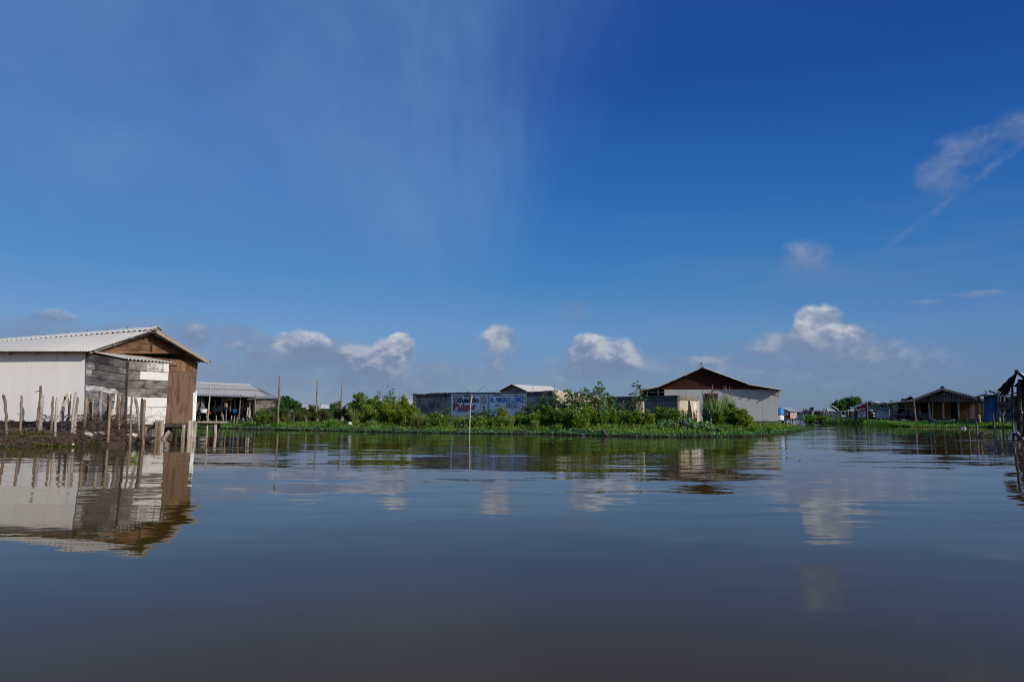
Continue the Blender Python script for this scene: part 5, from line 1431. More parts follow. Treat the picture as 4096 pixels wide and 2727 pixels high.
# paling fence with bucket on a post
PF = thing('paling_fence', 'upright paling fence of grey sticks at the channel corner', 'fence', gx(3235, 150, .2))
fa, fb = gx(q8(636, 0)[0], 150.5, 0), gx(q8(795, 0)[0], 149.8, 0); PFP = Plane(fa, fb)
m = MB()
for i in range(38):
    x = 636 + 120 * i / 37 + rnd.uniform(-1, 1)
    m.tube([PFP.pt(*q8(x, 770 - rnd.uniform(0, 30))), PFP.pt(*q8(x + rnd.uniform(-4, 4), 612 + rnd.uniform(-8, 24) + (20 if i > 20 else 0)))], rnd.uniform(.06, .11), 5)
m.build('palings', M['grey_wood'], PF)
m = MB(); m.beam(PFP.pt(*q8(638, 655), .2), PFP.pt(*q8(795, 660), .2), .1, .1); m.build('rail', M['grey_wood'], PF)
for x, yt in ((642, 595), (676, 650), (690, 655), (708, 655), (722, 640), (742, 598), (768, 640), (790, 630)):
    m = MB(); m.tube([PFP.pt(*q8(x, 770), .3), PFP.pt(*q8(x + rnd.uniform(-4, 4), yt), .3)], .13, 6); m.build('fence_post', M['grey_wood'], PF)
c = PFP.pt(*q8(780, 634), .6)
o = thing('black_bucket', 'black bucket set on a post above the paling fence', 'bucket', c)
m = MB(); m.lathe(c, [(.24, 0), (.30, .42), (.36, .44), (.37, .66), (.33, .7)], 14); m.build('body', M['black_plastic'], o)
m = MB(); p = PFP.pt(*q8(780, 770), .6); m.tube([p, c], .16, 6); m.build('post', M['grey_wood'], o)

# low dark sheds
LS = thing('low_shed', 'low dark maroon shed with sagging roof between the paling fence and the tree', 'shed', gx(3285, 140, .2))
sa, sb = gx(q8(795, 0)[0], 140, 0), gx(q8(1160, 0)[0], 138, 0); LP = Plane(sa, sb)
m = MB(); boards(m, [LP.pt(*q8(800, 795)), LP.pt(*q8(910, 795)), LP.pt(*q8(910, 650)), LP.pt(*q8(800, 640))], 6, False, .1, .02, .02); m.build('front_wall', M['maroon_cloth'], LS)
m = MB(); m.corr(LP.pt(*q8(796, 645), .8), LP.pt(*q8(935, 655), .8), LP.pt(*q8(930, 628), -3), LP.pt(*q8(796, 634), -3), pitch=.5, amp=.05, nv=1); m.build('roof', M['roof_dark'], LS)
L2 = thing('low_shed', 'low dark board shed with small pale gable roof left of the leaning pole', 'shed', gx(3320, 138, .2))
m = MB(); boards(m, [LP.pt(*q8(915, 795)), LP.pt(*q8(1160, 795)), LP.pt(*q8(1160, 645)), LP.pt(*q8(915, 645))], 14, True, .1, .05, .05, split=0); m.build('front_wall', M['dark_wood'], L2)
m = MB(); m.corr(LP.pt(*q8(905, 650), .8), LP.pt(*q8(1010, 640), .8), LP.pt(*q8(1010, 605), -2), LP.pt(*q8(985, 607), -2), pitch=.5, amp=.05, nv=1); m.build('roof', M['roof_dark'], L2)
m = MB(); m.corr(LP.pt(*q8(1010, 640), .8), LP.pt(*q8(1165, 645), .8), LP.pt(*q8(1090, 600), -2), LP.pt(*q8(1010, 600), -2), pitch=.5, amp=.05, nv=1); m.build('roof', M['roof_pale'], L2)
L3 = thing('low_shed', 'low blackish board shed with heaped sacks on top, left of the red gabled house', 'shed', gx(3390, 128, .2))
ta, tb = gx(q8(1160, 0)[0], 129, 0), gx(q8(1490, 0)[0], 127, 0); TP3 = Plane(ta, tb)
m = MB(); boards(m, [TP3.pt(*q8(1162, 795)), TP3.pt(*q8(1490, 795)), TP3.pt(*q8(1490, 650)), TP3.pt(*q8(1162, 650))], 22, True, .1, .05, .05, split=0); m.build('front_wall', M['dark_wood'], L3)
m = MB(); m.corr(TP3.pt(*q8(1160, 650), .8), TP3.pt(*q8(1495, 650), .8), TP3.pt(*q8(1480, 632), -4), TP3.pt(*q8(1180, 632), -4), pitch=.5, amp=.05, nv=1); m.build('roof', M['roof_dark'], L3)
def heap(name, label, cat, P, x0, x1, yb, yt, mat, off=0.0, q=q8, n=10):
    """lumpy heap on a surface: several sagging lobes fused by overlap into one outline"""
    m = MB(); a_, b_ = P.pt(*q(x0, yb), off), P.pt(*q(x1, yb), off); top = P.pt(*q((x0 + x1) / 2, yt), off).z - a_.z
    L_ = (b_ - a_).length; k = 26; nn = 10
    for j in range(nn + 1):
        for i in range(k + 1):
            u = i / k; w_ = math.pi * j / nn
            h = top * (math.sin(math.pi * u) ** .45) * (.75 + .25 * math.sin(u * 17 + j * .6))
            p = a_.lerp(b_, u) + P.n * (-math.cos(w_) * L_ * .16) + up * (math.sin(w_) ** .7 * max(h, .01))
            m.v.append(p)
    for j in range(nn):
        for i in range(k):
            b0 = j * (k + 1) + i; m.face([b0, b0 + 1, b0 + k + 2, b0 + k + 1])
    return tag(m.build(name, M[mat], None, a_, smooth=True), label, cat)
heap('sack_heap', 'pale grey heap of sacks on the blackish shed beside the red gabled house', 'sacks', TP3, 1315, 1440, 648, 612, 'sack', .9)
cloth('green_net', 'dark green netting stretched over the blackish shed', 'net', [TP3.pt(*q8(1195, 634), 1), TP3.pt(*q8(1320, 632), 1), TP3.pt(*q8(1318, 616), 1), TP3.pt(*q8(1200, 620), 1)], 'lf_dark', 4, .3)
m = MB(); P_ = [LP.pt(*q8(*c), 2.5) for c in ((1225, 645), (1140, 590), (1060, 545))]; m.tube(P_, [.13, .12, .09], 6)
tag(m.build('leaning_pole', M['driftwood'], None, P_[0]), 'long pale bamboo pole leaning up to the left beside the tree', 'pole')
k_ = 0
for x, yb, yt in ((908, 745, 655), (966, 740, 590), (1025, 740, 630), (1185, 740, 615), (1225, 738, 645), (1240, 740, 640), (1160, 740, 650), (1090, 740, 655), (1300, 745, 650), (1345, 745, 648)):
    P = LP if x < 1160 else TP3
    m = MB(); m.tube([P.pt(*q8(x, yb + 10), 2), P.pt(*q8(x + rnd.uniform(-3, 3), yt), 2)], .085, 6)
    m.build('yard_post', M['grey_wood'], None, P.pt(*q8(x, yb + 10), 2))
    k_ += 1
# (labels of those posts follow their order from the left)
_yp = sorted([o for o in COL.objects if o.name.startswith('yard_post')], key=lambda o: o.location.x / o.location.y)
for i, o in enumerate(_yp): tag(o, nth(i) + ' grey yard post from the left before the low dark sheds', 'post', 'posts before the low dark sheds')
heap('upturned_boat', 'small white upturned boat in the weeds by the maroon shed', 'boat', LP, 790, 838, 735, 715, 'litter', 2.5)
heap('white_bundle', 'white bundle lying before the blackish shed', 'bundle', TP3, 1235, 1305, 728, 706, 'litter', 2.2)

# house with red gable and small sign
RG = thing('red_gabled_house', 'house with red gable between pale roof edges and a small election sign', 'house', gx(3460, 118, .2))
va_, vb = gx(qa(815, 0)[0], 119, 0), gx(qa(1150, 0)[0], 117.5, 0); VP = Plane(va_, vb)
A_ = lambda x, y, o=0: VP.pt(*qa(x, y), o)
m = MB(); m.poly([A_(930, 490), A_(1100, 485), A_(1320, 390), A_(1183, 345), A_(880, 470)], VP.n, .1); m.build('gable', M['red_wall'], RG)
m = MB(); boards(m, [A_(880, 740), A_(1150, 740), A_(1150, 500), A_(880, 470)], 6, False, .1, .02, .02); m.build('front_wall', M['lf_dark'] if False else M['dark_wood'], RG)
dv = -VP.n * 9
m = MB(); m.corr(A_(815, 484, .8), A_(815, 484, .8) + dv, A_(1185, 333, .8) + dv, A_(1185, 333, .8), pitch=.5, amp=.05, nv=2); m.build('roof', M['roof_white'], RG)
m = MB(); m.corr(A_(1365, 384, .8), A_(1365, 384, .8) + dv, A_(1185, 333, .8) + dv, A_(1185, 333, .8), pitch=.5, amp=.05, nv=2); m.build('roof', M['roof_white'], RG)
m = MB(); m.beam(A_(816, 480, .9), A_(1184, 342, .9), .06, .32); m.beam(A_(1186, 340, .9), A_(1362, 386, .9), .06, .32); m.build('barge_boards', M['roof_white'], RG)
m = MB(); m.corr(A_(915, 522, 1.5), A_(1105, 495, 1.5), A_(1105, 484, .1), A_(915, 505, .1), pitch=.5, amp=.04, nv=1); m.build('awning', M['roof_white'], RG)
m = MB(); m.slab(A_(870, 520, .3), A_(935, 520, .3), A_(920, 470, .3), A_(880, 470, .3), .1); m.build('end_board', M['grey_panel'], RG)
SG = thing('small_sign', 'smaller white election sign with red and black words below the red gable', 'sign', A_(1020, 672, 1.0))
m = MB(); m.slab(A_(950, 670, 1), A_(1100, 665, 1), A_(1100, 540, 1), A_(950, 540, 1), .06); m.build('board', M['sign_white'], SG)
class OffP:
    def __init__(s, P, o): s.P = P; s.d = o; s.n = P.n
    def pt(s, x, y, off=0.0): return s.P.pt(x, y, s.d + off)
SO = OffP(VP, 1.0)
QA = lambda x0, y0, x1, y1: (*qa(x0, y0), *qa(x1, y1))
lettering(SO, 'Senado', *QA(978, 544, 1082, 566), 'ink_black', SG, .02)
lettering(SO, 'O', *QA(952, 572, 982, 606), 'ink_red', SG, .05)
lettering(SO, 'duardo', *QA(984, 572, 1092, 604), 'ink_black', SG, .02)
lettering(SO, 'Pulgar', *QA(985, 610, 1075, 650), 'ink_red', SG, .03)

# big sign on its frame
wa_, wb = gx(qa(1120, 0)[0], 104, 0), gx(qa(1640, 0)[0], 102, 0); WP = Plane(wa_, wb)
B_ = lambda x, y, o=0: WP.pt(*qa(x, y), o)
BS = thing('election_sign', 'large white two panelled election sign with blue words over the far bank', 'sign', B_(1400, 700))
m = MB(); m.slab(B_(1165, 692), B_(1398, 692), B_(1394, 430), B_(1170, 430), .1); m.build('panel', M['sign_white'], BS)
m = MB(); m.slab(B_(1400, 692), B_(1620, 690), B_(1600, 430), B_(1396, 430), .1); m.build('panel', M['sign_white'], BS)
QF = QA
lettering(WP, 'Senado', *QF(1200, 440, 1376, 470), 'ink_black', BS, .02)
lettering(WP, 'O', *QF(1182, 474, 1226, 516), 'ink_red', BS, .05)
lettering(WP, 'duardo', *QF(1228, 476, 1388, 514), 'ink_black', BS, .02)
lettering(WP, 'Pulgar', *QF(1230, 520, 1378, 572), 'ink_red', BS, .03)
lettering(WP, 'CAMARA', *QF(1440, 436, 1566, 464), 'ink_black', BS, .02)
lettering(WP, 'EL NEGRO', *QF(1408, 482, 1596, 516), 'ink_blue', BS, .03)
lettering(WP, 'LOPEZ', *QF(1418, 522, 1592, 558), 'ink_blue', BS, .03)
lettering(WP, 'C', *QF(1462, 572, 1484, 592), 'ink_blue', BS, .03)
lettering(WP, '101', *QF(1516, 572, 1566, 594), 'ink_black', BS, .02)
frame_line(WP, *qa(1172, 434), *qa(1392, 606), .6, 'ink_red', BS)
frame_line(WP, *qa(1400, 434), *qa(1604, 606), .6, 'ink_blue', BS)
frame_line(WP, *qa(1176, 648), *qa(1616, 650), .5, 'ink_blue', BS, sides='t')
WH = thing('shed_house', 'dark flat roofed shed house that carries the large election sign', 'house', gx(3500, 104, .2))
m = MB(); boards(m, [B_(1105, 760, -.5), B_(1690, 760, -.5), B_(1690, 385, -.5), B_(1105, 405, -.5)], 30, True, .1, .03, .03, split=0); m.build('front_wall', M['dark_wood'], WH)
m = MB(); m.corr(B_(1225, 402, 1.6), B_(1700, 372, 1.6), B_(1680, 362, -7), B_(1240, 390, -7), pitch=.5, amp=.04, nv=1); m.build('roof', M['roof_dark'], WH)
m = MB(); m.beam(B_(1225, 400, 1.7), B_(1560, 380, 1.7), .1, .25); m.build('fascia', M['plank'], WH)
m = MB(); m.slab(B_(1640, 695, .3), B_(1692, 692, .3), B_(1688, 388, .3), B_(1636, 390, .3), .3); m.build('corner_pillar', M['blue_sheet'] if False else M['grey_panel'], WH)
m = MB(); m.slab(B_(1100, 700, -.2), B_(1700, 700, -.2), B_(1700, 712, -.2), B_(1100, 712, -.2), -.3); m.build('floor', M['dark_wood'], WH)
heap('rooftop_bundle', 'white bundle lying on the roof over the election sign', 'bundle', WP, 1488, 1555, 368, 330, 'litter', -.5, qa)
heap('orange_bundle', 'orange bundle beside the white one on the roof', 'bundle', WP, 1528, 1590, 370, 350, 'orange_cloth', .6, qa)
o = thing('crate', 'open grey crate standing on the dark roof edge', 'crate', B_(1640, 355, .2)); c0_ = B_(1620, 356, .2); c1_ = B_(1668, 352, .2)
for d0, d1 in ((Vector(), Vector()), (-WP.n * .4, -WP.n * .4)):
    m = MB()
    for z_ in (0.02, .14, .26): m.beam(c0_ + d0 + up * z_, c1_ + d1 + up * z_, .02, .05)
    for p in (c0_, c1_): m.beam(p + d0, p + d0 + up * .30, .03, .03)
    m.build('side', M['grey_wood'], o)
# black water tank with a bright crown, and its pole
c = WP.pt(*qa(1225, 705), 3.0)
o = thing('water_tank', 'round black water tank before the election sign', 'water tank', c)
kt = .46
m = MB(); m.lathe(c, [(r_ * kt, z_ * kt) for r_, z_ in ((1.45, 0), (1.5, .2), (1.5, .7), (1.55, .75), (1.5, .8), (1.5, 1.5), (1.55, 1.55), (1.5, 1.6), (1.48, 1.9), (1.3, 2.2), (.9, 2.42), (.62, 2.5), (.62, 2.75), (.2, 2.8))], 28); m.build('body', M['black_plastic'], o, smooth=True)
m = MB(); m.lathe(c + Vector((0, 0, 2.55 * kt)), [(r_ * kt, z_ * kt) for r_, z_ in ((.66, 0), (.66, .26), (.55, .34), (.1, .36))], 20); m.build('lid', M['grey_panel'], o)
def polepx(label, P, q, x0, y0, x1, y1, r, mat, off, name='pole', grp=None):
    m = MB(); p0, p1 = P.pt(*q(x0, y0), off), P.pt(*q(x1, y1), off)
    m.tube([p0, p0.lerp(p1, .35) + Vector((.03, 0, 0)), p0.lerp(p1, .7) - Vector((.03, 0, 0)), p1], [r, r * .95, r * .9, r * .75], 7)
    return tag(m.build(name, M[mat], None, p0), label, 'pole', grp)
polepx('tall thin pole rising left of the election sign past the tank', WP, qa, 1152, 720, 1141, 350, .075, 'post', 4.0)
polepx('pale pole standing at the right end of the election sign', WP, qa, 1660, 715, 1642, 480, .085, 'pale_post', 3.0)

# porch house
ha, hb = gx(qb(0, 0)[0], 92.5, 0), gx(qc(720, 0)[0], 86.5, 0); HQ = Plane(ha, hb)
C_ = lambda x, y, o=0: HQ.pt(*qb(x, y), o)
PO = thing('porch_house', 'large dark boarded house with arched porch, ochre wall and grey posts', 'house', gx(3760, 90, .5))
gx_l = [(700, 735), (700, 650), (1000, 540), (1430, 382), (1900, 520), (2300, 640), (2500, 720), (2500, 770)]
m = MB()
# boards of the gable, each cut to the roof slope and to the arches below
N_ = 46
posts_ = [725, 1085, 1450, 1850, 2245, 2520]
def roof_y(x): return np.interp(x, [650, 1430, 2500], [668, 372, 668])
def arch_y(x):
    for a_, b_ in zip(posts_[:-1], posts_[1:]):
        if a_ <= x <= b_:
            t = (x - a_) / (b_ - a_); return 745 - 40 * (1 - (2 * t - 1) ** 4)
    return 745
for i in range(N_):
    xa = 690 + (2525 - 690) * i / N_; xb = 690 + (2525 - 690) * (i + .97) / N_
    if roof_y(xa) > 735 or roof_y(xb) > 735: continue
    o_ = rnd.uniform(0, .03)
    m.slab(C_(xb, arch_y(xb), o_), C_(xb, roof_y(xb), o_), C_(xa, roof_y(xa), o_), C_(xa, arch_y(xa), o_), .06)
m.build('gable_boards', M['porch_wood'], PO)
for x, xt in ((735, 700), (1108, 1085), (1468, 1450), (1870, 1850), (2262, 2245), (2545, 2520)):
    m = MB(); m.slab(C_(x - 24, 1135), C_(x + 24, 1135), C_(xt + 24, 738), C_(xt - 24, 738), .25); m.build('porch_post', M['porch_post'], PO)
BK = -3.0
m = MB(); m.slab(C_(690, 1180, BK), C_(1180, 1180, BK), C_(1180, 700, BK), C_(690, 700, BK), .1); m.build('back_wall', M['ochre'], PO)
m = MB(); m.slab(C_(1184, 1180, BK), C_(1660, 1180, BK), C_(1660, 700, BK), C_(1184, 700, BK), .1); m.build('back_wall', M['ochre'], PO)
m = MB(); m.slab(C_(1845, 1180, BK), C_(2560, 1180, BK), C_(2560, 700, BK), C_(1845, 700, BK), .1); m.build('back_wall', M['ochre'], PO)
m = MB(); m.slab(C_(1655, 1180, BK - .8), C_(1850, 1180, BK - .8), C_(1850, 700, BK - .8), C_(1655, 700, BK - .8), .1); m.build('doorway', M['dark_void'], PO)
m = MB(); m.slab(C_(882, 972, BK + .06), C_(1172, 972, BK + .06), C_(1172, 732, BK + .06), C_(882, 732, BK + .06), .05); m.build('window', M['dark_void'], PO)
m = MB(); m.slab(C_(885, 1130, BK + .05), C_(1180, 1130, BK + .05), C_(1180, 980, BK + .05), C_(885, 980, BK + .05), .05); m.build('wall_panel', M['grey_render'], PO)
m = MB(); m.slab(C_(2160, 1132, BK + 1), C_(2230, 1132, BK + 1), C_(2230, 760, BK + 1), C_(2160, 760, BK + 1), .1); m.build('pale_frame', M['porch_post'], PO)
rdeep = -HQ.n * 10
pk2 = C_(1430, 345, 1.0)
m = MB(); m.corr(C_(640, 655, 1), C_(640, 655, 1) + rdeep, pk2 + rdeep, pk2, pitch=.35, amp=.035, nv=2); m.build('roof', M['roof_dark'], PO)
e2 = HQ.pt(*qc(735, 724), 1)
m = MB(); m.corr(e2, e2 + rdeep, pk2 + rdeep, pk2, pitch=.35, amp=.035, nv=2); m.build('roof', M['roof_dark'], PO)
m = MB(); m.beam(C_(650, 660, 1.05), C_(1425, 360, 1.05), .06, .28); m.beam(C_(1435, 360, 1.05), e2 + HQ.n * .05 - up * .1, .06, .28); m.build('barge_boards', M['grey_wood'], PO)
m = MB(); m.tube([pk2 + up * .1, pk2 + up * .12 + rdeep * .3], .22, 8); m.build('ridge_cap', M['dark_wood'], PO)
m = MB(); m.slab(C_(640, 1140, .3), HQ.pt(*qc(735, 1130), .3), HQ.pt(*qc(735, 1130), .3) + rdeep * .5, C_(640, 1140, .3) + rdeep * .5, .3); m.build('porch_floor', M['dark_wood'], PO)
for x in (760, 1095, 1540, 1810, 2200, 2420):
    m = MB(); p = C_(x, 1150, -.2); m.tube([Vector((p.x, p.y, -.3)), p], .14, 6); m.build('stilt', M['dark_wood'], PO)
m = MB(); P_ = [C_(744, 1245, 1.2), C_(715, 960, 1.2), C_(680, 665, 1.2)]; m.tube(P_, [.12, .11, .09], 7)
tag(m.build('bamboo_pole', M['post'], None, P_[0]), 'bamboo pole leaning at the left corner of the porch house', 'pole')
# side wing where people sit
m = MB(); boards(m, [C_(60, 1180, -2.5), C_(690, 1180, -2.5), C_(690, 690, -2.5), C_(60, 730, -2.5)], 9, False, .1, .02, .02); m.build('wing_wall', M['grey_render'], PO)
m = MB(); m.slab(C_(280, 1000, -2.3), C_(432, 1000, -2.3), C_(428, 762, -2.3), C_(284, 765, -2.3), .1); m.build('wing_window', M['dark_void'], PO)
m = MB(); m.corr(C_(-10, 752, 1.2), C_(660, 660, 1.2), C_(690, 636, -5), C_(30, 720, -5), pitch=.4, amp=.035, nv=1); m.build('wing_roof', M['roof_dark'], PO)
m = MB(); m.beam(C_(0, 748, 1.25), C_(655, 660, 1.25), .06, .12); m.build('wing_fascia', M['plank'], PO)
m = MB(); m.slab(C_(0, 1145, .8), C_(700, 1145, .8), C_(700, 1128, -2.5), C_(0, 1128, -2.5), .3); m.build('wing_floor', M['dark_wood'], PO)
o = thing('roof_box', 'black box standing on the wing roof of the porch house', 'box', C_(405, 665, -.5))
m = MB(); m.box(C_(405, 648, -.5), .36, .3, .26); m.build('body', M['black_plastic'], o); m = MB(); m.box(C_(405, 648, -.5) + up * .15, .40, .34, .05); m.build('lid', M['black_plastic'], o)
GR = thing('green_roof_hut', 'small hut with pale green gable roof showing behind the wing roof', 'hut', gx(3640, 112, .3))
HB = Plane(gx(3600, 113, 0), gx(3660, 112, 0)); D_ = lambda x, y, o=0: HB.pt(*qb(x, y), o); gd = -HB.n * 8
m = MB(); m.corr(D_(350, 675, .6), D_(350, 675, .6) + gd, D_(605, 552, .6) + gd, D_(605, 552, .6), pitch=.4, amp=.04, nv=1); m.build('roof', M['grey_panel'], GR)
m = MB(); m.corr(D_(740, 640, .6), D_(740, 640, .6) + gd, D_(605, 552, .6) + gd, D_(605, 552, .6), pitch=.4, amp=.04, nv=1); m.build('roof', M['roof_dark'], GR)
m = MB(); m.poly([D_(380, 1100), D_(720, 1100), D_(720, 650), D_(605, 566), D_(380, 670)], HB.n, .1); m.build('wall', M['porch_wood'], GR)
m = MB(); P_ = [C_(120 + 55 * k, 828 + 46 * math.sin(math.pi * k / 20) + k * .6, .2) for k in range(11)]; m.tube(P_, .035, 4); tag(m.build('washing_line', M['sack'], None, P_[0]), 'washing line sagging across the wing of the porch house', 'rope')

# canoe under the porch
def canoe(label, p0, p1, mat, wd=.5, h=.35):
    o = thing('canoe', label, 'boat', (p0 + p1) / 2); m = MB(); d = (p1 - p0); s_ = d.normalized().cross(up).normalized(); n, k = 22, 8
    for lay in (0, 1):
        for i in range(n + 1):
            u = i / n; b_ = wd * math.sin(math.pi * min(max(u, .004), .996)) ** .6; sh = h * (1 + 1.1 * abs(2 * u - 1) ** 3)
            for j in range(k + 1):
                t = math.pi * j / k
                m.v.append(p0.lerp(p1, u) + s_ * (math.cos(t) * (b_ - lay * .03)) + up * (sh - math.sin(t) * (sh - lay * .04)))
    st = (n + 1) * (k + 1)
    for i in range(n):
        for j in range(k):
            a_ = i * (k + 1) + j; m.face([a_, a_ + 1, a_ + k + 2, a_ + k + 1]); m.face([st + a_ + k + 1, st + a_ + k + 2, st + a_ + 1, st + a_])
        for j in (0, k):
            a_ = i * (k + 1) + j; m.face([a_, a_ + k + 1, st + a_ + k + 1, st + a_])
    m.build('hull', M[mat], o, smooth=True)
    for sg in (-1, 1):
        m = MB(); P_ = [p0.lerp(p1, u) + s_ * (sg * wd * math.sin(math.pi * min(max(u, .004), .996)) ** .6) + up * (h * (1 + 1.1 * abs(2 * u - 1) ** 3)) for u in [i / 22 for i in range(23)]]
        m.tube(P_, .03, 5); m.build('gunwale', M['sack'], o)
    for u in (.3, .55, .78):
        m = MB(); b_ = wd * math.sin(math.pi * u) ** .6; c_ = p0.lerp(p1, u) + up * h * .8; m.beam(c_ - s_ * b_, c_ + s_ * b_, .2, .03); m.build('seat', M['grey_wood'], o)
    return o
canoe('blue canoe with pale rim drawn up under the porch house', HQ.pt(*qb(1150, 1205), 1.3) - up * .2, HQ.pt(*qb(1760, 1245), 1.3) - up * .05, 'blue_sheet', .38, .24)

# ------------------------------------------------------------------ people on the porch
def skin_mesh(name, joints, edges, mat, parent, sub=2):
    me = bpy.data.meshes.new(name); me.from_pydata([j[:3] for j in joints], edges, [])
    o = bpy.data.objects.new(name, me); COL.objects.link(o)
    md = o.modifiers.new('skin', 'SKIN'); md.use_smooth_shade = True
    for sv, j in zip(me.skin_vertices[0].data, joints): sv.radius = (j[3], j[4] if len(j) > 4 else j[3])
    me.skin_vertices[0].data[0].use_root = True
    s2 = o.modifiers.new('sub', 'SUBSURF'); s2.levels = s2.render_levels = sub
    bpy.context.view_layer.update()
    out = bpy.data.meshes.new_from_object(o.evaluated_get(bpy.context.evaluated_depsgraph_get()))
    bpy.data.objects.remove(o); bpy.data.meshes.remove(me)
    out.materials.clear(); out.materials.append(M[mat]); out.name = name
    n = bpy.data.objects.new(name, out); COL.objects.link(n); n.parent = parent
    return n
def person(label, pos, rz, sit, shirt, legs, s=1.0):
    o = thing('person', label, 'person', pos); o.rotation_euler = (0, 0, rz); o.scale = (s, s, s)
    J, E = [], []
    def add(p, par=None):
        J.append(p)
        if par is not None: E.append((par, len(J) - 1))
        return len(J) - 1
    h = .16 if sit else .92; ln = -.10 if sit else 0.0
    pel = add((0, 0, h, .13, .10)); ab = add((0, ln * .3, h + .16, .12, .095), pel); ch = add((0, ln * .8, h + .34, .145, .10), ab); nb = add((0, ln, h + .49, .06), ch)
    hd0 = add((0, ln - .02, h + .57, .055), nb); hd1 = add((0, ln - .035, h + .65, .078, .092), hd0); add((0, ln - .03, h + .74, .075, .088), hd1)
    add((0, ln - .135, h + .645, .014), hd1)       # nose
    for e_ in (-1, 1): add((e_ * .088, ln - .02, h + .655, .018, .012), hd1)
    sl_, tr_ = [], []
    for sg in (-1, 1):
        sh = add((sg * .18, ln * .9, h + .44, .055), ch)
        el = add((sg * .25, ln * .9 - (.10 if sit else -.02), h + .18, .042), sh)
        wr = add((sg * (.16 if sit else .26), ln - (.30 if sit else .06), h + (.10 if sit else -.06), .030), el)
        pm = add((sg * (.13 if sit else .265), ln - (.37 if sit else .09), h + (.09 if sit else -.14), .036, .02), wr)
        for k in range(4): add((sg * ((.13 if sit else .265)) + (k - 1.5) * .02, ln - (.45 if sit else .115) - .006 * (1.5 - abs(k - 1.5)), h + (.075 if sit else -.225) - .008 * (k % 2), .009), pm)
        add((sg * ((.13 if sit else .265) - .05), ln - (.41 if sit else .13), h + (.11 if sit else -.17), .010), pm)
        hp = add((sg * .09, 0, h - .03, .085), pel)
        st_ = -.16 if (sg > 0 and not sit) else .06
        kn = add((sg * (.26 if sit else .10), (-.34 if sit else st_ * .4 - .02), (.34 if sit else .50), .058), hp)
        an = add((sg * (.12 if sit else .10), (-.46 if sit else st_), .08, .036), kn)
        add((sg * (.14 if sit else .11), (-.62 if sit else st_ - .15), .035, .036, .022), an)
        sl_.append((sh, el)); tr_.append((hp, kn, an))
    skin_mesh('body', J, E, 'skin', o)
    g = lambda i, k: (J[i][0], J[i][1], J[i][2], J[i][3] * k, (J[i][4] if len(J[i]) > 4 else J[i][3]) * k)
    S = [g(pel, 1.12), g(ab, 1.16), g(ch, 1.14)]; SE = [(0, 1), (1, 2)]
    for sh, el in sl_:
        a_ = len(S); S += [g(sh, 1.3), tuple(J[sh][i] * .45 + J[el][i] * .55 for i in range(3)) + (J[el][3] * 1.45,)]; SE += [(2, a_), (a_, a_ + 1)]
    skin_mesh('shirt', S, SE, shirt, o)
    S = [(J[pel][0], J[pel][1], J[pel][2] - .02, .14, .115)]; SE = []
    for hp, kn, an in tr_:
        a_ = len(S); S += [g(hp, 1.12), g(kn, 1.25), (J[an][0], J[an][1], J[an][2] + .04, .052)]; SE += [(0, a_), (a_, a_ + 1), (a_ + 1, a_ + 2)]
    skin_mesh('trousers', S, SE, legs, o)
    m = [(0, ln + .015, h + .66, .078, .085), (0, ln - .005, h + .75, .082, .095), (0, ln - .06, h + .785, .06, .05)]
    skin_mesh('hair', m, [(0, 1), (1, 2)], 'hair', o)
    return o
def onfloor(x, y, off): 
    p = C_(x, y, off); return p
pf = C_(838, 1122, -1.2)
person('person in a crimson shirt and faded blue jeans standing under the first porch arch', Vector((pf.x, pf.y, pf.z)), math.radians(35), False, 'red_cloth', 'jeans', 1.0)
for lab, x, rz, sh, lg, k in (('person in a dull maroon top sitting far left on the porch wing', 268, 150, 'maroon_cloth', 'black_cloth', 1.0), ('person in a blue shirt sitting with back turned on the porch wing', 428, 205, 'blue_cloth', 'black_cloth', 1.12),
        ('person in a coral red shirt sitting behind the one in blue', 512, 40, 'coral_cloth', 'black_cloth', 1.25), ('person in a turquoise shirt sitting nearest the bamboo pole', 640, 190, 'turq_cloth', 'black_cloth', 1.1), ('person in dark clothes sitting between the coral and turquoise shirts', 585, 20, 'black_cloth', 'black_cloth', 1.3)):
    back = -1.5 if ('coral' in lab and 'behind' in lab) or 'dark clothes' in lab else -.4
    p = C_(x, 1134 if back > -1 else 1131, back)
    person(lab, Vector((p.x, p.y, p.z + .02)), math.radians(rz), True, sh, lg, k)

# ------------------------------------------------------------------ blue shack, lean plank fence, ruin at the right edge
K_ = lambda x, y, Y: at(*qc(x, y), Y)
BSH = thing('blue_shack', 'narrow blue painted shack under a flat dark roof beside the porch house', 'shack', gx(3965, 72, .2))
bq = Plane(gx(qc(715, 0)[0], 72, 0), gx(qc(1010, 0)[0], 71.3, 0)); E_ = lambda x, y, o=0: bq.pt(*qc(x, y), o)
m = MB()
xs_ = np.linspace(705, 1000, 8)
for x0, x1 in zip(xs_[:-1], xs_[1:]): m.slab(E_(x0 + 4, 1165, rnd.uniform(0, .02)), E_(x1 + 3, 1165), E_(x1, 615), E_(x0, 618), .05)
m.build('front_wall', M['blue_sheet'], BSH)
m = MB(); m.slab(E_(1002, 1165), E_(1002, 1165) - bq.n * 3, E_(1002, 612) - bq.n * 3, E_(1002, 612), .05); m.build('side_wall', M['blue_sheet'], BSH)
m = MB(); m.beam(E_(530, 664, .6), E_(745, 610, .6), .4, .12); m.corr(E_(590, 660, .8), E_(1030, 606, .8), E_(1030, 598, -3), E_(600, 640, -3), pitch=.4, amp=.03, nv=1); m.build('roof', M['roof_dark'], BSH)
m = MB(); m.tube([E_(612, 1165, .5), E_(600, 660, .5)], .12, 6); m.build('post', M['dark_wood'], BSH)
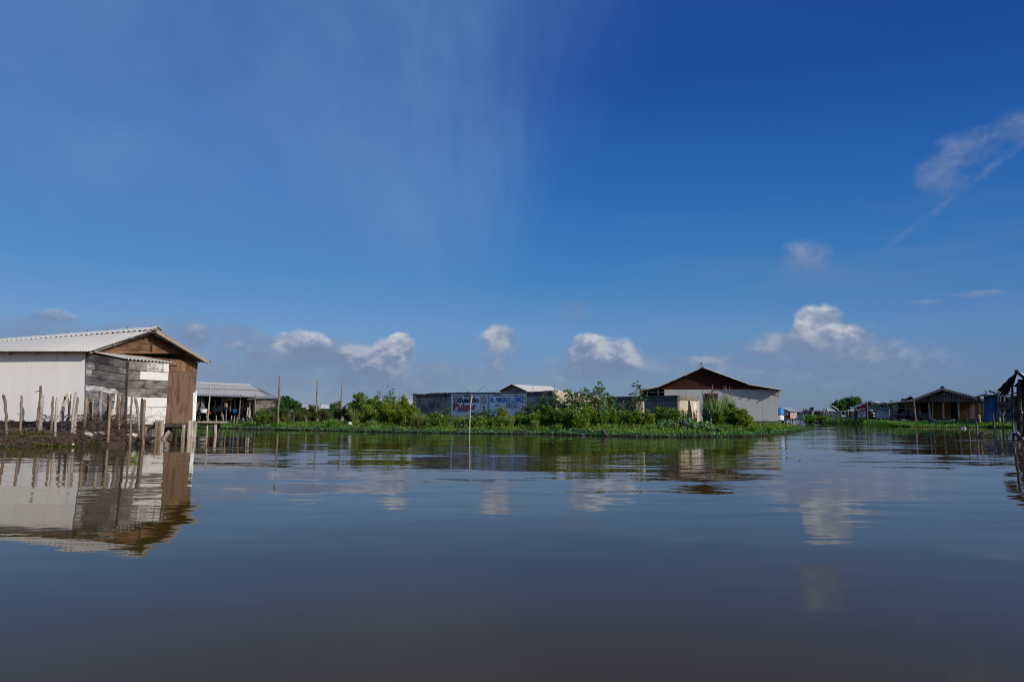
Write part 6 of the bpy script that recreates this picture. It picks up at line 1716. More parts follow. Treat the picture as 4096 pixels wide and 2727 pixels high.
m = MB(); m.beam(E_(760, 605, .2), E_(745, 527, .2), .2, .1); m.build('stub', M['dark_wood'], BSH)
m = MB(); m.beam(E_(805, 540, .9), E_(1270, 690, .9), .22, .2); m.build('loose_rafter', M['grey_wood'], BSH)
m = MB(); m.slab(E_(700, 1180, .1), E_(1300, 1180, .1), E_(1300, 1165, .1), E_(700, 1165, .1), 3); m.build('floor', M['dark_wood'], BSH)
for x in (720, 860, 990):
    m = MB(); p = E_(x, 1175, -.3); m.tube([Vector((p.x, p.y, -.3)), p], .12, 6); m.build('stilt', M['dark_wood'], BSH)
PLF = thing('plank_shed', 'half built dark plank shed with loose boards right of the blue shack', 'shed', gx(4020, 66, .2))
m = MB()
for y0, y1, xa, xb in ((760, 845, 985, 1560), (850, 935, 990, 1560), (1050, 1110, 1000, 1320)):
    m.slab(E_(xa, y1, rnd.uniform(.3, .4)), E_(xb, y1, .4), E_(xb, y0, .4), E_(xa, y0, .35), .06)
m.build('plank_wall', M['dark_wood'], PLF)
m = MB(); m.slab(E_(1000, 1160, -1), E_(1400, 1160, -1), E_(1400, 960, -1), E_(1000, 960, -1), .05); m.build('back_wall', M['blue_sheet'], PLF)
m = MB(); m.slab(E_(1010, 960, -.6), E_(1600, 960, -.6), E_(1600, 690, -.6), E_(1010, 640, -.6), .05); m.build('back_wall', M['dark_void'], PLF)
m = MB(); m.slab(E_(1215, 755, .1), E_(1420, 752, .1), E_(1420, 705, .1), E_(1215, 710, .1), .05); m.build('blue_board', M['blue_sheet'], PLF)
for x, yt in ((1055, 590), (1135, 560), (1290, 620)):
    m = MB(); m.tube([E_(x, 1160, .2), E_(x, yt, .2)], .11, 6); m.build('post', M['grey_wood'], PLF)
m = MB(); m.beam(E_(1125, 560, .2), E_(1290, 545, .2), .12, .12); m.beam(E_(1010, 610, .2), E_(1300, 620, .2), .2, .14); m.build('top_beam', M['grey_wood'], PLF)
m = MB(); m.beam(E_(1225, 848, .8), E_(1390, 880, .8), .14, .1); m.build('loose_board', M['plank'], PLF)

YR = 30.0
_u0 = (4068 - CX) / FPX
RS_ = thing('ruined_shack', 'collapsing dark thatched shack on posts at the right edge of the water', 'shack', gx(4080, YR, 0))
R_ = lambda x, y, o=0.0: K_(x, y, YR * (1 + _u0) / (1 + (qc(x, 0)[0] - CX) / FPX) + o)
m = MB()
def thatch(q, n, ln, th):
    q = [Vector(p) for p in q]
    for i in range(n):
        u, v = rnd.random(), rnd.random(); p = lerp2(q, u, v); d = (q[0] - q[3]).lerp(q[1] - q[2], u).normalized()
        d = (d + Vector((rnd.uniform(-.3, .3), rnd.uniform(-.3, .3), rnd.uniform(-.25, .15)))).normalized(); l = ln * rnd.uniform(.5, 1.2)
        m.beam(p, p + d * l, rnd.uniform(.04, .12), .012, up=(rnd.uniform(-.3, .3), rnd.uniform(-.3, .3), 1))
ql = [R_(1190, 415, -1.2), R_(1230, 385, 2.5), R_(1400, 150, 2.5), R_(1395, 165, -1.2)]
m.slab(ql[0], ql[1], ql[2], ql[3], .05); thatch(ql, 260, .55, 0)
qr = [R_(1900, 420, 2.5), R_(1900, 440, -1.2), R_(1395, 160, -1.2), R_(1400, 150, 2.5)]
m.slab(*qr, .05); thatch(qr, 420, .6, 0)
for i in range(90):
    p = lerp2(ql, rnd.random(), rnd.uniform(0, .12)); m.tube([p, p + Vector((rnd.uniform(-.12, .05), 0, -rnd.uniform(.05, .25)))], [.02, .006], 4)
m.build('thatched_roof', M['thatch'], RS_)
m = MB(); m.beam(R_(1385, 128, -1.3), R_(1405, 140, 2.6), .12, .12); m.build('ridge_pole', M['dark_wood'], RS_)
m = MB(); m.slab(R_(1460, 150, -1.3), R_(1640, 300, -1.3), R_(1640, 260, -.9), R_(1500, 150, -.9), .02); m.build('loose_sheet', M['grey_panel'], RS_)
for x0, y0, x1, y1, o_, r in ((1310, 1420, 1300, 380, -1.0, .05), (1470, 1480, 1450, 300, -1.1, .07), (1700, 1500, 1690, 300, -1, .07), (1420, 1450, 1415, 420, 2.2, .06), (1800, 1480, 1800, 350, 2.2, .06)):
    m = MB(); p = R_(x0, y0, o_); p.z = min(p.z, -.3); m.tube([p, R_((x0 + x1) / 2 + 4, (y0 + y1) / 2, o_), R_(x1, y1, o_)], [r, r * .95, r * .85], 7); m.build('post', M['dark_wood'], RS_)
m = MB(); qg = [R_(1320, 445, 2.0), R_(1900, 500, 2.0), R_(1900, 420, 2.0), R_(1440, 340, 2.0)]; m.slab(*qg, .03); m.build('gable_infill', M['thatch'], RS_)
m = MB(); m.poly([R_(1480, 700, 1.0), R_(2000, 700, 1.0), R_(2000, 330, 1.0), R_(1560, 260, 1.0), R_(1450, 330, 1.0)], Vector((-.7, -.7, 0)), .04); m.build('gable_infill', M['thatch'], RS_)
m = MB(); m.slab(R_(1460, 1500, .2), R_(2000, 1500, .2), R_(2000, 620, .2), R_(1455, 620, .2), .03); m.build('inner_wall', M['dark_wood'], RS_)
m = MB()
for y0, y1, xa, o_ in ((640, 700, 1270, -1), (710, 760, 1500, -1.05), (900, 960, 1340, -1.1), (990, 1030, 1330, -1), (1050, 1100, 1400, -1), (1110, 1165, 1320, -1.1), (1180, 1250, 1500, -1), (1260, 1340, 1520, -1.05)):
    m.slab(R_(xa, y1 + rnd.uniform(-8, 8), o_), R_(2000, y1, o_), R_(2000, y0, o_), R_(xa, y0 + rnd.uniform(-8, 8), o_), .03)
m.build('plank_wall', M['dark_wood'], RS_)
m = MB(); m.slab(R_(1350, 1180, 1.4), R_(2000, 1180, 1.4), R_(2000, 640, 1.4), R_(1350, 640, 1.4), .03); m.build('back_wall', M['dark_wood'], RS_)
m = MB(); m.slab(R_(1500, 1480, .6), R_(2000, 1480, .6), R_(2000, 1180, .6), R_(1480, 1180, .6), .03); m.build('back_wall', M['dark_wood'], RS_)
m = MB(); m.slab(R_(1290, 1165, -1), R_(2000, 1165, -1), R_(2000, 1140, 2), R_(1330, 1140, 2), .06); m.build('floor', M['dark_wood'], RS_)
for x0, y0, x1, y1 in ((1270, 1040, 1480, 990), (1245, 850, 1420, 885), (1340, 590, 1560, 560)):
    m = MB(); m.beam(R_(x0, y0, -1.3), R_(x1, y1, -1.3), .06, .05); m.build('loose_board', M['dark_wood'], RS_)
cloth('hanging_cloth', 'pale violet cloth trailing from the ruined shack into the water', 'cloth', [R_(1318, 1440, -1.4), R_(1345, 1445, -1.4), R_(1330, 1150, -1.3), R_(1297, 1150, -1.3)], 'white_cloth', 3, .12)
cloth('hanging_cloth', 'bunched violet cloth lying at the waterline below the ruined shack', 'cloth', [R_(1310, 1480, -1.5), R_(1470, 1475, -1.5), R_(1440, 1370, -1.4), R_(1345, 1400, -1.4)], 'white_cloth', 3, .3, ragged=.15)
o = thing('round_float', 'pale grey round float hanging on the ruined shack', 'float', R_(1500, 1000, -1.3)); m = MB(); c = R_(1500, 990, -1.3); m.lathe(c - up * .05, [(.01, 0), (.034, .012), (.048, .038), (.048, .062), (.034, .088), (.01, .10)], 14); m.build('body', M['sack'], o, smooth=True)
m = MB(); m.tube([c + up * .04, c + up * .25], .008, 4); m.build('cord', M['sack'], o)

# poles standing in the water
def q4(x, y): return 3700 + x / 4.126, 1660 + y / 4.126
for i, (x0, y0, xt, yt, wd) in enumerate(((738, 370, 3866.5, 1652, 5.5), (868, 365, 3899, 1652, 7.5), (1150, 372, 3972, 1650, 6.5), (1292, 374, 4011.5, 1650, 6.5))):
    xb, yb = q4(x0, y0); b0 = on(xb, yb); Yp = b0.y; m = MB(); r = wd / FPX * Yp / 2; t = at(xt, yt, Yp)
    m.tube([b0 - (t - b0).normalized() * .4, b0, b0.lerp(t, .4) + Vector((.015, 0, 0)), b0.lerp(t, .75), t], [r, r, r * .95, r * .9, r * .8], 8)
    tag(m.build('mooring_pole', M['post'], None, b0), nth(i) + ' mooring pole from the left in the water before the porch house', 'pole', 'mooring poles in the water')
for x0, y0, x1, y1, lab in ((630, 1175, 605, 1035, 'short pale stick in the weeds below the end of the porch'), (1045, 1170, 1032, 1085, 'short pale stick in the weeds below the plank shed')):
    m = MB(); m.tube([E_(x0, y0 + 20, 2.5), E_(x1, y1, 2.5)], .09, 6); tag(m.build('stick', M['pale_post'], None, E_(x0, y0 + 20, 2.5)), lab, 'stick')
b0 = on(*q4(1025, 345)); m = MB(); m.tube([b0 + Vector((-.45, 0, -.1)), b0 + Vector((-.2, 0, .10)), b0 + Vector((.15, .0, .16)), b0 + Vector((.4, 0, .30))], [.06, .12, .10, .03], 8); m.tube([b0 + Vector((.1, 0, .1)), b0 + Vector((.42, 0, .06))], [.07, .03], 6)
tag(m.build('snag', M['dark_wood'], None, b0), 'dark forked snag poking from the water between the mooring poles', 'stump')
for x, s, lab, mt in ((605, .09, 'pale foam lump floating at the weed edge, smaller of two', 'float'), (645, .16, 'pale foam block floating at the weed edge, larger of two', 'float')):
    p = on(*q4(x, 222)); m = MB(); m.lathe(p, [(s * .8, -.05), (s * 1.0, s * .2), (s * .95, s * .6), (s * .5, s * .8)], 10)
    for i, v in enumerate(m.v): m.v[i] = v + Vector((rnd.uniform(-.12, .12), rnd.uniform(-.12, .12), rnd.uniform(-.1, .1))) * s
    tag(m.build('foam_block', M[mt], None, p), lab, 'foam')
# rows of thin stakes along the far bank
rows_ = [(312, 700, 800), (345, 0, 0)]
st_list = []
for x, yt, yb in ((308, 682, 802), (340, 690, 812), (398, 680, 802), (458, 688, 806), (546, 688, 804), (634, 688, 804), (703, 698, 806), (748, 672, 802), (815, 684, 804), (881, 684, 808), (918, 690, 800), (1010, 690, 800), (1055, 690, 804), (1098, 688, 770), (1216, 726, 760), (1284, 690, 772),
                  (1346, 690, 804), (1386, 740, 810), (1430, 690, 730), (1448, 730, 790), (1536, 730, 800), (1566, 728, 770), (1590, 722, 756), (1676, 748, 795), (1735, 732, 812), (1772, 735, 800), (1832, 728, 786), (1908, 706, 770), (1926, 712, 790), (1986, 722, 778), (2155, 740, 790), (2200, 722, 760)):
    px, _ = qa(x, 0); Yb = 100 if x < 1500 else 78
    p = gx(px, min(on(px, qa(x, 806)[1]).y, Yb + 6), 0); t = at(qa(x + rnd.uniform(-8, 4), 0)[0], qa(x, yt)[1], p.y)
    m = MB(); rr = 4.2 / 5.2333 / FPX * p.y; m.tube([p - up * .3, p.lerp(t, .5) + Vector((rnd.uniform(-.04, .04), 0, 0)), t], [rr, rr, rr * .8], 6)
    st_list.append((px, m.build('fence_stake', M['pale_post'], None, p)))
for i, (px, o) in enumerate(sorted(st_list, key=lambda t: t[0])): tag(o, nth(i) + ' thin fence stake from the left along the far bank', 'stake', 'thin stakes along the far bank')
m = MB()
ps = [gx(qa(x, 0)[0], 104, 0.62 + .04 * math.sin(x)) for x in range(310, 1100, 60)]; m.tube(ps, .05, 4); tag(m.build('fence_rail', M['grey_wood'], None, ps[0]), 'thin rail tying the stakes of the far bank together', 'rail')
# ------------------------------------------------------------------ vegetation
class LF:
    """collects leaves as folded four-cornered blades (two quads each) with numpy, linked as one mesh"""
    def __init__(s): s.P = []; s.D = []; s.N = []; s.L = []; s.W = []
    def add(s, P, D, N, L, W):
        s.P.append(np.asarray(P, float).reshape(-1, 3)); s.D.append(np.asarray(D, float).reshape(-1, 3)); s.N.append(np.asarray(N, float).reshape(-1, 3))
        n = len(s.P[-1]); s.L.append(np.broadcast_to(np.asarray(L, float), (n,))); s.W.append(np.broadcast_to(np.asarray(W, float), (n,)))
    def mesh(s, name, mat, off, curl=.12):
        P = np.concatenate(s.P); D = np.concatenate(s.D); N = np.concatenate(s.N); L = np.concatenate(s.L)[:, None]; W = np.concatenate(s.W)[:, None]
        D = D / (np.linalg.norm(D, axis=1, keepdims=True) + 1e-9)
        S = np.cross(D, N); S = S / (np.linalg.norm(S, axis=1, keepdims=True) + 1e-9); U = np.cross(S, D)
        n = len(P); V = np.empty((n, 4, 3))
        V[:, 0] = P; V[:, 1] = P + D * L * .45 + S * W * .5 + U * L * curl * .4; V[:, 2] = P + D * L - U * L * curl; V[:, 3] = P + D * L * .45 - S * W * .5 + U * L * curl * .4
        V -= np.array(off)
        me = bpy.data.meshes.new(name); me.vertices.add(n * 4); me.vertices.foreach_set('co', V.reshape(-1))
        me.loops.add(n * 4); me.loops.foreach_set('vertex_index', np.arange(n * 4, dtype=np.int32))
        me.polygons.add(n); me.polygons.foreach_set('loop_start', np.arange(0, n * 4, 4, dtype=np.int32)); me.polygons.foreach_set('loop_total', np.full(n, 4, np.int32))
        me.materials.append(mat); me.update(calc_edges=True); me.validate()
        return me
    def build(s, name, mat, parent=None, origin=None, curl=.12):
        off = ORG[parent.name] if parent is not None else Vector(origin)
        return link(name, s.mesh(name, mat, off, curl), parent, origin)
def unit(n): 
    v = rng.normal(size=(n, 3)); return v / np.linalg.norm(v, axis=1, keepdims=True)

class BL:
    """grass blades: each a bent strip of two quads"""
    def __init__(s): s.A = []
    def add(s, P, lean, H, W): s.A.append((np.asarray(P, float), np.asarray(lean, float), np.asarray(H, float), np.asarray(W, float)))
    def build(s, name, mat, parent=None, origin=None):
        off = ORG[parent.name] if parent is not None else Vector(origin if origin is not None else (0, 0, 0))
        P = np.concatenate([a[0] for a in s.A]); Ln = np.concatenate([a[1] for a in s.A]); H = np.concatenate([a[2] for a in s.A])[:, None]; W = np.concatenate([a[3] for a in s.A])[:, None]
        n = len(P); ang = rng.uniform(0, math.pi, n); S = np.stack([np.cos(ang), np.sin(ang) * .5, np.zeros(n)], 1)
        Z = np.array([0, 0, 1.0])
        m1 = P + Z * H * .55 + Ln * H * .22; tip = P + Z * H * (1 - .35 * np.linalg.norm(Ln, axis=1, keepdims=True)) + Ln * H * .75
        V = np.empty((n, 5, 3)); V[:, 0] = P - S * W * .5; V[:, 1] = P + S * W * .5; V[:, 2] = m1 + S * W * .42; V[:, 3] = m1 - S * W * .42; V[:, 4] = tip
        V -= np.array(off)
        me = bpy.data.meshes.new(name); me.vertices.add(n * 5); me.vertices.foreach_set('co', V.reshape(-1))
        b = (np.arange(n) * 5)[:, None]; q = b + np.array([[0, 1, 2, 3]]); t = b + np.array([[3, 2, 4]])
        li = np.concatenate([q, t], 1).reshape(-1).astype(np.int32)
        me.loops.add(n * 7); me.loops.foreach_set('vertex_index', li)
        ls = np.stack([np.arange(n) * 7, np.arange(n) * 7 + 4], 1).reshape(-1).astype(np.int32)
        me.polygons.add(n * 2); me.polygons.foreach_set('loop_start', ls); me.polygons.foreach_set('loop_total', np.tile([4, 3], n).astype(np.int32))
        me.materials.append(mat); me.update(calc_edges=True); me.validate()
        return link(name, me, parent, origin)

GZ = 0.14
def stems_of(base, w, h, k, dpt=None, spread=1.0, droop=0.0, upr=.6):
    """k curved stems from the base filling a crown w wide and h high; returns polylines"""
    out = []; dpt = dpt or w * .7
    for i in range(k):
        a = rnd.uniform(-math.pi, math.pi); r = rnd.random() ** .5
        tx, ty = math.cos(a) * r * w * .5 * spread, math.sin(a) * r * dpt * .5 * spread
        th = h * (1 - .45 * r ** 1.7) * rnd.uniform(.72, 1.0)
        b0 = base + Vector((tx * .25 + rnd.uniform(-.05, .05) * w, ty * .25, 0)); tip = base + Vector((tx, ty, th))
        mid = b0.lerp(tip, .5) + Vector((-tx * .12 + rnd.uniform(-.06, .06) * w, 0, th * .06 * upr))
        out.append([b0, b0.lerp(mid, .5) + Vector((0, 0, .02 * h)), mid, mid.lerp(tip, .55) + Vector((0, 0, .03 * h)), tip + Vector((tx * droop, 0, -droop * h * .3))])
    return out
def along(st, t0, t1, n):
    """n random points (and directions) on the polylines between parameters t0..t1"""
    k = len(st); A = np.array([[tuple(p) for p in s] for s in st]); ns = A.shape[1] - 1
    i = rng.integers(0, k, n); t = rng.uniform(t0, t1, n) * ns; j = np.minimum(t.astype(int), ns - 1); f = (t - j)[:, None]
    P = A[i, j] * (1 - f) + A[i, j + 1] * f; D = A[i, j + 1] - A[i, j]; D = D / (np.linalg.norm(D, axis=1, keepdims=True) + 1e-9)
    return P, D, t / ns
def shrub(name, label, cat, px, ytop, hw, Y, style='broad', mat='lf_mat', n=1500, group=None, yb=None, k=None, ls=1.0, dens=1.0):
    base = gx(px, Y, GZ); top = at(px, ytop, Y).z; h = max(top - GZ, .25) * (1.12 if style in ('broad', 'scrub') else 1.08); w = 2.35 * hw / FPX * Y
    o = thing(name, label, cat, base, group); n = int(n * dens * (3.2 if style in ('broad', 'scrub') else 1.9 if style == 'feather' else 1.3)); ls = ls * 1.12
    k = int(k * 1.35) if k else max(8, int(w * 12))
    lf = LF(); Z = np.array([0, 0, 1.0])
    if style in ('broad', 'scrub'):
        st = stems_of(base, w, h, k)
        twigs = []
        for s in st:                       # side twigs so that the crown breaks into clumps
            for q in range(3):
                t = rnd.uniform(.35, .95); i = min(int(t * 4), 3); p = s[i].lerp(s[i + 1], t * 4 - i)
                d = Vector((rnd.uniform(-1, 1), rnd.uniform(-1, 1), rnd.uniform(.1, .9))).normalized() * (w * .10 + h * .08) * rnd.uniform(.6, 1.3)
                twigs.append([p, p + d * .3, p + d * .55 + Vector((0, 0, .01)), p + d * .8, p + d])
        P, D, t = along(st + twigs + twigs, .06, 1.0, n)
        L = (.092 if style == 'broad' else .07) * ls
        P = P + unit(n) * (rng.uniform(.2, 1.6, n)[:, None] * L)
        dirs = D * .55 + unit(n) * .9 + Z * .15
        lf.add(P, dirs, unit(n) + Z * .9, L * rng.uniform(.6, 1.25, n), L * (.5 if style == 'broad' else .42) * rng.uniform(.7, 1.2, n))
        # last leaves standing free at the tips
        T_ = np.array([tuple(s[-1]) for s in st + twigs]); m_ = len(T_)
        lf.add(T_, unit(m_) * .5 + Z, unit(m_), L * rng.uniform(.8, 1.4, m_), L * .4)
        stem_list, r0 = st, .014
    elif style == 'feather':
        st = stems_of(base, w * .95, h, k, spread=1.0, upr=.3)
        br = []
        for s in st:
            for q in range(16):
                t = rnd.uniform(.18, 1.0); i = min(int(t * 4), 3); p = s[i].lerp(s[i + 1], t * 4 - i)
                a = rnd.uniform(0, 2 * math.pi); l = rnd.uniform(.14, .40) * (1.2 - .6 * t) * ls
                d = Vector((math.cos(a), math.sin(a) * .7, .55)).normalized()
                br.append([p, p + d * l * .35, p + d * l * .65 + Vector((0, 0, .0)), p + d * l * .9 - Vector((0, 0, l * .10)), p + d * l * 1.05 - Vector((0, 0, l * .26))])
        P, D, t = along(br, .05, 1.0, n)
        sd = unit(n); sd[:, 2] *= .3
        lf.add(P, D * .75 + sd * .7 - Z * .35, unit(n) * .6 + Z, .125 * ls * rng.uniform(.6, 1.2, n), .030 * ls * rng.uniform(.7, 1.2, n))
        stem_list, r0 = st, .012
    elif style == 'dry':
        st = stems_of(base, w, h, k, spread=.9, upr=.2)
        P, D, t = along(st, .55, 1.0, n); lf.add(P, D + unit(n) * .5, unit(n), .10 * ls, .03 * ls)
        stem_list, r0 = st, .012
    m = MB()
    for s in stem_list: m.tube(s, [r0 * 1.2, r0, r0 * .85, r0 * .65, r0 * .35], 4, False)
    m.build('stem', M['stem' if style != 'dry' else 'twig'], o)
    lf.build('foliage', M[mat], o)
    return o
def tuft(name, label, px, ytop, hw, Y, n=260, mat='lf_tall', cat='grass clump', arch=.9, wd=.035, group=None, spreadbase=.35):
    base = gx(px, Y, GZ); h = max(at(px, ytop, Y).z - GZ, .2); w = hw / FPX * Y
    b = BL(); a = rng.uniform(0, 2 * math.pi, n); r = rng.uniform(0, 1, n) ** .6
    P = np.stack([base.x + np.cos(a) * r * w * spreadbase, base.y + np.sin(a) * r * w * spreadbase, np.full(n, GZ - .03)], 1)
    ln = np.stack([np.cos(a) * r * arch, np.sin(a) * r * arch, np.zeros(n)], 1) * (w / h) * 1.0
    b.add(P, np.clip(ln, -1.1, 1.1), h * rng.uniform(.55, 1.12, n), wd * rng.uniform(.6, 1.2, n))
    o = b.build(name, M[mat], None, base)
    return tag(o, label, cat, group)
def tree(name, label, px, ytop, hw, Y, ybot, mat='lf_dark', n=6000, ls=1.0, k=9):
    base = gx(px, Y, GZ); zt = at(px, ytop, Y).z; zb = at(px, ybot, Y).z; w = 2 * hw / FPX * Y; h = zt - zb
    o = thing(name, label, 'tree', base)
    m = MB(); tr = .06 + .02 * h
    fork = Vector((base.x, base.y, max(zb - .1, GZ + .5)))
    m.tube([base - up * .2, base.lerp(fork, .5) + Vector((.06, 0, 0)), fork], [tr * 1.25, tr, tr * .8], 8)
    limbs = []; clumps = []
    for i in range(k):
        a = 2 * math.pi * i / k + rnd.uniform(-.3, .3); r = rnd.uniform(.35, 1.0); c = Vector((base.x + math.cos(a) * r * w * .40, base.y + math.sin(a) * r * w * .35, zb + h * (1 - .6 * r * r) * rnd.uniform(.55, .92)))
        limbs.append(c); m.tube([fork, fork.lerp(c, .5) + Vector((rnd.uniform(-.1, .1) * w, 0, .08 * h)), c], [tr * .5, tr * .32, tr * .12], 6)
        for q in range(5):
            d = Vector((rnd.gauss(0, 1), rnd.gauss(0, 1), rnd.gauss(0, .8))).normalized() * rnd.uniform(.08, .2) * w
            clumps.append((c + d, rnd.uniform(.07, .13) * w)); m.tube([c, c + d], [tr * .1, tr * .04], 4, False)
    m.build('trunk', M['trunk'], o)
    lf = LF(); nc = len(clumps); per = n // nc
    for c, r in clumps:
        d = unit(per); rr = r * rng.uniform(.25, 1.0, per)[:, None] ** .5
        d2 = d * np.array([1, 1, .7]); P = np.array(tuple(c)) + d2 * rr
        L = .16 * ls; lf.add(P, d + unit(per) * .8 - np.array([0, 0, .25]), unit(per) * .6 + np.array([0, 0, 1.0]), L * rng.uniform(.6, 1.2, per), L * .5 * rng.uniform(.7, 1.2, per))
    lf.build('crown', M[mat], o)
    return o

# --- ground cover along the middle bank -------------------------------------------------
def edge_points(front, n, t0, t1, power=1.0, xr=None):
    """random points along a water edge (list of world points), set back t0..t1 metres"""
    F = np.array([[p.x, p.y] for p in front]); seg = np.linalg.norm(F[1:] - F[:-1], axis=1)
    # density follows the picture: more where the bank is near
    wgt = seg / np.maximum(F[:-1, 1], 5.0) ** .8; i = rng.choice(len(seg), n, p=wgt / wgt.sum()); f = rng.uniform(0, 1, n)[:, None]
    p = F[i] * (1 - f) + F[i + 1] * f; t = t0 + (t1 - t0) * rng.uniform(0, 1, n) ** power
    wob = .5 * np.sin(p[:, 0] * 1.7) + .35 * np.sin(p[:, 0] * 4.1 + 1)
    return p[:, 0] + rng.normal(0, .1, n), p[:, 1] + t + wob * .35 * (t0 <= 0), t
def vis(front): return [p for p, q in zip(front, C_FRONT_PX) if q[0] >= 560]
CV = vis(C_FRONT)
# floating leaf mat at the waterline
n = 34000; x, y, t = edge_points(CV, n, -.25, 1.3, .9)
z = np.maximum(.015, .02 + .14 * np.clip(t, 0, 1) * (.5 + .5 * np.sin(x * 2.1 + np.sin(x * .7) * 2)) + rng.uniform(-.02, .06, n))
lf = LF(); d = unit(n); d[:, 2] = np.abs(d[:, 2]) * .8 + .15
lf.add(np.stack([x, y, z], 1), d, unit(n) * .7 + np.array([0, 0, 1.0]), rng.uniform(.06, .15, n), rng.uniform(.03, .075, n))
tag(lf.build('floating_weeds', M['lf_mat'], None, (0, 0, 0)), 'low floating green weed mat along the whole edge of the middle bank', 'weeds', kind='stuff')
# the outgrown tip of the mat on the right
tipF = [on(a, c) for a, c in ((2950, 1722), (3050, 1722), (3105, 1722), (3150, 1720), (3190, 1719), (3222, 1718.5))]
n = 7000; F = np.array([[p.x, p.y] for p in tipF]); i = rng.integers(0, len(F) - 1, n); f = rng.uniform(0, 1, n)[:, None]
p = F[i] * (1 - f) + F[i + 1] * f; wd_ = np.interp(p[:, 0], [F[0, 0], F[-1, 0]], [5.0, .25]); yy = p[:, 1] + rng.uniform(-1, .35, n) * wd_
lf = LF(); d = unit(n); d[:, 2] = np.abs(d[:, 2]) * .9 + .2
lf.add(np.stack([p[:, 0], yy, .03 + rng.uniform(0, .18, n) * np.clip(wd_ / 2.5, .2, 1)], 1), d, unit(n) * .7 + np.array([0, 0, 1.0]), rng.uniform(.07, .17, n), rng.uniform(.035, .08, n))
tag(lf.build('floating_weeds', M['lf_mat'], None, (0, 0, 0)), 'tongue of floating weeds running out to the right of the grey house', 'weeds', kind='stuff')
# grass
b = BL(); n = 46000; x, y, t = edge_points(CV, n, .3, 5.0, 1.3)
hh = np.interp(t, [0, .8, 2.5, 5], [.12, .28, .46, .58]) * (.62 + .38 * np.sin(x * .9 + 1.3 * np.sin(x * .31)) * np.sin(x * 2.3 + t * 1.4 + 2 * np.sin(y * .6))) * rng.uniform(.6, 1.25, n)
ln = rng.normal(0, .45, (n, 3)); ln[:, 2] = 0
b.add(np.stack([x, y, np.full(n, .08)], 1), np.clip(ln, -.9, .9), np.maximum(hh, .08), rng.uniform(.018, .042, n))
tag(b.build('bank_grass', M['lf_grass'], None, (0, 0, 0)), 'bright green grass covering the middle bank behind the floating weeds', 'grass', kind='stuff')
lf = LF(); n = 26000; x, y, t = edge_points(CV, n, .8, 6.0, 1.1)
d = unit(n); d[:, 2] = np.abs(d[:, 2]) + .2
lf.add(np.stack([x, y, .12 + rng.uniform(0, .34, n) * np.clip(t / 2.5, .2, 1)], 1), d, unit(n) * .8 + np.array([0, 0, 1.0]), rng.uniform(.07, .15, n), rng.uniform(.03, .07, n))
tag(lf.build('bank_weeds', M['lf_mid'], None, (0, 0, 0)), 'mixed leafy weeds among the grass of the middle bank', 'weeds', kind='stuff')
lf = LF(); n = 5000; x, y, t = edge_points(CV, n, -.2, .5)
d = unit(n); d[:, 2] *= .3
lf.add(np.stack([x, y, rng.uniform(.005, .05, n)], 1), d, unit(n) * .5 + np.array([0, 0, 1.0]), rng.uniform(.05, .16, n), rng.uniform(.015, .04, n))
tag(lf.build('dead_leaf_fringe', M['lf_dry'], None, (0, 0, 0)), 'brown dead leaves fringing the waterline of the middle bank', 'dead leaves', kind='stuff')

# --- shrubs of the middle bank, left to right --------------------------------------------
S = shrub
S('bush', 'round green bush before the plank wall of the open house', 'bush', 1053, 1629, 30, 41.5, 'broad', 'lf_mid', 1500)
tree('tree', 'dark green tree with a stacked crown behind the tallest bare pole', 1147, 1568, 32, 45, 1655, 'lf_dark', 4200, .8, 8)
S('bush', 'dark green bush spreading at the foot of the stacked tree', 'bush', 1120, 1602, 26, 44.5, 'broad', 'lf_dark', 1400)
S('bush', 'dark green bush trailing right of the stacked tree', 'bush', 1185, 1612, 30, 44, 'broad', 'lf_dark', 1500)
for px, yt, hw, Y, lab in ((1075, 1650, 36, 42, 'olive scrub at the foot of the round bush'), (1140, 1640, 40, 42.5, 'olive scrub right of the tallest bare pole'), (1205, 1634, 38, 43, 'olive scrub before the distant pale roof'), (1248, 1622, 30, 43.5, 'olive scrub left of the second bare pole'),
                      (1300, 1628, 42, 43, 'olive scrub between the second and third bare poles'), (1350, 1606, 32, 44.5, 'taller olive scrub around the third bare pole'), (1395, 1610, 34, 44, 'olive scrub right of the third bare pole')):
    S('scrub', lab, 'scrub', px, yt, hw, Y, 'scrub', 'lf_scrub', 1700, 'olive scrub between the bare poles')
S('sapling', 'slim green sapling left of the second bare pole', 'sapling', 1250, 1598, 11, 44, 'broad', 'lf_dark', 380, k=4)
S('sapling', 'slim green sapling between the second and third bare poles', 'sapling', 1326, 1596, 13, 44, 'broad', 'lf_dark', 420, k=4)
S('shrub', 'bright pointed green shrub, tallest left of the reed stalks', 'shrub', 1434, 1565, 34, 42.5, 'broad', 'lf_mid', 2300)
S('sapling', 'thin airy sapling rising beside the bright pointed shrub', 'sapling', 1464, 1567, 9, 43, 'broad', 'lf_feather', 170, k=3)
S('dry_stalks', 'bare reddish dry stalks rising above the green shrubs', 'dead stalks', 1516, 1543, 22, 43, 'dry', 'lf_dry', 160, k=9)
S('feathery_shrub', 'tall thin feathery shrub on the skyline left of the ruin', 'shrub', 1568, 1539, 26, 43.5, 'feather', 'lf_feather', 900, k=6)
S('feathery_shrub', 'pale feathery shrub left of the tallest thin one', 'shrub', 1535, 1552, 16, 43.5, 'feather', 'lf_feather', 420, k=4)
S('dry_stalks', 'grey dry stalks right of the tallest thin feathery shrub', 'dead stalks', 1605, 1562, 24, 43.2, 'dry', 'lf_dry', 180, k=8)
S('shrub', 'mid green shrub crowding below the dry stalks', 'shrub', 1495, 1592, 40, 41.5, 'broad', 'lf_mid', 2200)
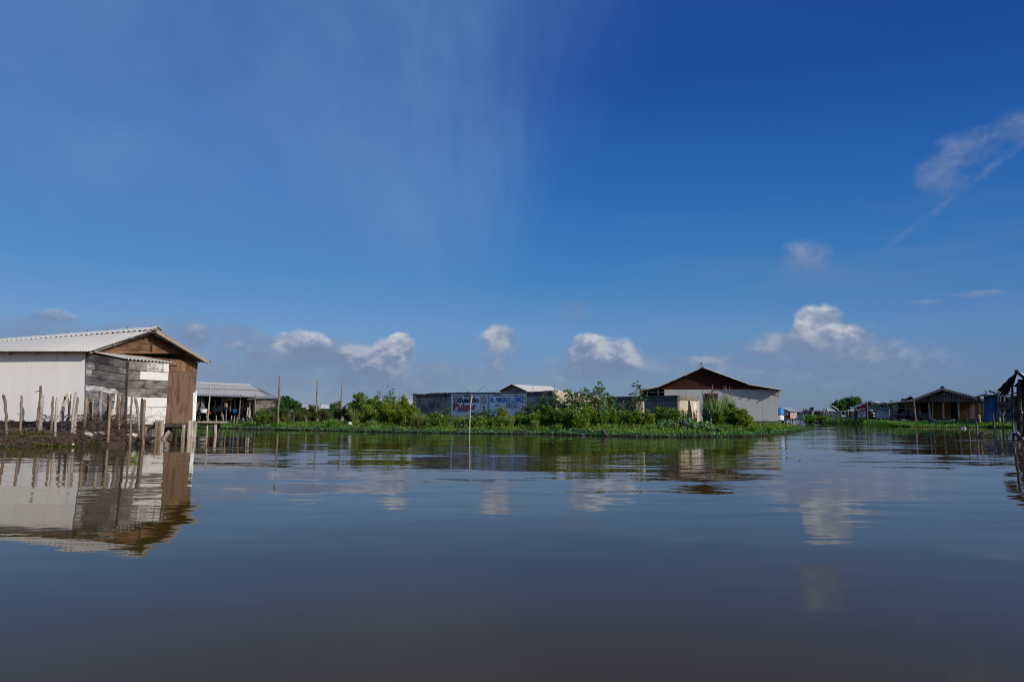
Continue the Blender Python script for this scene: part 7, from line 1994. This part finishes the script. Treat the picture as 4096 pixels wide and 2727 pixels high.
S('shrub', 'olive green shrub under the feathery skyline shrubs', 'shrub', 1560, 1588, 46, 41.5, 'scrub', 'lf_mid', 2600)
S('shrub', 'yellow green shrub crowding against the left end of the ruin', 'shrub', 1622, 1580, 36, 40.5, 'broad', 'lf_yel', 2300)
for px, yt, hw, Y, lab in ((1460, 1632, 40, 39, 'low yellow green shrub nearest the grass, leftmost of its row'), (1530, 1618, 44, 38.5, 'yellow green shrub in the middle of the front row'), (1600, 1628, 44, 37.5, 'yellow green shrub before the corner of the ruin'), (1640, 1648, 28, 36.5, 'small dark yellow shrub at the foot of the ruin corner')):
    S('shrub', lab, 'shrub', px, yt, hw, Y, 'broad', 'lf_yel', 2000, 'yellow green shrubs left of the ruin')
tuft('grass_clump', 'tall yellowish grass clump before the yellow green shrubs', 1418, 1628, 34, 38.5, 320, 'lf_tall', arch=.55)
tuft('grass_clump', 'rough green grass clump at the bank edge below the poles', 1330, 1666, 40, 38, 260, 'lf_grass', arch=.7)
tuft('grass_clump', 'large arching grass clump below the bare plaster wall', 1680, 1640, 48, 35.5, 420, 'lf_tall', arch=1.0)
for px, yt, hw, Y, mt, lab in ((905, 1688, 30, 44, 'lf_grass', 'small grass clump at the left end of the middle bank'), (1010, 1690, 34, 43, 'lf_grass', 'small grass clump before the orange cloth'), (1110, 1684, 30, 41, 'lf_grass', 'small grass clump at the foot of the tallest bare pole'), (1190, 1680, 36, 40.5, 'lf_tall', 'paler grass clump right of the tallest bare pole'), (1262, 1684, 30, 39.5, 'lf_grass', 'small grass clump at the foot of the second bare pole'), (1490, 1672, 36, 37, 'lf_tall', 'loose grass clump below the yellow green front row'),
        (2140, 1672, 30, 33.5, 'lf_tall', 'grass clump below the brown dry stalks'), (2235, 1690, 26, 32, 'lf_grass', 'small grass clump before the dark thicket'), (2440, 1690, 34, 31, 'lf_grass', 'grass clump right above the rotten stump'), (2610, 1688, 34, 30.5, 'lf_grass', 'grass clump left of the big leaved water plants'), (2905, 1690, 36, 31, 'lf_grass', 'grass clump below the leafy bush of the grey house'), (3010, 1690, 34, 32, 'lf_grass', 'grass clump below the right half of the grey wall'), (3080, 1696, 28, 33, 'lf_grass', 'grass clump below the right corner of the grey house')):
    tuft('grass_clump', lab, px, yt, hw, Y, 210, mt, arch=.6, group='grass clumps of the middle bank')
S('shrub', 'low leafy shrub right of the large arching grass', 'shrub', 1755, 1656, 36, 35, 'broad', 'lf_mid', 1500)
S('feathery_shrub', 'slender feathery plant covering the left edge of the red lettered panel', 'shrub', 1790, 1590, 13, 40, 'feather', 'lf_feather', 420, k=4)
S('shrub', 'small olive shrub at the wall foot left of the lettering', 'shrub', 1735, 1650, 26, 38.5, 'scrub', 'lf_mid', 900)
tuft('grass_clump', 'arching grass clump left of the white forked pole', 1838, 1650, 40, 35, 340, 'lf_tall', arch=.95)
S('shrub', 'low green shrub at the foot of the white forked pole', 'shrub', 1905, 1672, 40, 34.5, 'broad', 'lf_mid', 1300)
S('feathery_shrub', 'airy plant before the number box of the painted wall', 'shrub', 1930, 1622, 26, 38, 'feather', 'lf_feather', 520, k=6)
S('feathery_shrub', 'airy plant between the two painted panels', 'shrub', 1962, 1630, 18, 38, 'feather', 'lf_feather', 320, k=4)
S('shrub', 'bright upright leafy plant before the blue lettered panel', 'shrub', 2010, 1611, 17, 37.5, 'broad', 'lf_yel', 620, k=6)
tuft('grass_clump', 'arching grass clump below the blue lettered panel', 2030, 1648, 44, 35, 400, 'lf_tall', arch=.95)
S('shrub', 'low green shrub below the blue lettered panel', 'shrub', 1985, 1668, 36, 34.5, 'broad', 'lf_mid', 1300)
S('dry_stalks', 'brown dry stalks at the right end of the blue panel', 'dead stalks', 2088, 1602, 14, 37.5, 'dry', 'lf_dry', 120, k=7)
S('feathery_shrub', 'thin feathery plant at the right edge of the blue panel', 'shrub', 2112, 1594, 22, 38, 'feather', 'lf_feather', 620, k=6)
S('shrub', 'dark leafy shrub right of the brown dry stalks', 'shrub', 2100, 1652, 40, 35.5, 'broad', 'lf_mid', 1800)
for px, yt, hw, Y, n_, k_, lab in ((2165, 1572, 34, 37.5, 1700, 12, 'feathery shrub at the bare end of the painted wall'), (2215, 1550, 30, 37, 1700, 10, 'feathery shrub hiding the corner of the ruin'), (2270, 1546, 30, 36.5, 1700, 10, 'feathery shrub before the sunlit block wall, left one'),
                          (2305, 1550, 26, 36, 1300, 8, 'feathery shrub before the sunlit block wall, middle one'), (2340, 1530, 32, 36, 1800, 10, 'feathery shrub rising with a double top before the block wall'), (2398, 1508, 42, 36, 2600, 13, 'tallest feathery shrub, right of the block wall'),
                          (2440, 1560, 34, 36.5, 1100, 7, 'low leaning feathery shrub at the end of the block wall'), (2478, 1572, 16, 38, 300, 3, 'small feathery sapling before the dark block building'), (2545, 1518, 36, 37.2, 1500, 7, 'lone feathery shrub leaning over the wall stub'), (2505, 1572, 14, 37.5, 220, 3, 'thin feathery sapling left of the wall stub')):
    S('feathery_shrub', lab, 'shrub', px, yt, hw, Y, 'feather', 'lf_feather', n_, 'feathery shrubs before the block walls', k=k_)
for px, yt, hw, Y, mt, lab in ((2180, 1640, 44, 34.5, 'lf_mid', 'dark thicket shrub below the ruin corner'), (2260, 1632, 44, 34, 'lf_mid', 'dark thicket shrub in front of the sunlit block wall'), (2345, 1632, 42, 33, 'lf_yel', 'bright green bushy shrub in front of the feathery shrubs'), (2310, 1655, 40, 32.5, 'lf_mid', 'low dark shrub left of the bright bushy one'), (2400, 1650, 36, 33, 'lf_mid', 'low green shrub right of the bright bushy one')):
    S('shrub', lab, 'shrub', px, yt, hw, Y, 'broad', mt, 2400, 'leafy shrubs under the feathery ones')
S('dry_stalks', 'rusty brown dry grass stalks before the dark block building', 'dead stalks', 2492, 1608, 16, 35.5, 'dry', 'lf_dry', 260, k=14)
S('shrub', 'yellowish leafy shrub left of the rusty stalks', 'shrub', 2462, 1636, 26, 34, 'broad', 'lf_yel', 1100)
S('shrub', 'green leafy shrub under the rusty stalks', 'shrub', 2510, 1650, 36, 33, 'broad', 'lf_mid', 1500)
S('shrub', 'low broad leaved shrub at the foot of the wall stub', 'shrub', 2575, 1652, 42, 33, 'broad', 'lf_yel', 1700)
S('shrub', 'leafy shrub before the dark front of the block building', 'shrub', 2638, 1626, 38, 34, 'broad', 'lf_mid', 1900)
S('feathery_shrub', 'small feathery shrub at the dark corner of the block building', 'shrub', 2688, 1604, 20, 35, 'feather', 'lf_feather', 500, k=5)
S('shrub', 'low leafy shrub left of the big leaved water plants', 'shrub', 2690, 1648, 30, 33, 'broad', 'lf_mid', 1300)
S('shrub', 'dark twiggy shrub before the sunlit end of the block building', 'shrub', 2738, 1626, 22, 34.5, 'scrub', 'lf_dark', 420, k=12)
S('dry_stalks', 'thin dry stalks before the dark wedge on the sunlit end wall', 'dead stalks', 2782, 1636, 12, 34.5, 'dry', 'lf_dry', 60, k=6)
# reeds before the window
def reed(label, px, ytop, hw, Y, n):
    n = int(n * 2.3)
    base = gx(px, Y, GZ); h = at(px, ytop, Y).z - GZ; w = hw / FPX * Y; o = thing('reed_clump', label, 'reeds', base, 'reeds before the grey house')
    b = BL(); a = rng.uniform(0, 2 * math.pi, n); r = rng.uniform(0, 1, n)
    P = np.stack([base.x + np.cos(a) * r * w * .45, base.y + np.sin(a) * r * w * .45, np.full(n, GZ - .05)], 1)
    ln = np.stack([np.cos(a) * r * .32, np.sin(a) * r * .25, np.zeros(n)], 1); b.add(P, ln, h * rng.uniform(.62, 1.06, n), .05 * rng.uniform(.7, 1.2, n))
    b.build('blades', M['lf_reed'], o)
    m = MB()
    for i in range(max(2, n // 18)):
        x0 = base + Vector((rnd.uniform(-.4, .4) * w, rnd.uniform(-.3, .3) * w, 0)); t = x0 + Vector((rnd.uniform(-.25, .3), 0, h * rnd.uniform(.98, 1.16)))
        m.tube([x0, x0.lerp(t, .6), t], [.009, .008, .006], 4, False); m.tube([t - (t - x0).normalized() * .16, t + (t - x0).normalized() * .06 + Vector((.03, 0, 0))], [.022, .010], 5)
    m.build('flower_spike', M['lf_dry'], o)
reed('reed clump at the left side of the red framed window', 2826, 1580, 20, 36, 44)
reed('dense reed clump covering the middle of the red framed window', 2862, 1568, 20, 35.6, 64)
reed('loose reed clump right of the red framed window', 2890, 1574, 18, 36, 34)
reed('tallest reed clump, far right of the window', 2912, 1558, 18, 36.4, 40)
S('bush', 'leafy bush with a free standing top sprig before the grey wall', 'bush', 2925, 1602, 18, 35, 'broad', 'lf_mid', 700, k=6)
S('bush', 'broad leafy bush below the reeds of the grey house', 'bush', 2872, 1644, 38, 34.5, 'broad', 'lf_mid', 2000)
S('bush', 'large leafy bush before the middle of the grey wall', 'bush', 2935, 1622, 36, 34.5, 'broad', 'lf_mid', 2300)
S('bush', 'bright leafy bush, rightmost before the grey wall', 'bush', 2975, 1640, 30, 34, 'broad', 'lf_yel', 1700)
# water hyacinths with round glossy leaves
def hyacinth(label, px, ytop, hw, Y, n, flowers=()):
    base = gx(px, Y, .05); h = at(px, ytop, Y).z - .05; w = 2 * hw / FPX * Y; o = thing('water_hyacinth', label, 'water plant', base, 'water hyacinths below the block building')
    m = MB(); m2 = MB()
    for i in range(n):
        p = base + Vector((rnd.uniform(-.5, .5) * w, rnd.uniform(-.5, .6), 0)); t = p + Vector((rnd.uniform(-.1, .1), rnd.uniform(-.12, .02), h * rnd.uniform(.45, 1.0)))
        m2.tube([p, p.lerp(t, .5), t], [.012, .012, .009], 4, False)
        r = rnd.uniform(.055, .10); nn = Vector((rnd.uniform(-.7, .7), rnd.uniform(-1, -.1), rnd.uniform(.15, .9))).normalized(); a_ = nn.cross(Vector((.2, .3, 1))).normalized(); b_ = nn.cross(a_)
        st = len(m.v); k = 8; m.v.append(t - nn * r * .25)
        for j in range(k):
            an = 2 * math.pi * j / k; m.v.append(t + a_ * (math.cos(an) * r) + b_ * (math.sin(an) * r * 1.25))
        for j in range(k): m.face([st, st + 1 + j, st + 1 + (j + 1) % k])
    m2.build('stalks', M['stem'], o); m.build('leaves', M['lf_big'], o, smooth=False)
    for fx, fy in flowers:
        c = at(fx, fy, Y - .5); m = LF(); n_ = 46
        P = np.array(tuple(c)) + rng.normal(0, 1, (n_, 3)) * np.array([.022, .022, .035]); m.add(P, unit(n_) + np.array([0, -.4, .2]), unit(n_), .045, .03); m.build('flower_head', M['flower'], o)
        m = MB(); m.tube([Vector((c.x, c.y, .05)), c], .009, 4); m.build('flower_stalk', M['stem'], o)
    return o
hyacinth('big leaved water plant with a violet flower spike, below the sunlit end wall', 2752, 1672, 26, 31.5, 60, ((2738, 1708), (2743, 1687)))
hyacinth('big leaved water plant left of the violet flowers', 2668, 1682, 34, 31.5, 64)
hyacinth('big leaved water plant right of the violet flowers', 2806, 1690, 26, 31, 50)
hyacinth('low big leaved water plant beneath the leafy bush of the grey house', 2850, 1706, 22, 30.5, 34)

# --- stumps along the middle bank ----------------------------------------------------------
q3 = lambda x, y: (760 + x / 4.71, 1480 + y / 4.71)
q6 = lambda x, y: (2150 + x / 3.925, 1480 + y / 3.925)
SL = []
for x, y, hh_, wd_ in ((150, 930, 60, 26), (365, 930, 50, 22), (500, 920, 60, 26), (598, 900, 60, 20), (640, 935, 70, 40), (680, 900, 150, 22), (780, 920, 60, 34), (832, 950, 80, 30), (880, 960, 70, 24), (985, 980, 80, 30), (1020, 970, 60, 24), (1092, 965, 70, 22), (1135, 980, 90, 30), (1180, 970, 90, 26), (1235, 975, 90, 30), (1335, 960, 80, 26), (1380, 965, 70, 26), (1430, 960, 80, 26), (1500, 950, 70, 22), (1960, 900, 40, 18), (2200, 910, 40, 20)):
    SL.append((*q3(x, y), hh_ / 4.71, wd_ / 4.71))
for x, y, hh_, wd_ in ((240, 900, 52, 34), (326, 915, 62, 24), (462, 905, 50, 22), (430, 945, 34, 30), (510, 935, 52, 30), (820, 905, 50, 22), (968, 900, 46, 26), (1050, 900, 34, 24), (1285, 920, 54, 26), (1440, 910, 40, 22), (2025, 930, 52, 24), (2095, 940, 66, 26), (2255, 935, 60, 26)):
    SL.append((*q5(x, y), hh_ / 3.925, wd_ / 3.925))
for x, y, hh_, wd_ in ((235, 945, 62, 24), (295, 925, 34, 40), (520, 950, 76, 34), (680, 930, 56, 22), (716, 940, 66, 24), (830, 930, 56, 26), (876, 905, 30, 24)):
    SL.append((*q6(x, y), hh_ / 3.925, wd_ / 3.925))
for i, (px, py, hh_, wd_) in enumerate(sorted(SL)):
    e = np.interp(px, [c[0] for c in C_FRONT_PX], [c[1] for c in C_FRONT_PX]); Yb = on(px, e).y + max(.4, min(3.0, (e - py) / 6.0))
    p = gx(px, Yb, .0); zt = at(px, py - hh_, Yb).z; zt = max(zt, .28); r = wd_ / FPX * Yb / 2 * .8
    m = MB(); l = Vector((rnd.uniform(-.08, .08), rnd.uniform(-.04, .04), 0)); k = 8
    m.tube([p - up * .3, p + up * (zt * .5), p + up * zt + l], [r * 1.1, r, r * .8], k)
    for j in range(k): m.v[-1 - j].z += rnd.uniform(-.07, .06)          # rotten, uneven tops
    tag(m.build('stump_post', M['grey_wood' if i % 3 else 'pale_post'], None, p), nth(i) + ' short rotten post from the left along the middle bank' if i < 40 else 'last short rotten post at the right of the middle bank', 'post', 'rotten posts along the middle bank')

# --- near bank: brushwood, moss and floating plants ------------------------------------------
n = 4200; m = MB()
for i in range(n):
    px = rnd.uniform(-120, 585); f = rnd.random()
    e = np.interp(px, [c[0] for c in L_FRONT_PX], [c[1] for c in L_FRONT_PX]); Y0 = on(px, e).y
    Y = Y0 + .1 + f ** 1.2 * 3.4
    hmax = (.10 + .46 * min(1, f * 1.5)) * float(np.interp(px, [0, 300, 345, 420, 560, 590], [.62, .68, 1.2, 1.45, 1.3, .5]))
    p = gx(px, Y, rnd.uniform(0, hmax)); a = rnd.uniform(0, 2 * math.pi); l = rnd.uniform(.15, .6)
    d = Vector((math.cos(a), math.sin(a) * .6, rnd.uniform(-.35, .45))); q_ = p + d * l; md = p.lerp(q_, .5) + Vector((rnd.uniform(-.08, .08), rnd.uniform(-.08, .08), rnd.uniform(.0, .10)))
    q_.z = max(q_.z, .01); p.z = max(p.z, .01); r = rnd.uniform(.003, .009)
    m.tube([p, md, q_], [r, r * .9, r * .5], 3, False)
tag(m.build('brushwood', M['twig'], None, (0, 0, 0)), 'tangled brown brushwood heaped along the near bank', 'brushwood', kind='stuff')
lf = LF()
for px0, px1, z0, z1, n, dp in ((-60, 60, 0, .20, 1800, 1.2), (60, 215, .02, .32, 5200, 1.5), (215, 330, 0, .16, 1800, .8), (380, 470, 0, .20, 2000, .8), (470, 590, 0, .18, 2000, .8)):
    px = rng.uniform(px0, px1, n); e = np.interp(px, [c[0] for c in L_FRONT_PX], [c[1] for c in L_FRONT_PX]); Y0 = np.array([on(a, c).y for a, c in zip(px, e)]); t = rng.uniform(-.12, dp, n)
    x = (px - CX) / FPX * (Y0 + t); z = .01 + rng.uniform(0, 1, n) * (z0 + (z1 - z0) * np.clip(t / dp * 1.6, .1, 1)); d = unit(n); d[:, 2] = d[:, 2] * .7 + .1
    lf.add(np.stack([x, Y0 + t, z], 1), d, unit(n) + np.array([0, 0, .8]), rng.uniform(.03, .09, n), rng.uniform(.010, .028, n))
tag(lf.build('moss_weeds', M['lf_moss'], None, (0, 0, 0)), 'olive and yellowish weeds creeping over the foot of the brushwood', 'weeds', kind='stuff')
lf = LF(); n = 5000; px = rng.uniform(-100, 580, n); e = np.interp(px, [c[0] for c in L_FRONT_PX], [c[1] for c in L_FRONT_PX]); Y0 = np.array([on(a, c).y for a, c in zip(px, e)]); t = rng.uniform(0, 3.5, n)
d = unit(n); d[:, 2] *= .4
lf.add(np.stack([(px - CX) / FPX * (Y0 + t), Y0 + t, .06 + rng.uniform(0, .18, n) * np.clip(t, .2, 1)], 1), d, unit(n) + np.array([0, 0, 1.0]), rng.uniform(.04, .12, n), rng.uniform(.01, .03, n))
tag(lf.build('dead_leaves', M['lf_dry'], None, (0, 0, 0)), 'dry brown leaves lying through the brushwood of the near bank', 'dead leaves', kind='stuff')
def floating(label, px, py, s, n, mat='lf_lime', tall=.5):
    c = on(px, py); o = thing('floating_plant', label, 'water plant', c, 'floating plants near the left bank'); m = MB()
    for i in range(n):
        a = 2 * math.pi * i / n * 2.4 + rnd.uniform(-.3, .3); el = rnd.uniform(.15, 1.1) * tall * 2; d = Vector((math.cos(a) * math.cos(el), math.sin(a) * math.cos(el), math.sin(el))); L = s * rnd.uniform(.7, 1.15)
        sd = d.cross(up).normalized() * L * .40; nn = d.cross(sd).normalized()
        st = len(m.v); m.v += [c + d * L * .15, c + d * L * .55 + sd * .8, c + d * L * .9 + sd * .6 - up * L * .02, c + d * L * 1.02 - up * L * .05, c + d * L * .9 - sd * .6 - up * L * .02, c + d * L * .55 - sd * .8, c + d * L * .6 - up * L * .03]
        for j in range(1, 6): m.face([st + 6, st + j, st + j + 1])
        m.face([st + 6, st, st + 1]); m.face([st + 6, st + 5, st])
    m.build('leaf_rosette', M[mat], o)
    m = MB()
    for i in range(6): a = i * 1.05; m.tube([c + up * .01, c + Vector((math.cos(a) * s * .2, math.sin(a) * s * .2, -.06))], [.012, .004], 4)
    m.build('root', M['twig'], o)
floating('lime green floating plant drifting alone off the near bank', 534, 1838, .115, 9)
floating('small yellow green floating plant at the bank foot below the white wall', 236, 1782, .09, 9)
floating('bright green floating plant at the bank foot before the annex', 478, 1776, .10, 11, 'lf_mid')
floating('second green floating plant at the bank foot left of the annex one', 462, 1779, .07, 8, 'lf_lime')
floating('green sprig at the bank foot below the tallest dark stake', 172, 1752, .14, 10, 'lf_mid')
floating('green water plant among the far stilts of the house', 716, 1734, .20, 10, 'lf_mid')
for px, py, s, lab in ((3198, 1842, .55, 'tiny twig afloat in the open water right of centre'), (1008, 2249, .10, 'tiny dark speck of weed afloat left of centre')):
    c = on(px, py); m = MB(); m.tube([c + Vector((-.05, 0, .0)) * s, c + Vector((.02, 0, .015)) * s, c + Vector((.06, .02, .01)) * s], [.006 * s, .008 * s, .004 * s], 5); m.tube([c, c + Vector((.01, 0, .05)) * s], [.006 * s, .003 * s], 4)
    tag(m.build('floating_twig', M['twig'], None, c), lab, 'twig')

# --- far bank plants ---------------------------------------------------------------------------
RV = [p for p, q in zip(R_FRONT, R_FRONT_PX) if q[0] >= 3560 and q[0] <= 4200]
lf = LF(); n = 15000; x, y, t = edge_points(RV, n, -.3, 7.0, 1.1)
d = unit(n); d[:, 2] = np.abs(d[:, 2]) + .2
hz_ = np.clip(.12 + .09 * t, .1, .62) * (.75 + .25 * np.sin(x * .8))
lf.add(np.stack([x, y, .03 + rng.uniform(0, 1, n) * hz_], 1), d, unit(n) * .8 + np.array([0, 0, 1.0]), rng.uniform(.12, .26, n), rng.uniform(.06, .13, n))
tag(lf.build('far_bank_weeds', M['lf_grass'], None, (0, 0, 0)), 'bright green floating weeds before the porch house', 'weeds', kind='stuff')
lf = LF(); n = 15000; px = rng.uniform(3285, 3700, n); Yb = np.where(px < 3560, rng.uniform(101, 118, n), rng.uniform(78, 88, n)); hmx = np.interp(px, [3285, 3320, 3350, 3500, 3560, 3640, 3700], [1.1, 1.9, 2.0, 1.6, 1.1, .95, .9]) 
hmx = hmx * (.72 + .28 * np.sin(px * .11) * np.sin(px * .037)); d = unit(n); d[:, 2] = np.abs(d[:, 2]) * .6
lf.add(np.stack([(px - CX) / FPX * Yb, Yb, rng.uniform(0, 1, n) ** .8 * hmx * (.85 + .15 * rng.uniform(0, 1, n)) * .62], 1), d, unit(n) + np.array([0, 0, .6]), rng.uniform(.18, .36, n), rng.uniform(.09, .18, n))
tag(lf.build('far_undergrowth', M['lf_dark'], None, (0, 0, 0)), 'dark undergrowth behind the thin stakes of the far bank', 'undergrowth', kind='stuff')
S('bush', 'bright green bank bush in the channel before the paling fence', 'bush', 3242, 1668, 26, 122, 'broad', 'lf_grass', 2600, ls=2.4, k=26)
S('bush', 'dark bush at the left end of the thin stakes', 'bush', 3300, 1672, 24, 110, 'broad', 'lf_mid', 1800, ls=2.4, k=20)
tree('tree', 'broad dark tree rising behind the low sheds of the far bank', 3402, 1583, 44, 152, 1640, 'lf_dark', 5200, 2.6, 11)
tree('tree', 'smaller dark tree left of the broad one behind the sheds', 3352, 1604, 22, 150, 1638, 'lf_dark', 2200, 2.4, 7)
tree('tree', 'low dark tree crown filling between the two behind the sheds', 3376, 1622, 26, 154, 1652, 'lf_dark', 2200, 2.6, 7)
